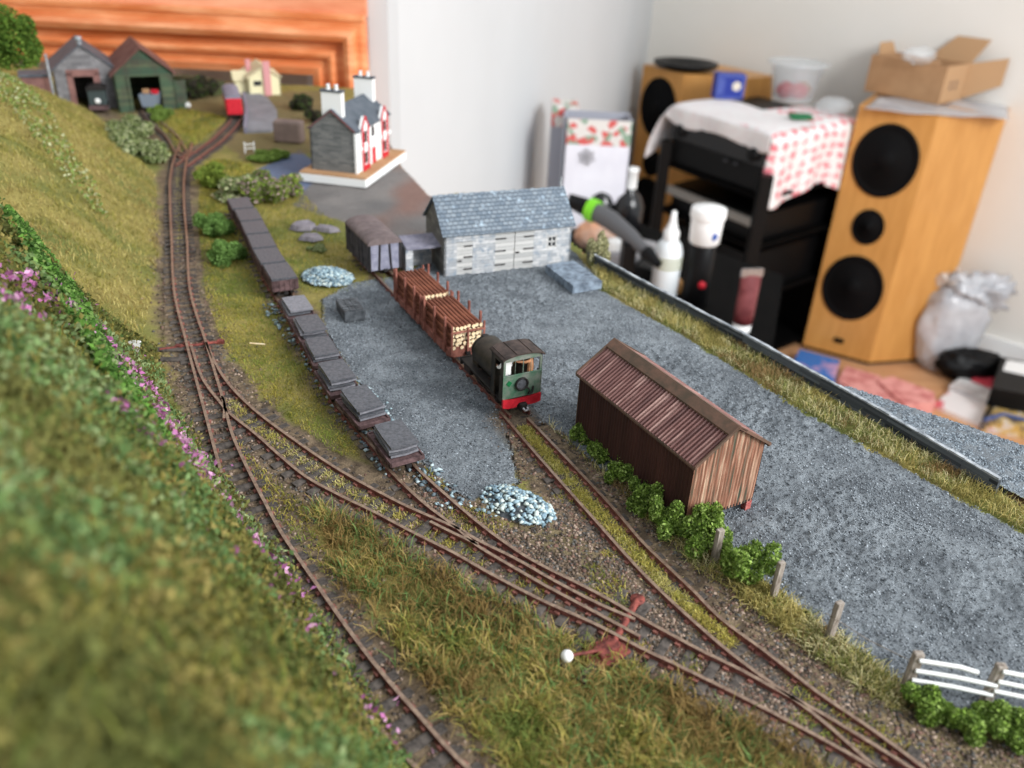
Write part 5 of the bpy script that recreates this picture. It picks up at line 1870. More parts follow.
# ---- loose slate blocks, rocks and heaps ----
def slate_block(A, B, W_, h_, label, name='slate_block', m=M_slate2, parts=1, grp=None):
    l_, rz_, L2 = local(A, B, 0.0012)
    o = MB().box(0, L2, 0, W_, 0, h_, bev=0.0003).build(name, m)
    o.location, o.rotation_euler = l_, (0, 0, rz_)
    return tag(o, label, 'slate stack', grp)


a = g2(332, 314)
o = slate_block(g2(345, 325), g2(366, 322), 0.0165, 0.0052, 'dark stack of slates lying alone on the grey yard near the siding')
mb = MB()
for i in range(6):
    for j in range(3):
        mb.box(0.0004 + j * 0.0030, 0.0030 + j * 0.0030, 0.0008 + i * 0.0026, 0.0030 + i * 0.0026, 0.0052, 0.0055)
mb.build('top_slates', M_slate2, o)
M_blk2 = mat('blue grey slate block', rgb(86, 96, 108), rgb(140, 154, 168), 260, rough=0.6, bump=0.0003)
p0, p1 = np.array(g2(545, 274)), np.array(g2(573, 296))
q1 = np.array(g2(602, 291))
for k in range(3):
    a = p0 + (p1 - p0) * (k / 3)
    b = p0 + (p1 - p0) * ((k + 0.93) / 3)
    wv = (q1 - p1)
    poly = [a, b, b + wv, a + wv]
    o = MB().prism([tuple(map(float, v)) for v in poly], 'z', 0.0010, 0.0056).build('slate_block', M_blk2)
    tag(o, ['blue grey slate block at the far end of the row of three by the verge', 'middle blue grey slate block of the row of three by the verge', 'blue grey slate block at the near end of the row of three by the verge'][k], 'slate block', 'slate blocks by the verge')
def rock(px, py, pts_, h_, label, m):
    cx, cy = g2(px, py)
    mb = MB()
    n = len(pts_)
    top = [(x * 0.8 + 0.0004, y * 0.8) for x, y in pts_]
    vs = [(x, y, 0) for x, y in pts_] + [(x, y, h_ * random.uniform(0.7, 1)) for x, y in top]
    mb.add(vs, [(i, (i + 1) % n, n + (i + 1) % n, n + i) for i in range(n)] + [tuple(range(n, 2 * n))], 0)
    o = mb.build('flat_rock', m)
    o.location = (cx, cy, 0.001)
    return tag(o, label, 'rock', 'flat rocks on the turf')
M_rock = mat('lilac grey rock', rgb(108, 102, 108), rgb(146, 140, 146), 200, rough=0.8, bump=0.0004)
rock(303, 230, [(-.008, -.003), (-.002, -.006), (.006, -.004), (.008, .003), (.002, .007), (-.006, .005)], 0.004, 'flat grey rock at the left of the group of three on the turf', M_rock)
rock(311, 240, [(-.007, -.004), (.003, -.006), (.008, -.001), (.003, .005), (-.006, .004)], 0.003, 'flat grey rock nearest the viewer of the three on the turf', M_rock)
rock(325, 232, [(-.008, -.001), (.004, -.005), (.010, -.001), (.004, .004), (-.005, .005)], 0.003, 'pointed grey rock at the right of the group of three on the turf', M_rock)


def heap(px, py, ra, rb, hgt, n, size, label_stone, grp, rot=0.0, under=None):
    cx, cy = g2(px, py)
    M_h = attr_mat('pale blue green stone', rough=0.7)
    protos = []
    pal = [(150, 174, 184), (176, 196, 200), (126, 150, 164), (196, 206, 200), (108, 130, 140)]
    for k in range(5):
        V = ICO_V * rng.uniform(0.6, 1.2, (6, 3)) * np.array([1.2, 0.9, 0.6]) * size
        c_ = np.array([lin(v) for v in pal[k]])
        me = npmesh('stone_chip', V, ICO_F, M_h, np.repeat(c_[None], 6, 0))
        protos.append(me)
    first = set()
    for i in range(n):
        r_ = math.sqrt(random.random())
        a = random.uniform(0, 2 * PI)
        x, y = ra * r_ * math.cos(a), rb * r_ * math.sin(a)
        z = hgt * (1 - r_ ** 1.6) + 0.001
        k = random.randrange(5)
        if k in first:
            o = protos[k].copy()
            COL.objects.link(o)
        else:
            first.add(k)
            o = protos[k]
        X, Y = x * math.cos(rot) - y * math.sin(rot), x * math.sin(rot) + y * math.cos(rot)
        o.location = (cx + X, cy + Y, z)
        o.rotation_euler = (random.uniform(-.5, .5), random.uniform(-.5, .5), random.uniform(0, 6.28))
        s = random.uniform(0.65, 1.35)
        o.scale = (s, s, s)
        tag(o, label_stone, 'stone', grp)
    # core of earth under the chips
    if under:
        mb = MB()
        prof = [(1.0, 0.0), (0.75, hgt * 0.45), (0.4, hgt * 0.85), (0.05, hgt)]
        vs, nn = [], 24
        for r_, z in prof:
            for j in range(nn):
                x, y = ra * r_ * math.cos(2 * PI * j / nn), rb * r_ * math.sin(2 * PI * j / nn)
                vs.append((x * math.cos(rot) - y * math.sin(rot), x * math.sin(rot) + y * math.cos(rot), z))
        mb.add(vs, [(i * nn + j, i * nn + (j + 1) % nn, (i + 1) * nn + (j + 1) % nn, (i + 1) * nn + j) for i in range(3) for j in range(nn)] + [tuple(range(3 * nn, 4 * nn))], 0, None, True)
        o = mb.build('grit_mound', M_slate2)
        o.location = (cx, cy, 0.0002)
        tag(o, under, 'mound')


heap(517, 507, 0.0145, 0.0085, 0.0030, 285, 0.0011, 'pale blue green stone chip in the near heap between the tracks', 'stone chips in the near heap', rot=-0.55, under='dark grit mound under the near heap of pale stone chips')
_cx, _cy = g2(328, 279)
_r = np.sqrt(rng.random(800))
_a = rng.uniform(0, 2 * PI, 800)
_x, _y = 0.0150 * _r * np.cos(_a), 0.0120 * _r * np.sin(_a)
_P = np.stack([_cx + _x * math.cos(-.5) - _y * math.sin(-.5), _cy + _x * math.sin(-.5) + _y * math.cos(-.5), 0.0042 * (1 - _r ** 1.6) + 0.0012], 1)
chips('far_stone_heap', _P, 0.00150, [(150, 174, 184), (176, 196, 200), (126, 150, 164), (196, 206, 200), (108, 130, 140)], 'far heap of pale blue green stone chips on the turf by the covered van', 'stone heap')

# ---- fence posts, white rail fence, signs, point levers ----
def post_at(px, py, h_, label, w_=0.0024, tilt=(0.0, 0.0)):
    x, y = g2(px, py)
    o = MB().box(-w_ / 2, w_ / 2, -w_ / 2 * 0.7, w_ / 2 * 0.7, -0.001, h_, bev=0.0002).build('fence_post', M_fencewood)
    o.location = (x, y, float(ground_h(np.array([x]), np.array([y]))[0]))
    o.rotation_euler = (tilt[0], tilt[1], 0.5)
    return tag(o, label, 'fence post', 'weathered fence posts')
post_at(714, 562, 0.0135, 'short grey fence post rising from the tall bush by the shed corner')
post_at(772, 600, 0.0150, 'weathered fence post between the round bush and the golden grass', w_=0.0022)
post_at(828, 641, 0.0150, 'lone weathered fence post in the golden grass')
wf = thing('white_rail_fence', 'weathered fence of two posts and drooping white rails at lower right', 'fence', (*g2(904, 692), 0.0), 0.0)
A_, B_ = np.array(g2(904, 692)), np.array(g2(984, 704))
dv = B_ - A_
for v in ((0, 0), tuple(dv), tuple(dv * 2.15)):
    MB().box(v[0] - 0.0013, v[0] + 0.0013, v[1] - 0.0010, v[1] + 0.0010, -0.001, 0.0148, bev=0.0003).build('post', M_fencewood, wf)
for zz, e in ((0.0050, 1.0), (0.0085, 1.0), (0.0122, 0.72)):
    MB().tube([(0.0, -0.0012, zz + 0.001), (dv[0] * 0.5, dv[1] * 0.5 - 0.0012, zz + 0.0008), (dv[0] * e, dv[1] * e - 0.0014, zz)], 0.00065, 6).build('rail', M_white, wf)
    MB().tube([(dv[0], dv[1] - 0.0012, zz + 0.0014), (dv[0] * 1.5, dv[1] * 1.5 - 0.0012, zz + 0.0006), (dv[0] * 2.15, dv[1] * 2.15 - 0.0012, zz - 0.0012)], 0.00065, 6).build('rail', M_white, wf)
MB().tube([(-0.018, 0.018, 0.010), (-0.009, 0.009, 0.0095), (0, 0, 0.011)], 0.00012, 5).build('wire', M_fencewood, wf)

# point lever at the front
pl = thing('point_lever', 'rusty red point lever with white ball end beside the near turnout', 'point lever', (*g2(605, 655), 0.0), math.radians(40))
MB().box(-0.0060, 0.0060, -0.0042, 0.0042, 0.0, 0.0016, bev=0.0004).box(-0.0035, 0.0035, -0.002, 0.002, 0.0016, 0.0034, bev=0.0005).build('base_casting', M_leverred, pl)
lv = MB().tube([(0.0, 0.0, 0.0025), (-0.004, 0.0035, 0.0038), (-0.0092, 0.0078, 0.0050)], [0.0006, 0.0005, 0.0004], 8).build('lever_arm', M_leverred, pl)
prof = [(0.0017 * math.sin(t), -0.0017 * math.cos(t)) for t in np.linspace(0.05, PI - 0.05, 12)]
Mx = pl.matrix_world
bx, by, bz = at(567, 656, 0.0050)
c_, s_ = math.cos(-math.radians(40)), math.sin(-math.radians(40))
ox, oy = bx - pl.location[0], by - pl.location[1]
lx, ly = ox * c_ - oy * s_, ox * s_ + oy * c_
MB().lathe(prof, 18, 0, Matrix.Translation((lx, ly, 0.0050))).build('white_ball', M_white, pl)
bpy.data.objects.remove(lv)
MB().tube([(0.0, 0.0, 0.0025), (lx * 0.5, ly * 0.5, 0.0036), (lx, ly, 0.0050)], [0.0006, 0.0005, 0.0004], 8).build('lever_arm', M_leverred, pl)
tb = thing('point_stretcher', 'rusty red stretcher bar and lugs crossing beneath the rails at the near turnout', 'stretcher bar', (*g2(628, 632), 0.0))
a = np.array(g2(612, 648)) - np.array(g2(628, 632))
b = np.array(g2(637, 603)) - np.array(g2(628, 632))
MB().tube([(a[0], a[1], 0.0014), (b[0], b[1], 0.0014)], 0.0011, 8).build('bar', M_leverred, tb)
for v in (a, b):
    MB().lathe([(0.0010, 0.0), (0.0022, 0.0), (0.0022, 0.0012), (0.0010, 0.0012)], 16, 0, Matrix.Translation((v[0], v[1], 0.0006))).build('lug', M_leverred, tb)
tb = thing('point_stretcher', 'rusty red stretcher bar and lugs at the upper turnout on the main line', 'stretcher bar', (*g2(198, 346), 0.0))
a = np.array(g2(160, 352)) - np.array(g2(198, 346))
b = np.array(g2(221, 344)) - np.array(g2(198, 346))
MB().tube([(a[0], a[1], 0.0012), (b[0], b[1], 0.0012)], 0.0007, 8).build('bar', M_leverred, tb)
for v in (a * 0.5, b):
    MB().box(v[0] - 0.0016, v[0] + 0.0016, v[1] - 0.0012, v[1] + 0.0012, 0.0004, 0.0022, bev=0.0004).build('lug', M_leverred, tb)
for px, py, lb in ((168, 351, 'wide dark timber under the left end of the upper stretcher bar'), (172, 361, 'wide dark timber just in front of the upper stretcher bar')):
    o = MB().box(-0.010, 0.010, -0.0017, 0.0017, 0, 0.0010, bev=0.0003).build('point_timber', M_sleeper)
    o.location = (*g2(px, py), 0.0003)
    o.rotation_euler = (0, 0, 0.12)
    tag(o, lb, 'timber')
for px0, py0, px1, py1, lb in ((580, 684, 648, 606, 'long dark timber on the lever side of the near stretcher bar'), (560, 668, 624, 592, 'long dark timber on the far side of the near stretcher bar')):
    a_, b_ = np.array(g2(px0, py0)), np.array(g2(px1, py1))
    d_ = b_ - a_
    o = MB().box(0, float(np.hypot(*d_)), -0.0015, 0.0015, 0, 0.0009, bev=0.0003).build('point_timber', M_sleeper)
    o.location = (float(a_[0]), float(a_[1]), 0.0005)
    o.rotation_euler = (0, 0, math.atan2(d_[1], d_[0]))
    tag(o, lb, 'timber')
# white sign on the bank
x, y = g2(134, 340, 0.018)
sg = thing('trackside_sign', 'small white fan shaped trackside marker on the bank edge', 'marker', (x, y, 0.012), 0.2)
for k, a in enumerate((-0.35, 0.0, 0.35)):
    MB().box(-0.0007, 0.0007, -0.0003, 0.0003, 0, 0.0058, M=Matrix.Rotation(a, 4, 'Y')).build('blade', M_white, sg)
MB().tube([(0, 0, -0.004), (0, 0, 0.001)], 0.0004, 6).build('stem', M_fencewood, sg)
o = MB().tube([(-0.003, 0, 0.0), (0.004, -0.0004, 0.0)], 0.00035, 6).build('pale_stick', M_cut)
o.location = (*g2(257, 349), 0.0028)
tag(o, 'thin pale stick lying on the turf between the tracks', 'stick')
# small white reversing sign by the tub wagon
x, y = g2(189, 112)
ls = thing('ground_signal', 'tiny white disc signal right of the green engine shed', 'signal', (x, y, 0))
MB().tube([(0, 0, 0), (0, 0, 0.005)], 0.0006, 6).build('stem', M_black, ls)
MB().lathe([(0.0025, 0), (0.0025, 0.0008)], 16, 0, Matrix.Translation((0, 0, 0.0062)), axis='y').build('disc', M_white, ls)
# ================================================================== THE ROOM
FZ = -1.0
def room_poly(name, pts, z0, z1, m):
    o = MB().prism([tuple(map(float, p)) for p in pts], 'z', z0, z1).build(name, m)
    return tag(o, kind='structure')


# back wall / alcove corner / right wall; the pine fireplace stands on a chimney breast
CORN = (0.430, 3.30)
room_poly('floor', [(-2.2, -1.2), (2.6, -1.2), (2.6, 3.6), (-2.2, 3.6)], FZ - 0.05, FZ, M_floor)
wr = np.array([1.9, 2.05]) - np.array(CORN)
wr = wr / np.hypot(*wr)
e_ = np.array(CORN) + wr * 2.9
nn_ = np.array([-wr[1], wr[0]])
room_poly('wall_right', [CORN, tuple(e_), tuple(e_ + nn_ * 0.12), tuple(np.array(CORN) + nn_ * 0.12)], FZ, 1.3, M_plaster_r)
bx1 = float(aty(389, 60, 1.02)[0])
FPX0, FPX1 = -0.62, float(aty(365, 60, 0.99)[0])
OPX1 = float(aty(311, 90, 0.99)[0])
OPX0 = FPX0 - 0.7
# chimney breast with its fire opening
zo = float(aty(250, 74, 0.99)[2])
room_poly('wall_chimney_breast', [(OPX1 + 0.004, 1.02), (bx1, 1.02), (bx1, 1.10), (OPX1 + 0.004, 1.32)], FZ, 1.3, M_plaster_b)
room_poly('wall_left', [(bx1, 1.10), CORN, (CORN[0] - 0.12, CORN[1] + 0.05), (bx1 - 0.12, 1.12)], FZ, 1.3, M_plaster_b)
o = MB().box(-1.6, OPX1 + 0.004, 1.02, 1.32, zo + 0.02, 1.3).build('wall_above_opening', M_plaster_b)
tag(o, kind='structure')
M_hearth = mat('pale grey fireplace back', rgb(196, 190, 182), rgb(150, 144, 136), 6, rough=0.9)
o = MB().box(-1.6, OPX1 + 0.004, 1.14, 1.17, FZ, zo + 0.02).build('wall_fireplace_back', M_hearth)
tag(o, kind='structure')

# pine surround: stepped mouldings mitred round the opening, wide panel above
fp = thing('fireplace_surround', 'orange varnished pine fireplace surround with stepped mouldings behind the layout', 'fireplace', (0, 0, 0))
Y0 = 1.015
W0 = FPX1 - OPX1                       # width of the right-hand leg
# moulding profile: (distance from opening edge, projection)
profm = [(0.0, 0.006), (0.0, 0.012), (0.008, 0.016), (0.010, 0.010), (0.017, 0.010), (0.019, 0.016), (0.023, 0.018), (0.027, 0.014), (0.029, 0.010), (0.036, 0.010), (0.038, 0.022), (0.044, 0.026), (0.049, 0.024), (0.052, 0.016), (W0 - 0.004, 0.016), (W0, 0.012), (W0, 0.0)]


def sweep_L(prof, xo, zo_, xl, zb, name, parent):
    """prof mitred: up the right jamb then left along the head"""
    vs = []
    for d, pr in prof:
        y = Y0 - pr
        vs += [(xo + d, y, zb), (xo + d, y, zo_ + d), (xl, y, zo_ + d)]
    n = len(prof)
    fs = []
    for i in range(n - 1):
        for k in (0, 1):
            fs.append((i * 3 + k, (i + 1) * 3 + k, (i + 1) * 3 + k + 1, i * 3 + k + 1))
    return MB().add(vs, fs).build(name, M_pine, parent)


sweep_L(profm, OPX1, zo, -1.6, FZ, 'moulded_frame', fp)
MB().box(OPX1, FPX1, Y0 - 0.002, Y0 + 0.003, FZ, zo + W0).build('jamb_backing', M_pine, fp)
zt = zo + W0
MB().box(-1.6, FPX1, Y0 - 0.010, Y0 + 0.003, zt - 0.001, zt + 0.20).build('top_panel', M_pinepanel, fp)
MB().box(-1.6, FPX1 + 0.03, Y0 - 0.060, Y0 + 0.003, zt + 0.20, zt + 0.23, bev=0.004).build('mantel_shelf', M_pine, fp)
MB().box(-1.6, FPX1, Y0 - 0.018, Y0 - 0.009, zt - 0.004, zt + 0.004, bev=0.002).build('bead', M_pine, fp)


# ---- speakers ----
ZS = FZ
def solve_h(px, py, xy):
    """height of the point above ground xy seen at image row py"""
    lo, hi = -1.2, 0.6
    for _ in range(50):
        m = (lo + hi) / 2
        v = np.array([xy[0], xy[1], m]) - CP
        row = 384 + F * (v @ CY) / (v @ _fwd)
        if row > py:
            lo = m
        else:
            hi = m
    return lo


def speaker(fl, fr, br, top, label, cones, depth=0.26, plate=True):
    fl, fr, br = map(np.array, (fl, fr, br))
    d = (fr - fl) / np.hypot(*(fr - fl))
    n_ = np.array([d[1], -d[0]])                       # outward, toward the viewer
    bl = fl - n_ * depth
    b2 = br - n_ * (depth * 0.6)
    t = thing('floor_speaker', label, 'speaker', (float(fl[0]), float(fl[1]), FZ), math.atan2(d[1], d[0]))
    c, s = d
    loc = lambda p: (float((p - fl) @ d), float((p - fl) @ -n_))
    poly = [loc(fl), loc(fr), loc(br), loc(b2), loc(bl)]
    hh = top - FZ
    MB().prism(poly, 'z', 0.012, hh).build('cabinet', M_spk, t)
    MB().prism([(x * 0.96 + 0.004, y * 0.96 + 0.006) for x, y in poly], 'z', 0, 0.012).build('plinth', M_blk, t)
    for (zc, r, nm) in cones:
        M = Matrix.Translation((float(np.hypot(*(fr - fl))) * 0.5, -0.001, zc))
        prof = [(r * 1.0, 0.002), (r * 1.0, -0.004), (r * 0.9, -0.005), (r * 0.84, 0.000), (r * 0.78, -0.003), (r * 0.28, 0.0), (r * 0.24, -0.004), (r * 0.1, -0.008), (0.001, -0.009)]
        MB().lathe(prof, 40, 0, M @ Matrix.Diagonal((1, 1, 1.17, 1)), axis='y').build(nm, M_cone, t)
    if plate:
        MB().box(float(np.hypot(*(fr - fl))) * 0.5 - 0.015, float(np.hypot(*(fr - fl))) * 0.5 + 0.015, -0.003, 0.0, 0.05, 0.065, bev=0.003).build('badge', M_blk, t)
    return t, hh


fl, fr = at(803, 346, FZ)[:2], at(868, 368, FZ)[:2]
top = solve_h(938, 115, fr)
top = (solve_h(859, 106, fl) + top) / 2
br = at(1006, 116, top)[:2]
fl2, fr2 = at(859, 106, top)[:2], at(938, 115, top)[:2]
fl, fr = (fl + fl2) / 2, (fr + fr2) / 2
wd = float(np.hypot(*(fr - fl)))
hS = top - FZ
def conez(px, py):
    m = (fl + fr) / 2
    return solve_h(px, py, m) - FZ
spk1, _ = speaker(fl, fr, br, top, 'right golden beech floor speaker with cardboard box on top', [(conez(886, 161), wd * 0.43, 'woofer'), (conez(868, 227), wd * 0.22, 'tweeter'), (conez(853, 288), wd * 0.43, 'woofer')])
f2l, f2r, b2r = at(643, 70, top)[:2], at(684, 74, top)[:2], at(742, 79, top)[:2]
dsp = (f2r - f2l) / np.hypot(*(f2r - f2l))
wd2 = 0.19
_ry = aty(643, 70, 1.0)[:2]
_ry = _ry / np.hypot(*_ry)
_b = float(f2r @ _ry)
f2l = _ry * (_b + math.sqrt(max(_b * _b - float(f2r @ f2r) + 0.19 ** 2, 0)))
m2 = (f2l + f2r) / 2
cz2 = lambda py: solve_h(0, py, m2) - FZ
spk2, _ = speaker(f2l, f2r, b2r, top, 'left golden beech floor speaker partly hidden behind the hi-fi rack', [(cz2(108), wd2 * 0.43, 'woofer'), (cz2(162), wd2 * 0.21, 'tweeter'), (cz2(205), wd2 * 0.43, 'woofer')])
# black dish on the left speaker
pd = at(684, 68, top)
o = MB().lathe([(0.055, 0), (0.10, 0.012), (0.105, 0.022), (0.095, 0.022), (0.05, 0.006)], 30).build('dish', M_blk)
cc_ = (f2l + f2r * 0.6 + b2r * 0.9) / 2.5
o.location = (float(cc_[0]), float(cc_[1]) + 0.05, top)
tag(o, 'shallow black dish lying on top of the left speaker', 'dish')

# ---- cardboard box, clear tray on the right speaker ----
bA, bB, bC = at(869, 101, top)[:2], at(937, 107, top)[:2], at(963, 106, top)[:2]
l_, rz_, Lb = local(bA, bB, top + 0.006)
hb = solve_h(0, 62, bA) - top - 0.004
_bz = -0.85
Lb, Db = 0.225, 0.135
l_ = (float(bB[0]) - Lb * math.cos(_bz), float(bB[1]) - Lb * math.sin(_bz), top + 0.006)
cb = thing('cardboard_box', 'open brown cardboard box on top of the right speaker', 'box', l_, _bz)
th = 0.003
MB().box(0, Lb, 0, Db, 0, th).build('bottom', M_card, cb)
MB().box(0, Lb, 0, th, th, hb).build('front_panel', M_card, cb)
MB().box(0, Lb, Db - th, Db, th, hb).build('back_panel', M_card, cb)
MB().box(0, th, th, Db - th, th, hb).build('side_panel', M_card, cb)
sp_ = MB().box(Lb - th, Lb, th, Db - th, th, hb).build('side_panel', M_cardin, cb)
mb = MB()
for dy in (0.30, 0.52):
    mb.box(Lb + 0.0002, Lb + 0.0008, Db * dy, Db * dy + 0.012, hb * .50, hb * .58)
    mb.box(Lb + 0.0002, Lb + 0.0008, Db * dy, Db * dy + 0.012, hb * .36, hb * .44)
mb.build('printed_mark', M_wagon, sp_)
def flap(A, B, out, name='flap', m=M_cardin):
    A, B, out = Vector(A), Vector(B), Vector(out)
    n_ = (B - A).cross(out).normalized() * 0.003
    ins = (B - A) * 0.12
    vs = [A, B, B + out - ins, A + out + ins]
    vs = [tuple(v) for v in vs] + [tuple(v + n_) for v in vs]
    return MB().add(vs, [(0, 1, 2, 3), (7, 6, 5, 4), (0, 4, 5, 1), (1, 5, 6, 2), (2, 6, 7, 3), (3, 7, 4, 0)]).build(name, m, cb)
flap((Lb, Db, hb), (0.45 * Lb, Db, hb), (0.045, 0.015, 0.065))
flap((Lb, Db, 0.004), (Lb, Db, hb), (0.085, 0.035, 0.035))
flap((0.0, Db, hb), (0.0, Db * 0.3, hb), (-0.01, 0.0, 0.03))
flap((0.02, 0.0, hb), (Lb - 0.02, 0.0, hb), (0, 0.04, 0.004), m=M_card)
# clear bag in the box, plastic sheet under it
def crumple(name, pts3, amp, m, label, cat, nu=26, nv=26, parent=None, seed=1):
    """a rumpled sheet through 4 corner points"""
    A, B, C_, D = [np.array(p, float) for p in pts3]
    vs = []
    r2 = np.random.default_rng(seed)
    ph = r2.uniform(0, 6, 8)
    for i in range(nu):
        for j in range(nv):
            u, v = i / (nu - 1), j / (nv - 1)
            p = (A * (1 - u) + B * u) * (1 - v) + (D * (1 - u) + C_ * u) * v
            w_ = sum(math.sin((3 + 2 * k) * u * 2 + ph[k] + (4 + k) * v * 1.7) * 0.5 ** (k / 2) for k in range(6))
            p = p + np.array([math.sin(9 * v + ph[6]) * 0.3, math.cos(8 * u + ph[7]) * 0.3, 1]) * amp * w_ * 0.4
            vs.append(tuple(p))
    fs = [(i * nv + j, (i + 1) * nv + j, (i + 1) * nv + j + 1, i * nv + j + 1) for i in range(nu - 1) for j in range(nv - 1)]
    mb = MB().add(vs, fs, 0, None, True)
    o = mb.build(name, m, parent)
    so = o.modifiers.new('thick', 'SOLIDIFY')
    so.thickness = 0.0012
    if label:
        tag(o, label, cat)
    return o
z_ = top + 0.005
crumple('plastic_sheet', [(*at(864, 108, z_)[:2], z_), (*at(1010, 120, z_)[:2], z_), (*at(1006, 104, z_)[:2], z_), (*at(880, 96, z_)[:2], z_)], 0.006, M_film, 'crumpled clear plastic sheet under the cardboard box on the right speaker', 'plastic sheet')
def lumpbag(name, loc, R3, m, label, cat, seed=3, n=24, amp=0.2, parent=None):
    r2 = np.random.default_rng(seed)
    vs = []
    k2 = 2 * n
    for i in range(n + 1):
        th_ = PI * i / n
        for j in range(k2):
            ph = 2 * PI * j / k2
            d = np.array([math.sin(th_) * math.cos(ph), math.sin(th_) * math.sin(ph), math.cos(th_)])
            nzv = mnoise.fractal(Vector(d * 2.2 + seed), 0.6, 2.0, 4)
            rr = 1 + amp * nzv
            vs.append(tuple(d * np.array(R3) * rr))
    fs = [(i * k2 + j, i * k2 + (j + 1) % k2, (i + 1) * k2 + (j + 1) % k2, (i + 1) * k2 + j) for i in range(n) for j in range(k2)]
    o = MB().add(vs, fs, 0, None, True).build(name, m, parent)
    o.location = loc
    if label:
        tag(o, label, cat)
    return o
pb = aty(918, 60, float(bA[1]) + 0.02)
lumpbag('clear_packet', (float(pb[0]), float(pb[1]), float(pb[2]) + 0.012), (0.045, 0.028, 0.022), M_clear, 'clear plastic packet poking out of the open cardboard box', 'packet', 5)

# ---- hi-fi rack, receiver, towel ----
ZR = -0.30
c0, c1, c2 = at(676, 106, ZR)[:2], at(774, 135, ZR)[:2], at(858, 120, ZR)[:2]
c3 = c0 + (c2 - c1)
def quad(name, z0, z1, m, parent=None, k=1.0):
    cen = (c0 + c1 + c2 + c3) / 4
    P_ = [cen + (p - cen) * k for p in (c0, c1, c2, c3)]
    return MB().prism([tuple(map(float, p)) for p in P_], 'z', z0, z1).build(name, m, parent)
rk = thing('hifi_rack', 'tall black hi-fi rack between the two speakers', 'rack', (0, 0, 0))
for z in (ZR - 0.16, ZR - 0.30, ZR - 0.46, FZ + 0.03):
    quad('shelf', z - 0.012, z, M_dkwood, rk, 1.04)
cen = (c0 + c1 + c2 + c3) / 4
for p in (c0, c1, c2, c3):
    q_ = cen + (p - cen) * 1.05
    MB().box(q_[0] - 0.016, q_[0] + 0.016, q_[1] - 0.016, q_[1] + 0.016, FZ, ZR - 0.10).build('upright', M_blk, rk)
a_, b_ = cen + (c3 - cen) * 1.04, cen + (c2 - cen) * 1.04
MB().prism([tuple(map(float, p)) for p in (a_, b_, b_ + np.array([0.01, 0.02]), a_ + np.array([0.01, 0.02]))], 'z', FZ, ZR - 0.16).build('back_panel', M_dkwood, rk)
rcv = thing('stereo_receiver', 'large black stereo receiver under the towel on the rack', 'receiver', (0, 0, 0))
quad('case', ZR - 0.155, ZR - 0.004, M_blk, rcv, 0.99)
dfr = (c1 - c0) / np.hypot(*(c1 - c0))
nfr = np.array([dfr[1], -dfr[0]])
if nfr[1] > 0:
    nfr = -nfr
Lf = float(np.hypot(*(c1 - c0)))
def front_item(mbf, name, u, z, m, parent):
    p = c0 + dfr * Lf * u + nfr * 0.003
    ang = math.atan2(dfr[1], dfr[0])
    M = Matrix.Translation((float(p[0]), float(p[1]), z)) @ Matrix.Rotation(ang, 4, 'Z')
    mb = MB()
    mbf(mb, M)
    return mb.build(name, m, parent)
M_vg0 = mat('dim grey button', rgb(70, 70, 74), rough=0.4)
M_gloss = mat('gloss black fascia', rgb(20, 20, 22), rough=0.2, spec=0.5)
front_item(lambda mb, M: mb.box(-Lf * .48, Lf * .48, -0.006, 0.004, -0.025, 0.025, M=M), 'fascia', 0.5, ZR - 0.06, M_gloss, rcv)
for u in (0.12, 0.88):
    front_item(lambda mb, M: mb.lathe([(0.018, 0.0), (0.018, -0.016), (0.014, -0.018), (0.001, -0.018)], 22, 0, M, axis='y'), 'volume_knob', u, ZR - 0.06, M_blk, rcv)
for u in (0.62, 0.72):
    front_item(lambda mb, M: mb.box(-0.005, 0.005, -0.010, 0.0, -0.002, 0.002, M=M), 'button', u, ZR - 0.10, M_vg0, rcv)
dv_ = thing('disc_player', 'slim silver fronted disc player on the rack shelf below the receiver', 'disc player', (0, 0, 0))
quad('case', ZR - 0.2995, ZR - 0.225, M_blk, dv_, 0.90)
front_item(lambda mb, M: mb.box(-Lf * .44, Lf * .49, -0.012, 0.004, -0.012, 0.012, M=M, bev=0.002), 'silver_fascia', 0.5, ZR - 0.236, mat('brushed pewter', rgb(150, 146, 140), rough=0.35, metal=0.6), dv_)
am = thing('amplifier', 'black amplifier on the lowest visible rack shelf', 'amplifier', (0, 0, 0))
quad('case', ZR - 0.4595, ZR - 0.34, M_blk, am, 0.90)
front_item(lambda mb, M: mb.lathe([(0.022, 0.0), (0.022, -0.014), (0.001, -0.016)], 22, 0, M, axis='y'), 'volume_knob', 0.5, ZR - 0.40, M_gloss, am)

# towel: white cloth with red motifs, sagging down the left end, front and right side
M_towel = mat('white printed tea towel', rgb(238, 236, 234), rough=0.9)
nt = M_towel.node_tree
tcn = nt.nodes.new('ShaderNodeTexCoord')
mpn = nt.nodes.new('ShaderNodeMapping')
mpn.inputs['Scale'].default_value = (1, 1, 1)
vo = nt.nodes.new('ShaderNodeTexVoronoi')
vo.inputs['Scale'].default_value = 34
vo.inputs['Randomness'].default_value = 0.25
nzn = nt.nodes.new('ShaderNodeTexNoise')
nzn.inputs['Scale'].default_value = 130
mth = nt.nodes.new('ShaderNodeMath')
mth.operation = 'ADD'
rmp = nt.nodes.new('ShaderNodeValToRGB')
rmp.color_ramp.elements[0].position = 0.74
rmp.color_ramp.elements[0].color = rgb(232, 130, 140)
rmp.color_ramp.elements[1].position = 0.90
rmp.color_ramp.elements[1].color = rgb(238, 236, 234)
nt.links.new(tcn.outputs['UV'], mpn.inputs[0])
nt.links.new(mpn.outputs[0], vo.inputs['Vector'])
nt.links.new(tcn.outputs['UV'], nzn.inputs['Vector'])
nt.links.new(vo.outputs['Distance'], mth.inputs[0])
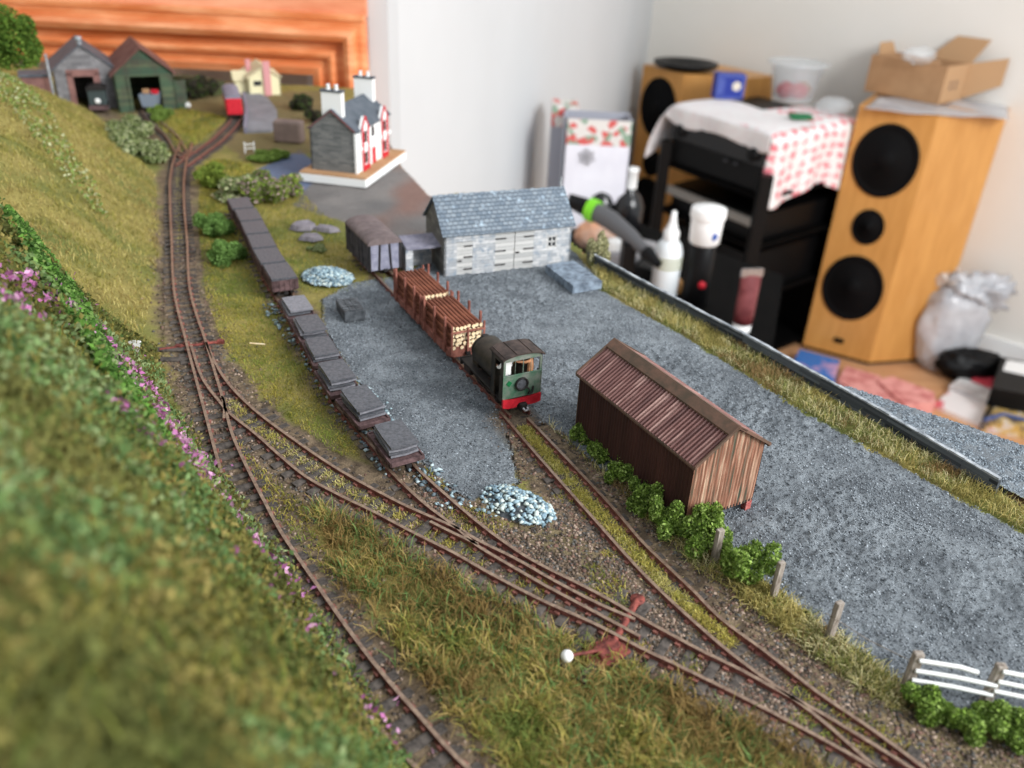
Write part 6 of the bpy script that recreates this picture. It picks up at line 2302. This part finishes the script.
nt.links.new(nzn.outputs['Fac'], mth.inputs[1])
nt.links.new(mth.outputs[0], rmp.inputs[0])
nt.links.new(rmp.outputs[0], nt.nodes['Principled BSDF'].inputs['Base Color'])


def cloth(name, rows, m, uvs, label, cat):
    """rows: list of lists of 3D points"""
    nr, ncol = len(rows), len(rows[0])
    me = bpy.data.meshes.new(name)
    vs = [tuple(map(float, p)) for r in rows for p in r]
    fs = [(i * ncol + j, i * ncol + j + 1, (i + 1) * ncol + j + 1, (i + 1) * ncol + j) for i in range(nr - 1) for j in range(ncol - 1)]
    me.from_pydata(vs, [], fs)
    uv = me.uv_layers.new(name='UVMap')
    for p in me.polygons:
        p.use_smooth = True
        for li in p.loop_indices:
            k = me.loops[li].vertex_index
            uv.data[li].uv = uvs(k // ncol, k % ncol)
    me.materials.append(m)
    o = bpy.data.objects.new(name, me)
    COL.objects.link(o)
    so = o.modifiers.new('thick', 'SOLIDIFY')
    so.thickness = 0.003
    so.offset = 1
    ss = o.modifiers.new('sub', 'SUBSURF')
    ss.levels = ss.render_levels = 1
    return tag(o, label, cat)


# towel over the right side: strip from the back of the top, over the edge c1-c2, down
dr = (c2 - c1)
nr_ = np.array([dr[1], -dr[0]]) / np.hypot(*dr)
if nr_[1] > 0:
    nr_ = -nr_
rows = []
zt_ = ZR + 0.004
drop = 0.185
for i in range(16):
    row = []
    for j in range(22):
        u = j / 21
        p = c1 + dr * (-0.02 + 1.04 * u)
        back = -(c1 - c0)
        if i < 7:
            f_ = (6 - i) / 6
            q_ = p + (c0 - c1) * 0.55 * f_
            row.append((q_[0], q_[1], zt_ + 0.002 * math.sin(9 * u + 3 * f_)))
        else:
            f_ = (i - 6) / 9
            wav = 0.010 * math.sin(5.5 * u * PI) * f_ + 0.005
            hem = drop * (1 + 0.10 * math.sin(2.3 * PI * u + 0.6))
            q_ = p + nr_ * (wav + 0.006)
            if j == 0:
                q_ = q_ + (c1 - c0) / Lf * -0.02 * math.sin(f_ * PI)
            row.append((q_[0], q_[1], zt_ - hem * f_))
    rows.append(row)
cloth('tea_towel', rows, M_towel, lambda i, j: (j * 0.0125, i * 0.020), 'white tea towel with red printed motifs hanging over the right side of the receiver', 'tea towel')
# second towel along the front top edge, falling over the left end
rows = []
zt_ = ZR + 0.008
for i in range(18):
    row = []
    for j in range(14):
        v = j / 13
        if i < 12:
            u = 1.02 - 1.04 * i / 11
            p = c0 + (c1 - c0) * u
            if v < 0.6:
                q_ = p + (c2 - c1) * 0.5 * (1 - v / 0.6)
                row.append((q_[0], q_[1], zt_ + 0.012 * math.sin(u * 7 + v * 4) * 0.3))
            else:
                g_ = (v - 0.6) / 0.4
                q_ = p + nfr * (0.012 + 0.004 * math.sin(u * 14))
                row.append((q_[0], q_[1], zt_ - 0.052 * g_ * (1 + 0.15 * math.sin(u * 9))))
        else:
            g_ = (i - 11) / 6
            p = c0 - (c1 - c0) / Lf * (0.012 + 0.045 * math.sin(g_ * PI * 0.6))
            if v < 0.6:
                q_ = p + (c2 - c1) * 0.5 * (1 - v / 0.6)
            else:
                q_ = p + nfr * (0.012 + 0.10 * (v - 0.6) * g_)
            row.append((q_[0], q_[1], zt_ - 0.15 * g_ * (0.7 + 0.3 * v) - 0.02 * (v > 0.6) * g_))
    rows.append(row)
M_towel2 = mat('white linen towel', rgb(236, 235, 234), rgb(232, 222, 222), 60, rough=0.9)
cloth('tea_towel', rows, M_towel2, lambda i, j: (i * 0.02, j * 0.02), 'plain white tea towel draped over the front and left end of the receiver', 'tea towel')

# things on the rack top
o = None
pA_ = at(718, 104, ZR + 0.01)
sb = thing('blue_box', 'small blue packet with a pale round emblem standing on the rack towel', 'packet', (float(pA_[0]), float(pA_[1]) + 0.06, ZR + 0.013), 0.05)
MB().box(0, 0.085, 0, 0.05, 0, 0.070, bev=0.001).build('carton', mat('royal blue card', rgb(34, 52, 140), rgb(44, 62, 156), 30, rough=0.5), sb)
mb = MB()
for a, b, c, d in ((0.004, 0.081, 0.003, 0.005), (0.004, 0.081, 0.065, 0.067), (0.004, 0.006, 0.003, 0.067), (0.079, 0.081, 0.003, 0.067)):
    mb.box(a, b, -0.0006, 0, c, d)
for k in range(4):
    mb.box(0.010, 0.024, -0.0006, 0, 0.018 + k * 0.011, 0.021 + k * 0.011)
mb.build('printed_border', mat('pale blue print', rgb(130, 146, 206), rough=0.6), sb)
MB().lathe([(0.013, -0.001), (0.001, -0.0012)], 26, 0, Matrix.Translation((0.060, 0, 0.038)), axis='y').build('round_emblem', mat('cream print', rgb(226, 216, 200), rough=0.6), sb)
pT = at(796, 104, ZR + 0.01)
tt = thing('plastic_tub', 'large clear plastic tub with red things inside on the rack', 'tub', (float(pT[0]), float(pT[1]) + 0.05, ZR + 0.012))
mb = MB()
pr = [(0.058, 0), (0.061, 0.004), (0.078, 0.10), (0.090, 0.102), (0.090, 0.106), (0.076, 0.106), (0.056, 0.006), (0.004, 0.005)]
mb.lathe(pr, 32)
mb.build('tub_wall', M_clear, tt)
MB().lathe([(0.091, 0.1060), (0.091, 0.109), (0.084, 0.109), (0.084, 0.106)], 32).build('rim', M_clear, tt)
for k, (dx, dy, cc2) in enumerate(((-0.025, 0.0, M_red), (0.012, -0.012, M_red), (0.03, 0.02, M_card))):
    o = lumpbag('sweet_packet', (float(pT[0]) + dx, float(pT[1]) + 0.05 + dy, ZR + 0.040), (0.026, 0.018, 0.022), cc2, ['red packet at the left inside the clear tub', 'red packet at the front inside the clear tub', 'brown packet at the right inside the clear tub'][k], 'packet', 11 + k)
o = MB().box(-0.03, 0.03, -0.02, 0.02, 0, 0.012, bev=0.003).build('green_packet', M_green)
pG = at(797, 117, ZR + 0.01)
o.location = (float(pG[0]), float(pG[1]) - 0.03, ZR + 0.012)
tag(o, 'flat green packet lying in front of the clear tub', 'packet')
pB = at(838, 108, ZR + 0.03)
lumpbag('clear_bag', (float(pB[0]), float(pB[1]) + 0.03, ZR + 0.03), (0.05, 0.04, 0.022), M_clear, 'small clear plastic bag at the right end of the rack towel', 'plastic bag', 9)

# ---- dark side table with bottles, vacuum and gift bag ----
ZT = -0.37
ta, tb_, tc_ = at(540, 262, ZT)[:2], at(770, 366, ZT)[:2], at(590, 205, ZT)[:2]
td_ = tb_ + (tc_ - ta)
tbl = thing('side_table', 'low dark table beyond the layout carrying bottles and jars', 'table', (0, 0, 0))
MB().prism([tuple(map(float, p)) for p in (ta, tb_, td_, tc_)], 'z', ZT - 0.03, ZT).build('tabletop', M_dkwood, tbl)
cen = (ta + tb_ + tc_ + td_) / 4
for p in (ta, tb_, tc_, td_):
    q_ = cen + (p - cen) * 0.9
    MB().box(q_[0] - 0.02, q_[0] + 0.02, q_[1] - 0.02, q_[1] + 0.02, FZ, ZT - 0.03).build('leg', M_dkwood, tbl)


def on_table(px, py):
    p = at(px, py, ZT)
    return (float(p[0]), float(p[1]), ZT)


gb = thing('glue_bottle', 'white glue bottle with pointed nozzle standing beyond the yard wall', 'bottle', on_table(662, 300))
pw = M_white
MB().lathe([(0.018, 0), (0.0215, 0.003), (0.022, 0.06), (0.022, 0.085), (0.018, 0.098), (0.011, 0.104)], 28).build('body', mat('milky glue plastic', rgb(226, 232, 234), rough=0.35), gb)
nz_ = MB().lathe([(0.0125, 0.104), (0.0125, 0.118), (0.009, 0.122), (0.0055, 0.135), (0.0035, 0.150), (0.001, 0.151)], 24).build('nozzle', pw, gb)
lab = MB()
for k in range(3):
    lab.lathe([(0.0224, 0.060 + 0.007 * k), (0.0225, 0.0605 + 0.007 * k), (0.0225, 0.0625 + 0.007 * k), (0.0224, 0.063 + 0.007 * k)], 28)
lab.build('label_stripe', mat('olive label stripe', rgb(150, 150, 90), rough=0.6), gb)
fk = thing('black_flask', 'tall black flask with a red button holding up the white jar', 'flask', on_table(694, 303))
MB().lathe([(0.018, 0), (0.020, 0.003), (0.020, 0.098), (0.017, 0.102), (0.003, 0.103)], 28).build('body', M_blk, fk)
MB().lathe([(0.006, 0), (0.006, -0.003), (0.001, -0.004)], 18, 0, Matrix.Translation((0.003, -0.0195, 0.040)), axis='y').build('red_button', M_red, fk)
jx, jy, _ = on_table(694, 303)
jr = thing('white_jar', 'white screw top jar with a small blue mark on the black flask', 'jar', (jx, jy, ZT + 0.103))
MB().lathe([(0.0205, 0), (0.0235, 0.003), (0.0250, 0.042), (0.0240, 0.044)], 32).build('body', M_white, jr)
MB().lathe([(0.0268, 0.041), (0.0272, 0.043), (0.0272, 0.055), (0.026, 0.057), (0.002, 0.058)], 32).build('lid', M_white, jr)
mk = MB().lathe([(0.007, -0.0238), (0.004, -0.0246), (0.0005, -0.025)], 8, 0, Matrix.Translation((0.008, 0.0015, 0.018)), axis='y')
mk.build('blue_mark', mat('blue ink', rgb(40, 80, 160), rough=0.6), jr)
tx = on_table(741, 330)
tu = thing('paint_tube', 'dull red tube with silver crimped top leaning beside the flask', 'tube', tx, 0.2)
M_tub = mat('dull red tube', rgb(84, 30, 34), rgb(124, 66, 68), 40, rough=0.4)
vs, nn = [], 20
for z, a_, b_ in ((0.012, 0.014, 0.014), (0.03, 0.015, 0.013), (0.07, 0.016, 0.007), (0.092, 0.017, 0.0015)):
    for j in range(nn):
        vs.append((a_ * math.cos(2 * PI * j / nn), b_ * math.sin(2 * PI * j / nn), z))
MB().add(vs, [(i * nn + j, i * nn + (j + 1) % nn, (i + 1) * nn + (j + 1) % nn, (i + 1) * nn + j) for i in range(3) for j in range(nn)] + [tuple(range(nn - 1, -1, -1))], 0, None, True).build('body', M_tub, tu)
MB().lathe([(0.013, 0), (0.014, 0.012), (0.006, 0.013)], 18).build('cap', M_white, tu)
MB().box(-0.017, 0.017, -0.0018, 0.0018, 0.088, 0.100).build('crimp', M_silver, tu)
# two wine bottles
for px, py, sc2, lb, foil in ((598, 228, 1.0, 'dark wine bottle in front of the gift bag', M_blk), (625, 230, 1.0, 'dark bottle with pale foil neck beside the left speaker', M_white)):
    wb = thing('wine_bottle', lb, 'bottle', on_table(px, py), 0, 'bottles beside the gift bag')
    MB().lathe([(0.030 * sc2, 0), (0.032 * sc2, 0.004), (0.032 * sc2, 0.052), (0.024 * sc2, 0.070), (0.013, 0.082), (0.012, 0.088)], 26).build('body', M_gloss, wb)
    MB().lathe([(0.0128, 0.086), (0.0128, 0.118 * sc2), (0.014, 0.119 * sc2), (0.014, 0.124 * sc2), (0.002, 0.1245 * sc2)], 22).build('neck', foil, wb)

# gift bag
M_gift = mat('white gift paper', rgb(220, 218, 226), rgb(232, 230, 236), 12, rough=0.6)
M_giftside = mat('lilac grey gift paper', rgb(164, 166, 176), rough=0.6)
M_xmas = mat('printed holly border', rgb(220, 214, 206), rough=0.7)
nt = M_xmas.node_tree
vo = nt.nodes.new('ShaderNodeTexVoronoi')
vo.inputs['Scale'].default_value = 85
tcn = nt.nodes.new('ShaderNodeTexCoord')
nt.links.new(tcn.outputs['Object'], vo.inputs['Vector'])
rmp = nt.nodes.new('ShaderNodeValToRGB')
rmp.color_ramp.interpolation = 'CONSTANT'
for pos, cc2 in ((0.0, rgb(206, 96, 92)), (0.36, rgb(216, 210, 204)), (0.70, rgb(136, 160, 138))):
    if pos == 0.0:
        rmp.color_ramp.elements[0].color = cc2
    elif pos == 0.36:
        rmp.color_ramp.elements[1].position = 0.30
        rmp.color_ramp.elements[1].color = cc2
    else:
        e = rmp.color_ramp.elements.new(0.78)
        e.color = cc2
sp3 = nt.nodes.new('ShaderNodeSeparateColor')
nt.links.new(vo.outputs['Color'], sp3.inputs[0])
nt.links.new(sp3.outputs[0], rmp.inputs[0])
nt.links.new(rmp.outputs[0], nt.nodes['Principled BSDF'].inputs['Base Color'])
Yg = 1.62
g0, g1 = aty(560, 205, Yg), aty(625, 205, Yg)
g2_, g3_ = aty(557, 118, Yg), aty(625, 122, Yg)
gw = float(g1[0] - g0[0])
ght = float(g2_[2]) - ZT
gf = thing('gift_bag', 'white gift bag with red and green printed top border behind the stone goods shed', 'bag', (float(g0[0]), Yg, ZT), 0.0)
MB().box(0, gw, 0, 0.004, 0, ght * 0.78).build('front_panel', M_gift, gf)
MB().box(0, gw, 0, 0.004, ght * 0.78, ght).build('printed_border', M_xmas, gf)
MB().box(0, gw, 0.076, 0.080, 0, ght).build('back_panel', M_giftside, gf)
MB().prism([(0, 0), (-0.004, 0.04), (0, 0.08), (0.003, 0.08), (-0.001, 0.04), (0.003, 0)], 'z', 0, ght).build('side_panel', M_giftside, gf)
MB().prism([(gw - 0.003, 0), (gw - 0.007, 0.04), (gw - 0.003, 0.08), (gw, 0.08), (gw - 0.004, 0.04), (gw, 0)], 'z', 0, ght).build('side_panel', M_giftside, gf)
MB().box(0, gw, 0, 0.08, 0, 0.003).build('bottom', M_gift, gf)
mb = MB()
for k in range(6):
    a = k * PI / 3 + 0.2
    mb.tube([(gw * .35, -0.002, ght * .68), (gw * .35 + 0.010 * math.cos(a), -0.004, ght * .68 + 0.010 * math.sin(a)), (gw * .35 + 0.016 * math.cos(a + .5), -0.003, ght * .68 + 0.016 * math.sin(a + .5)), (gw * .35 + 0.010 * math.cos(a + .9), -0.003, ght * .68 + 0.010 * math.sin(a + .9))], 0.0013, 6)
mb.build('silver_bow', M_silver, gf)
# a second, grey box behind it to the left
o = MB().box(-0.03, 0.02, 0.0, 0.07, 0, ght * 1.02, bev=0.001).build('gift_box', [M_giftside])
o.location = (float(g0[0]) + 0.006, Yg + 0.085, ZT)
tag(o, 'tall lilac grey box standing just behind the gift bag', 'box')
o2 = MB().box(-0.0305, 0.0205, -0.0008, 0.0705, ght * 0.84, ght * 1.025).build('printed_band', M_xmas, o)

# hand vacuum: dark tapered nozzle body with green ring
vc = thing('hand_vacuum', 'grey and black hand vacuum with a bright green ring', 'vacuum cleaner', (0, 0, 0))
Yv = 1.34
vps = [aty(568, 200, Yv), aty(583, 206, Yv), aty(592, 210, Yv - 0.01), aty(610, 220, Yv - 0.03), aty(630, 236, Yv - 0.06), aty(646, 252, Yv - 0.09)]
M_vg = mat('grey vacuum plastic', rgb(84, 84, 86), rough=0.4)
M_vgreen = mat('lime green plastic', rgb(118, 200, 40), rough=0.4)
MB().tube([vps[0], vps[1], vps[2]], [0.011, 0.014, 0.015], 20).build('handle', M_blk, vc)
v_ = (vps[2] - vps[1]) / np.linalg.norm(vps[2] - vps[1])
MB().tube([vps[2] - v_ * 0.006, vps[2] + v_ * 0.008], 0.0185, 24).build('green_ring', M_vgreen, vc)
MB().tube([vps[2], vps[3], vps[4], vps[5]], [0.0145, 0.0155, 0.0125, 0.009], 24).build('dust_canister', M_vg, vc)
MB().tube([vps[5], vps[5] + (vps[5] - vps[4]) * 0.8], [0.012, 0.006], 16).build('nozzle', M_blk, vc)
MB().box(vps[4][0] - 0.01, vps[4][0] + 0.01, vps[4][1] - 0.02, vps[4][1] + 0.02, ZT, vps[4][2] - 0.01).build('stand', M_blk, vc)
# silver paper roll, cream cushion, dark cases under the vacuum
cu = lumpbag('cushion', (*at(594, 250, ZT)[:2], ZT + 0.028), (0.038, 0.036, 0.028), mat('orange brown fabric', rgb(206, 144, 104), rgb(184, 160, 146), 14, rough=0.9), 'orange and cream cushion behind the right end of the stone goods shed', 'cushion', 21, amp=0.12)
o = MB().box(-0.035, 0.035, -0.05, 0.05, 0, 0.050, bev=0.006).build('silver_case', mat('satin silver', rgb(150, 150, 154), rough=0.35, metal=0.3))
o.location = (*on_table(626, 272)[:2], ZT)
o.rotation_euler = (0, 0, -0.5)
tag(o, 'silver grey case on the dark table beyond the yard wall', 'case')
o = MB().lathe([(0.013, 0), (0.014, 0.002), (0.014, 0.062), (0.012, 0.066), (0.002, 0.067)], 22).build('spray_can', M_white)
o.location = (*on_table(612, 276)[:2], ZT)
tag(o, 'small white canister in front of the silver case', 'canister')
o = MB().box(-0.03, 0.03, -0.035, 0.035, 0, 0.040, bev=0.004).build('black_case', M_blk)
o.location = (*on_table(645, 282)[:2], ZT)
o.rotation_euler = (0, 0, -0.6)
tag(o, 'small black case between the silver case and the glue bottle', 'case')
o = MB().lathe([(0.010, 0), (0.012, 0.004), (0.012, 0.020), (0.004, 0.028)], 20).build('wooden_knob', M_spk)
o.location = on_table(674, 292)
tag(o, 'small round wooden pot between the glue bottle and the flask', 'pot')

# ---- floor: patterned blue box, pink mats, bags, magazines, tape box ----
def on_floor(px, py, z=FZ):
    p = at(px, py, z)
    return (float(p[0]), float(p[1]), z)
def floor_prism(name, px, h, m, parent=None):
    P_ = [at(x, y, FZ + h)[:2] for x, y in px]
    return MB().prism([tuple(map(float, p)) for p in P_], 'z', FZ, FZ + h).build(name, m, parent)
M_bluep = mat('blue and pink printed card', rgb(60, 118, 190), rgb(206, 160, 190), 9, rough=0.5, lo=0.52, hi=0.60)
o = floor_prism('patterned_box', [(790, 368), (800, 349), (840, 360), (834, 384)], 0.03, M_bluep)
tag(o, 'blue box printed with pink clouds at the foot of the right speaker', 'box')
M_pink = mat('pink patterned fabric', rgb(226, 158, 150), rgb(192, 112, 108), 26, rough=0.9, lo=0.45, hi=0.62)
for k, pxs in enumerate((((838, 380), (846, 366), (880, 376), (908, 408), (880, 410)), ((878, 380), (892, 376), (934, 392), (936, 402), (905, 405)))):
    o = floor_prism('folded_cloth', pxs, 0.025 + 0.01 * k, M_pink)
    tag(o, ['pink folded cloth on the floor next to the blue box', 'pink folded cloth on the floor nearest the grey layout strip corner'][k], 'cloth', 'pink folded cloths on the floor')
pbg = on_floor(930, 375)
bg = thing('plastic_carrier_bag', 'milky plastic carrier bag slumped against the wall beside the right speaker', 'bag', (pbg[0] + 0.02, pbg[1] + 0.06, FZ))
lumpbag('bag_body', (0.03, 0, 0.13), (0.10, 0.05, 0.15), M_film, None, None, 31, amp=0.16, parent=bg)
lumpbag('bag_top', (0.07, 0.01, 0.25), (0.08, 0.05, 0.05), M_film, None, None, 37, amp=0.75, parent=bg)
o = lumpbag('dark_bag', (pbg[0] + 0.10, pbg[1] - 0.02, FZ + 0.05), (0.10, 0.05, 0.05), M_blk, 'black bag lying in front of the milky carrier bag', 'bag', 41, amp=0.15)
lumpbag('clear_bag', (pbg[0] + 0.02, pbg[1] + 0.10, FZ + 0.27), (0.05, 0.04, 0.04), mat('wrinkled brown wrapper', rgb(206, 176, 150), rgb(226, 220, 214), 20, rough=0.3, alpha=0.8), 'brownish wrapper on top of the carrier bag', 'wrapper', 43, amp=0.5)
M_mag = mat('printed magazine cover', rgb(232, 226, 224), rgb(216, 96, 104), 12, rough=0.35, lo=0.56, hi=0.62)
M_mag2 = mat('white magazine cover', rgb(228, 226, 224), rgb(196, 190, 188), 14, rough=0.35, lo=0.5, hi=0.6)
o = floor_prism('magazine', [(934, 404), (966, 376), (1018, 394), (994, 430)], 0.012, M_mag)
tag(o, 'white and red magazine lowest in the pile on the floor at right', 'magazine', 'magazines on the floor')
P_ = [at(x, y, FZ + 0.03)[:2] for x, y in ((950, 384), (992, 354), (1016, 372), (990, 398))]
o = MB().prism([tuple(map(float, p)) for p in P_], 'z', FZ + 0.014, FZ + 0.026).build('magazine', M_mag2)
tag(o, 'white magazine lying askew on top of the red and white one', 'magazine', 'magazines on the floor')
P_ = [at(x, y, FZ + 0.036)[:2] for x, y in ((972, 378), (986, 362), (1000, 370), (992, 386))]
o = MB().prism([tuple(map(float, p)) for p in P_], 'z', FZ + 0.027, FZ + 0.034).build('red_leaflet', mat('raspberry leaflet', rgb(206, 70, 84), rough=0.4))
tag(o, 'raspberry red leaflet on top of the magazines', 'leaflet')
P_ = [at(x, y, FZ + 0.09)[:2] for x, y in ((992, 388), (1002, 357), (1080, 372), (1080, 404))]
vb = thing('tape_box', 'black box with a white label on top of the things at the right edge', 'box', (0, 0, 0))
MB().prism([tuple(map(float, p)) for p in P_], 'z', FZ + 0.035, FZ + 0.09).build('case', M_blk, vb)
P_ = [at(x, y, FZ + 0.0915)[:2] for x, y in ((1003, 370), (1007, 360), (1060, 368), (1056, 382))]
MB().prism([tuple(map(float, p)) for p in P_], 'z', FZ + 0.0902, FZ + 0.0915).build('label', M_white, vb)
P_ = [at(x, y, FZ + 0.03)[:2] for x, y in ((982, 420), (992, 392), (1080, 408), (1080, 440))]
o = MB().prism([tuple(map(float, p)) for p in P_], 'z', FZ, FZ + 0.033).build('picture_book', mat('multicoloured printed cover', rgb(206, 200, 196), rgb(90, 84, 84), 16, rough=0.35, c3=rgb(206, 170, 90), lo=0.42, hi=0.6))
tag(o, 'thick colourful book under the black tape box', 'book')
for k, (pp, m_) in enumerate(((((984, 418), (1000, 396), (1024, 406)), M_blk), (((984, 420), (1004, 414), (1026, 420)), mat('blue cable', rgb(70, 90, 140), rough=0.5)))):
    o = MB().tube([tuple(at(x, y, FZ + 0.04)) for x, y in pp], 0.005, 8).build('cable', m_)
    tag(o, ['black cable looped over the colourful book', 'blue cable lying across the colourful book'][k], 'cable')
# skirting board along the right wall
P_ = [np.array(CORN) + wr * 0.05 - nn_ * 0.001, np.array(CORN) + wr * 2.85 - nn_ * 0.001]
o = MB().prism([tuple(map(float, p)) for p in (P_[0], P_[1], P_[1] - nn_ * 0.014, P_[0] - nn_ * 0.014)], 'z', FZ, FZ + 0.09).build('baseboard_right', M_white)
tag(o, kind='structure')
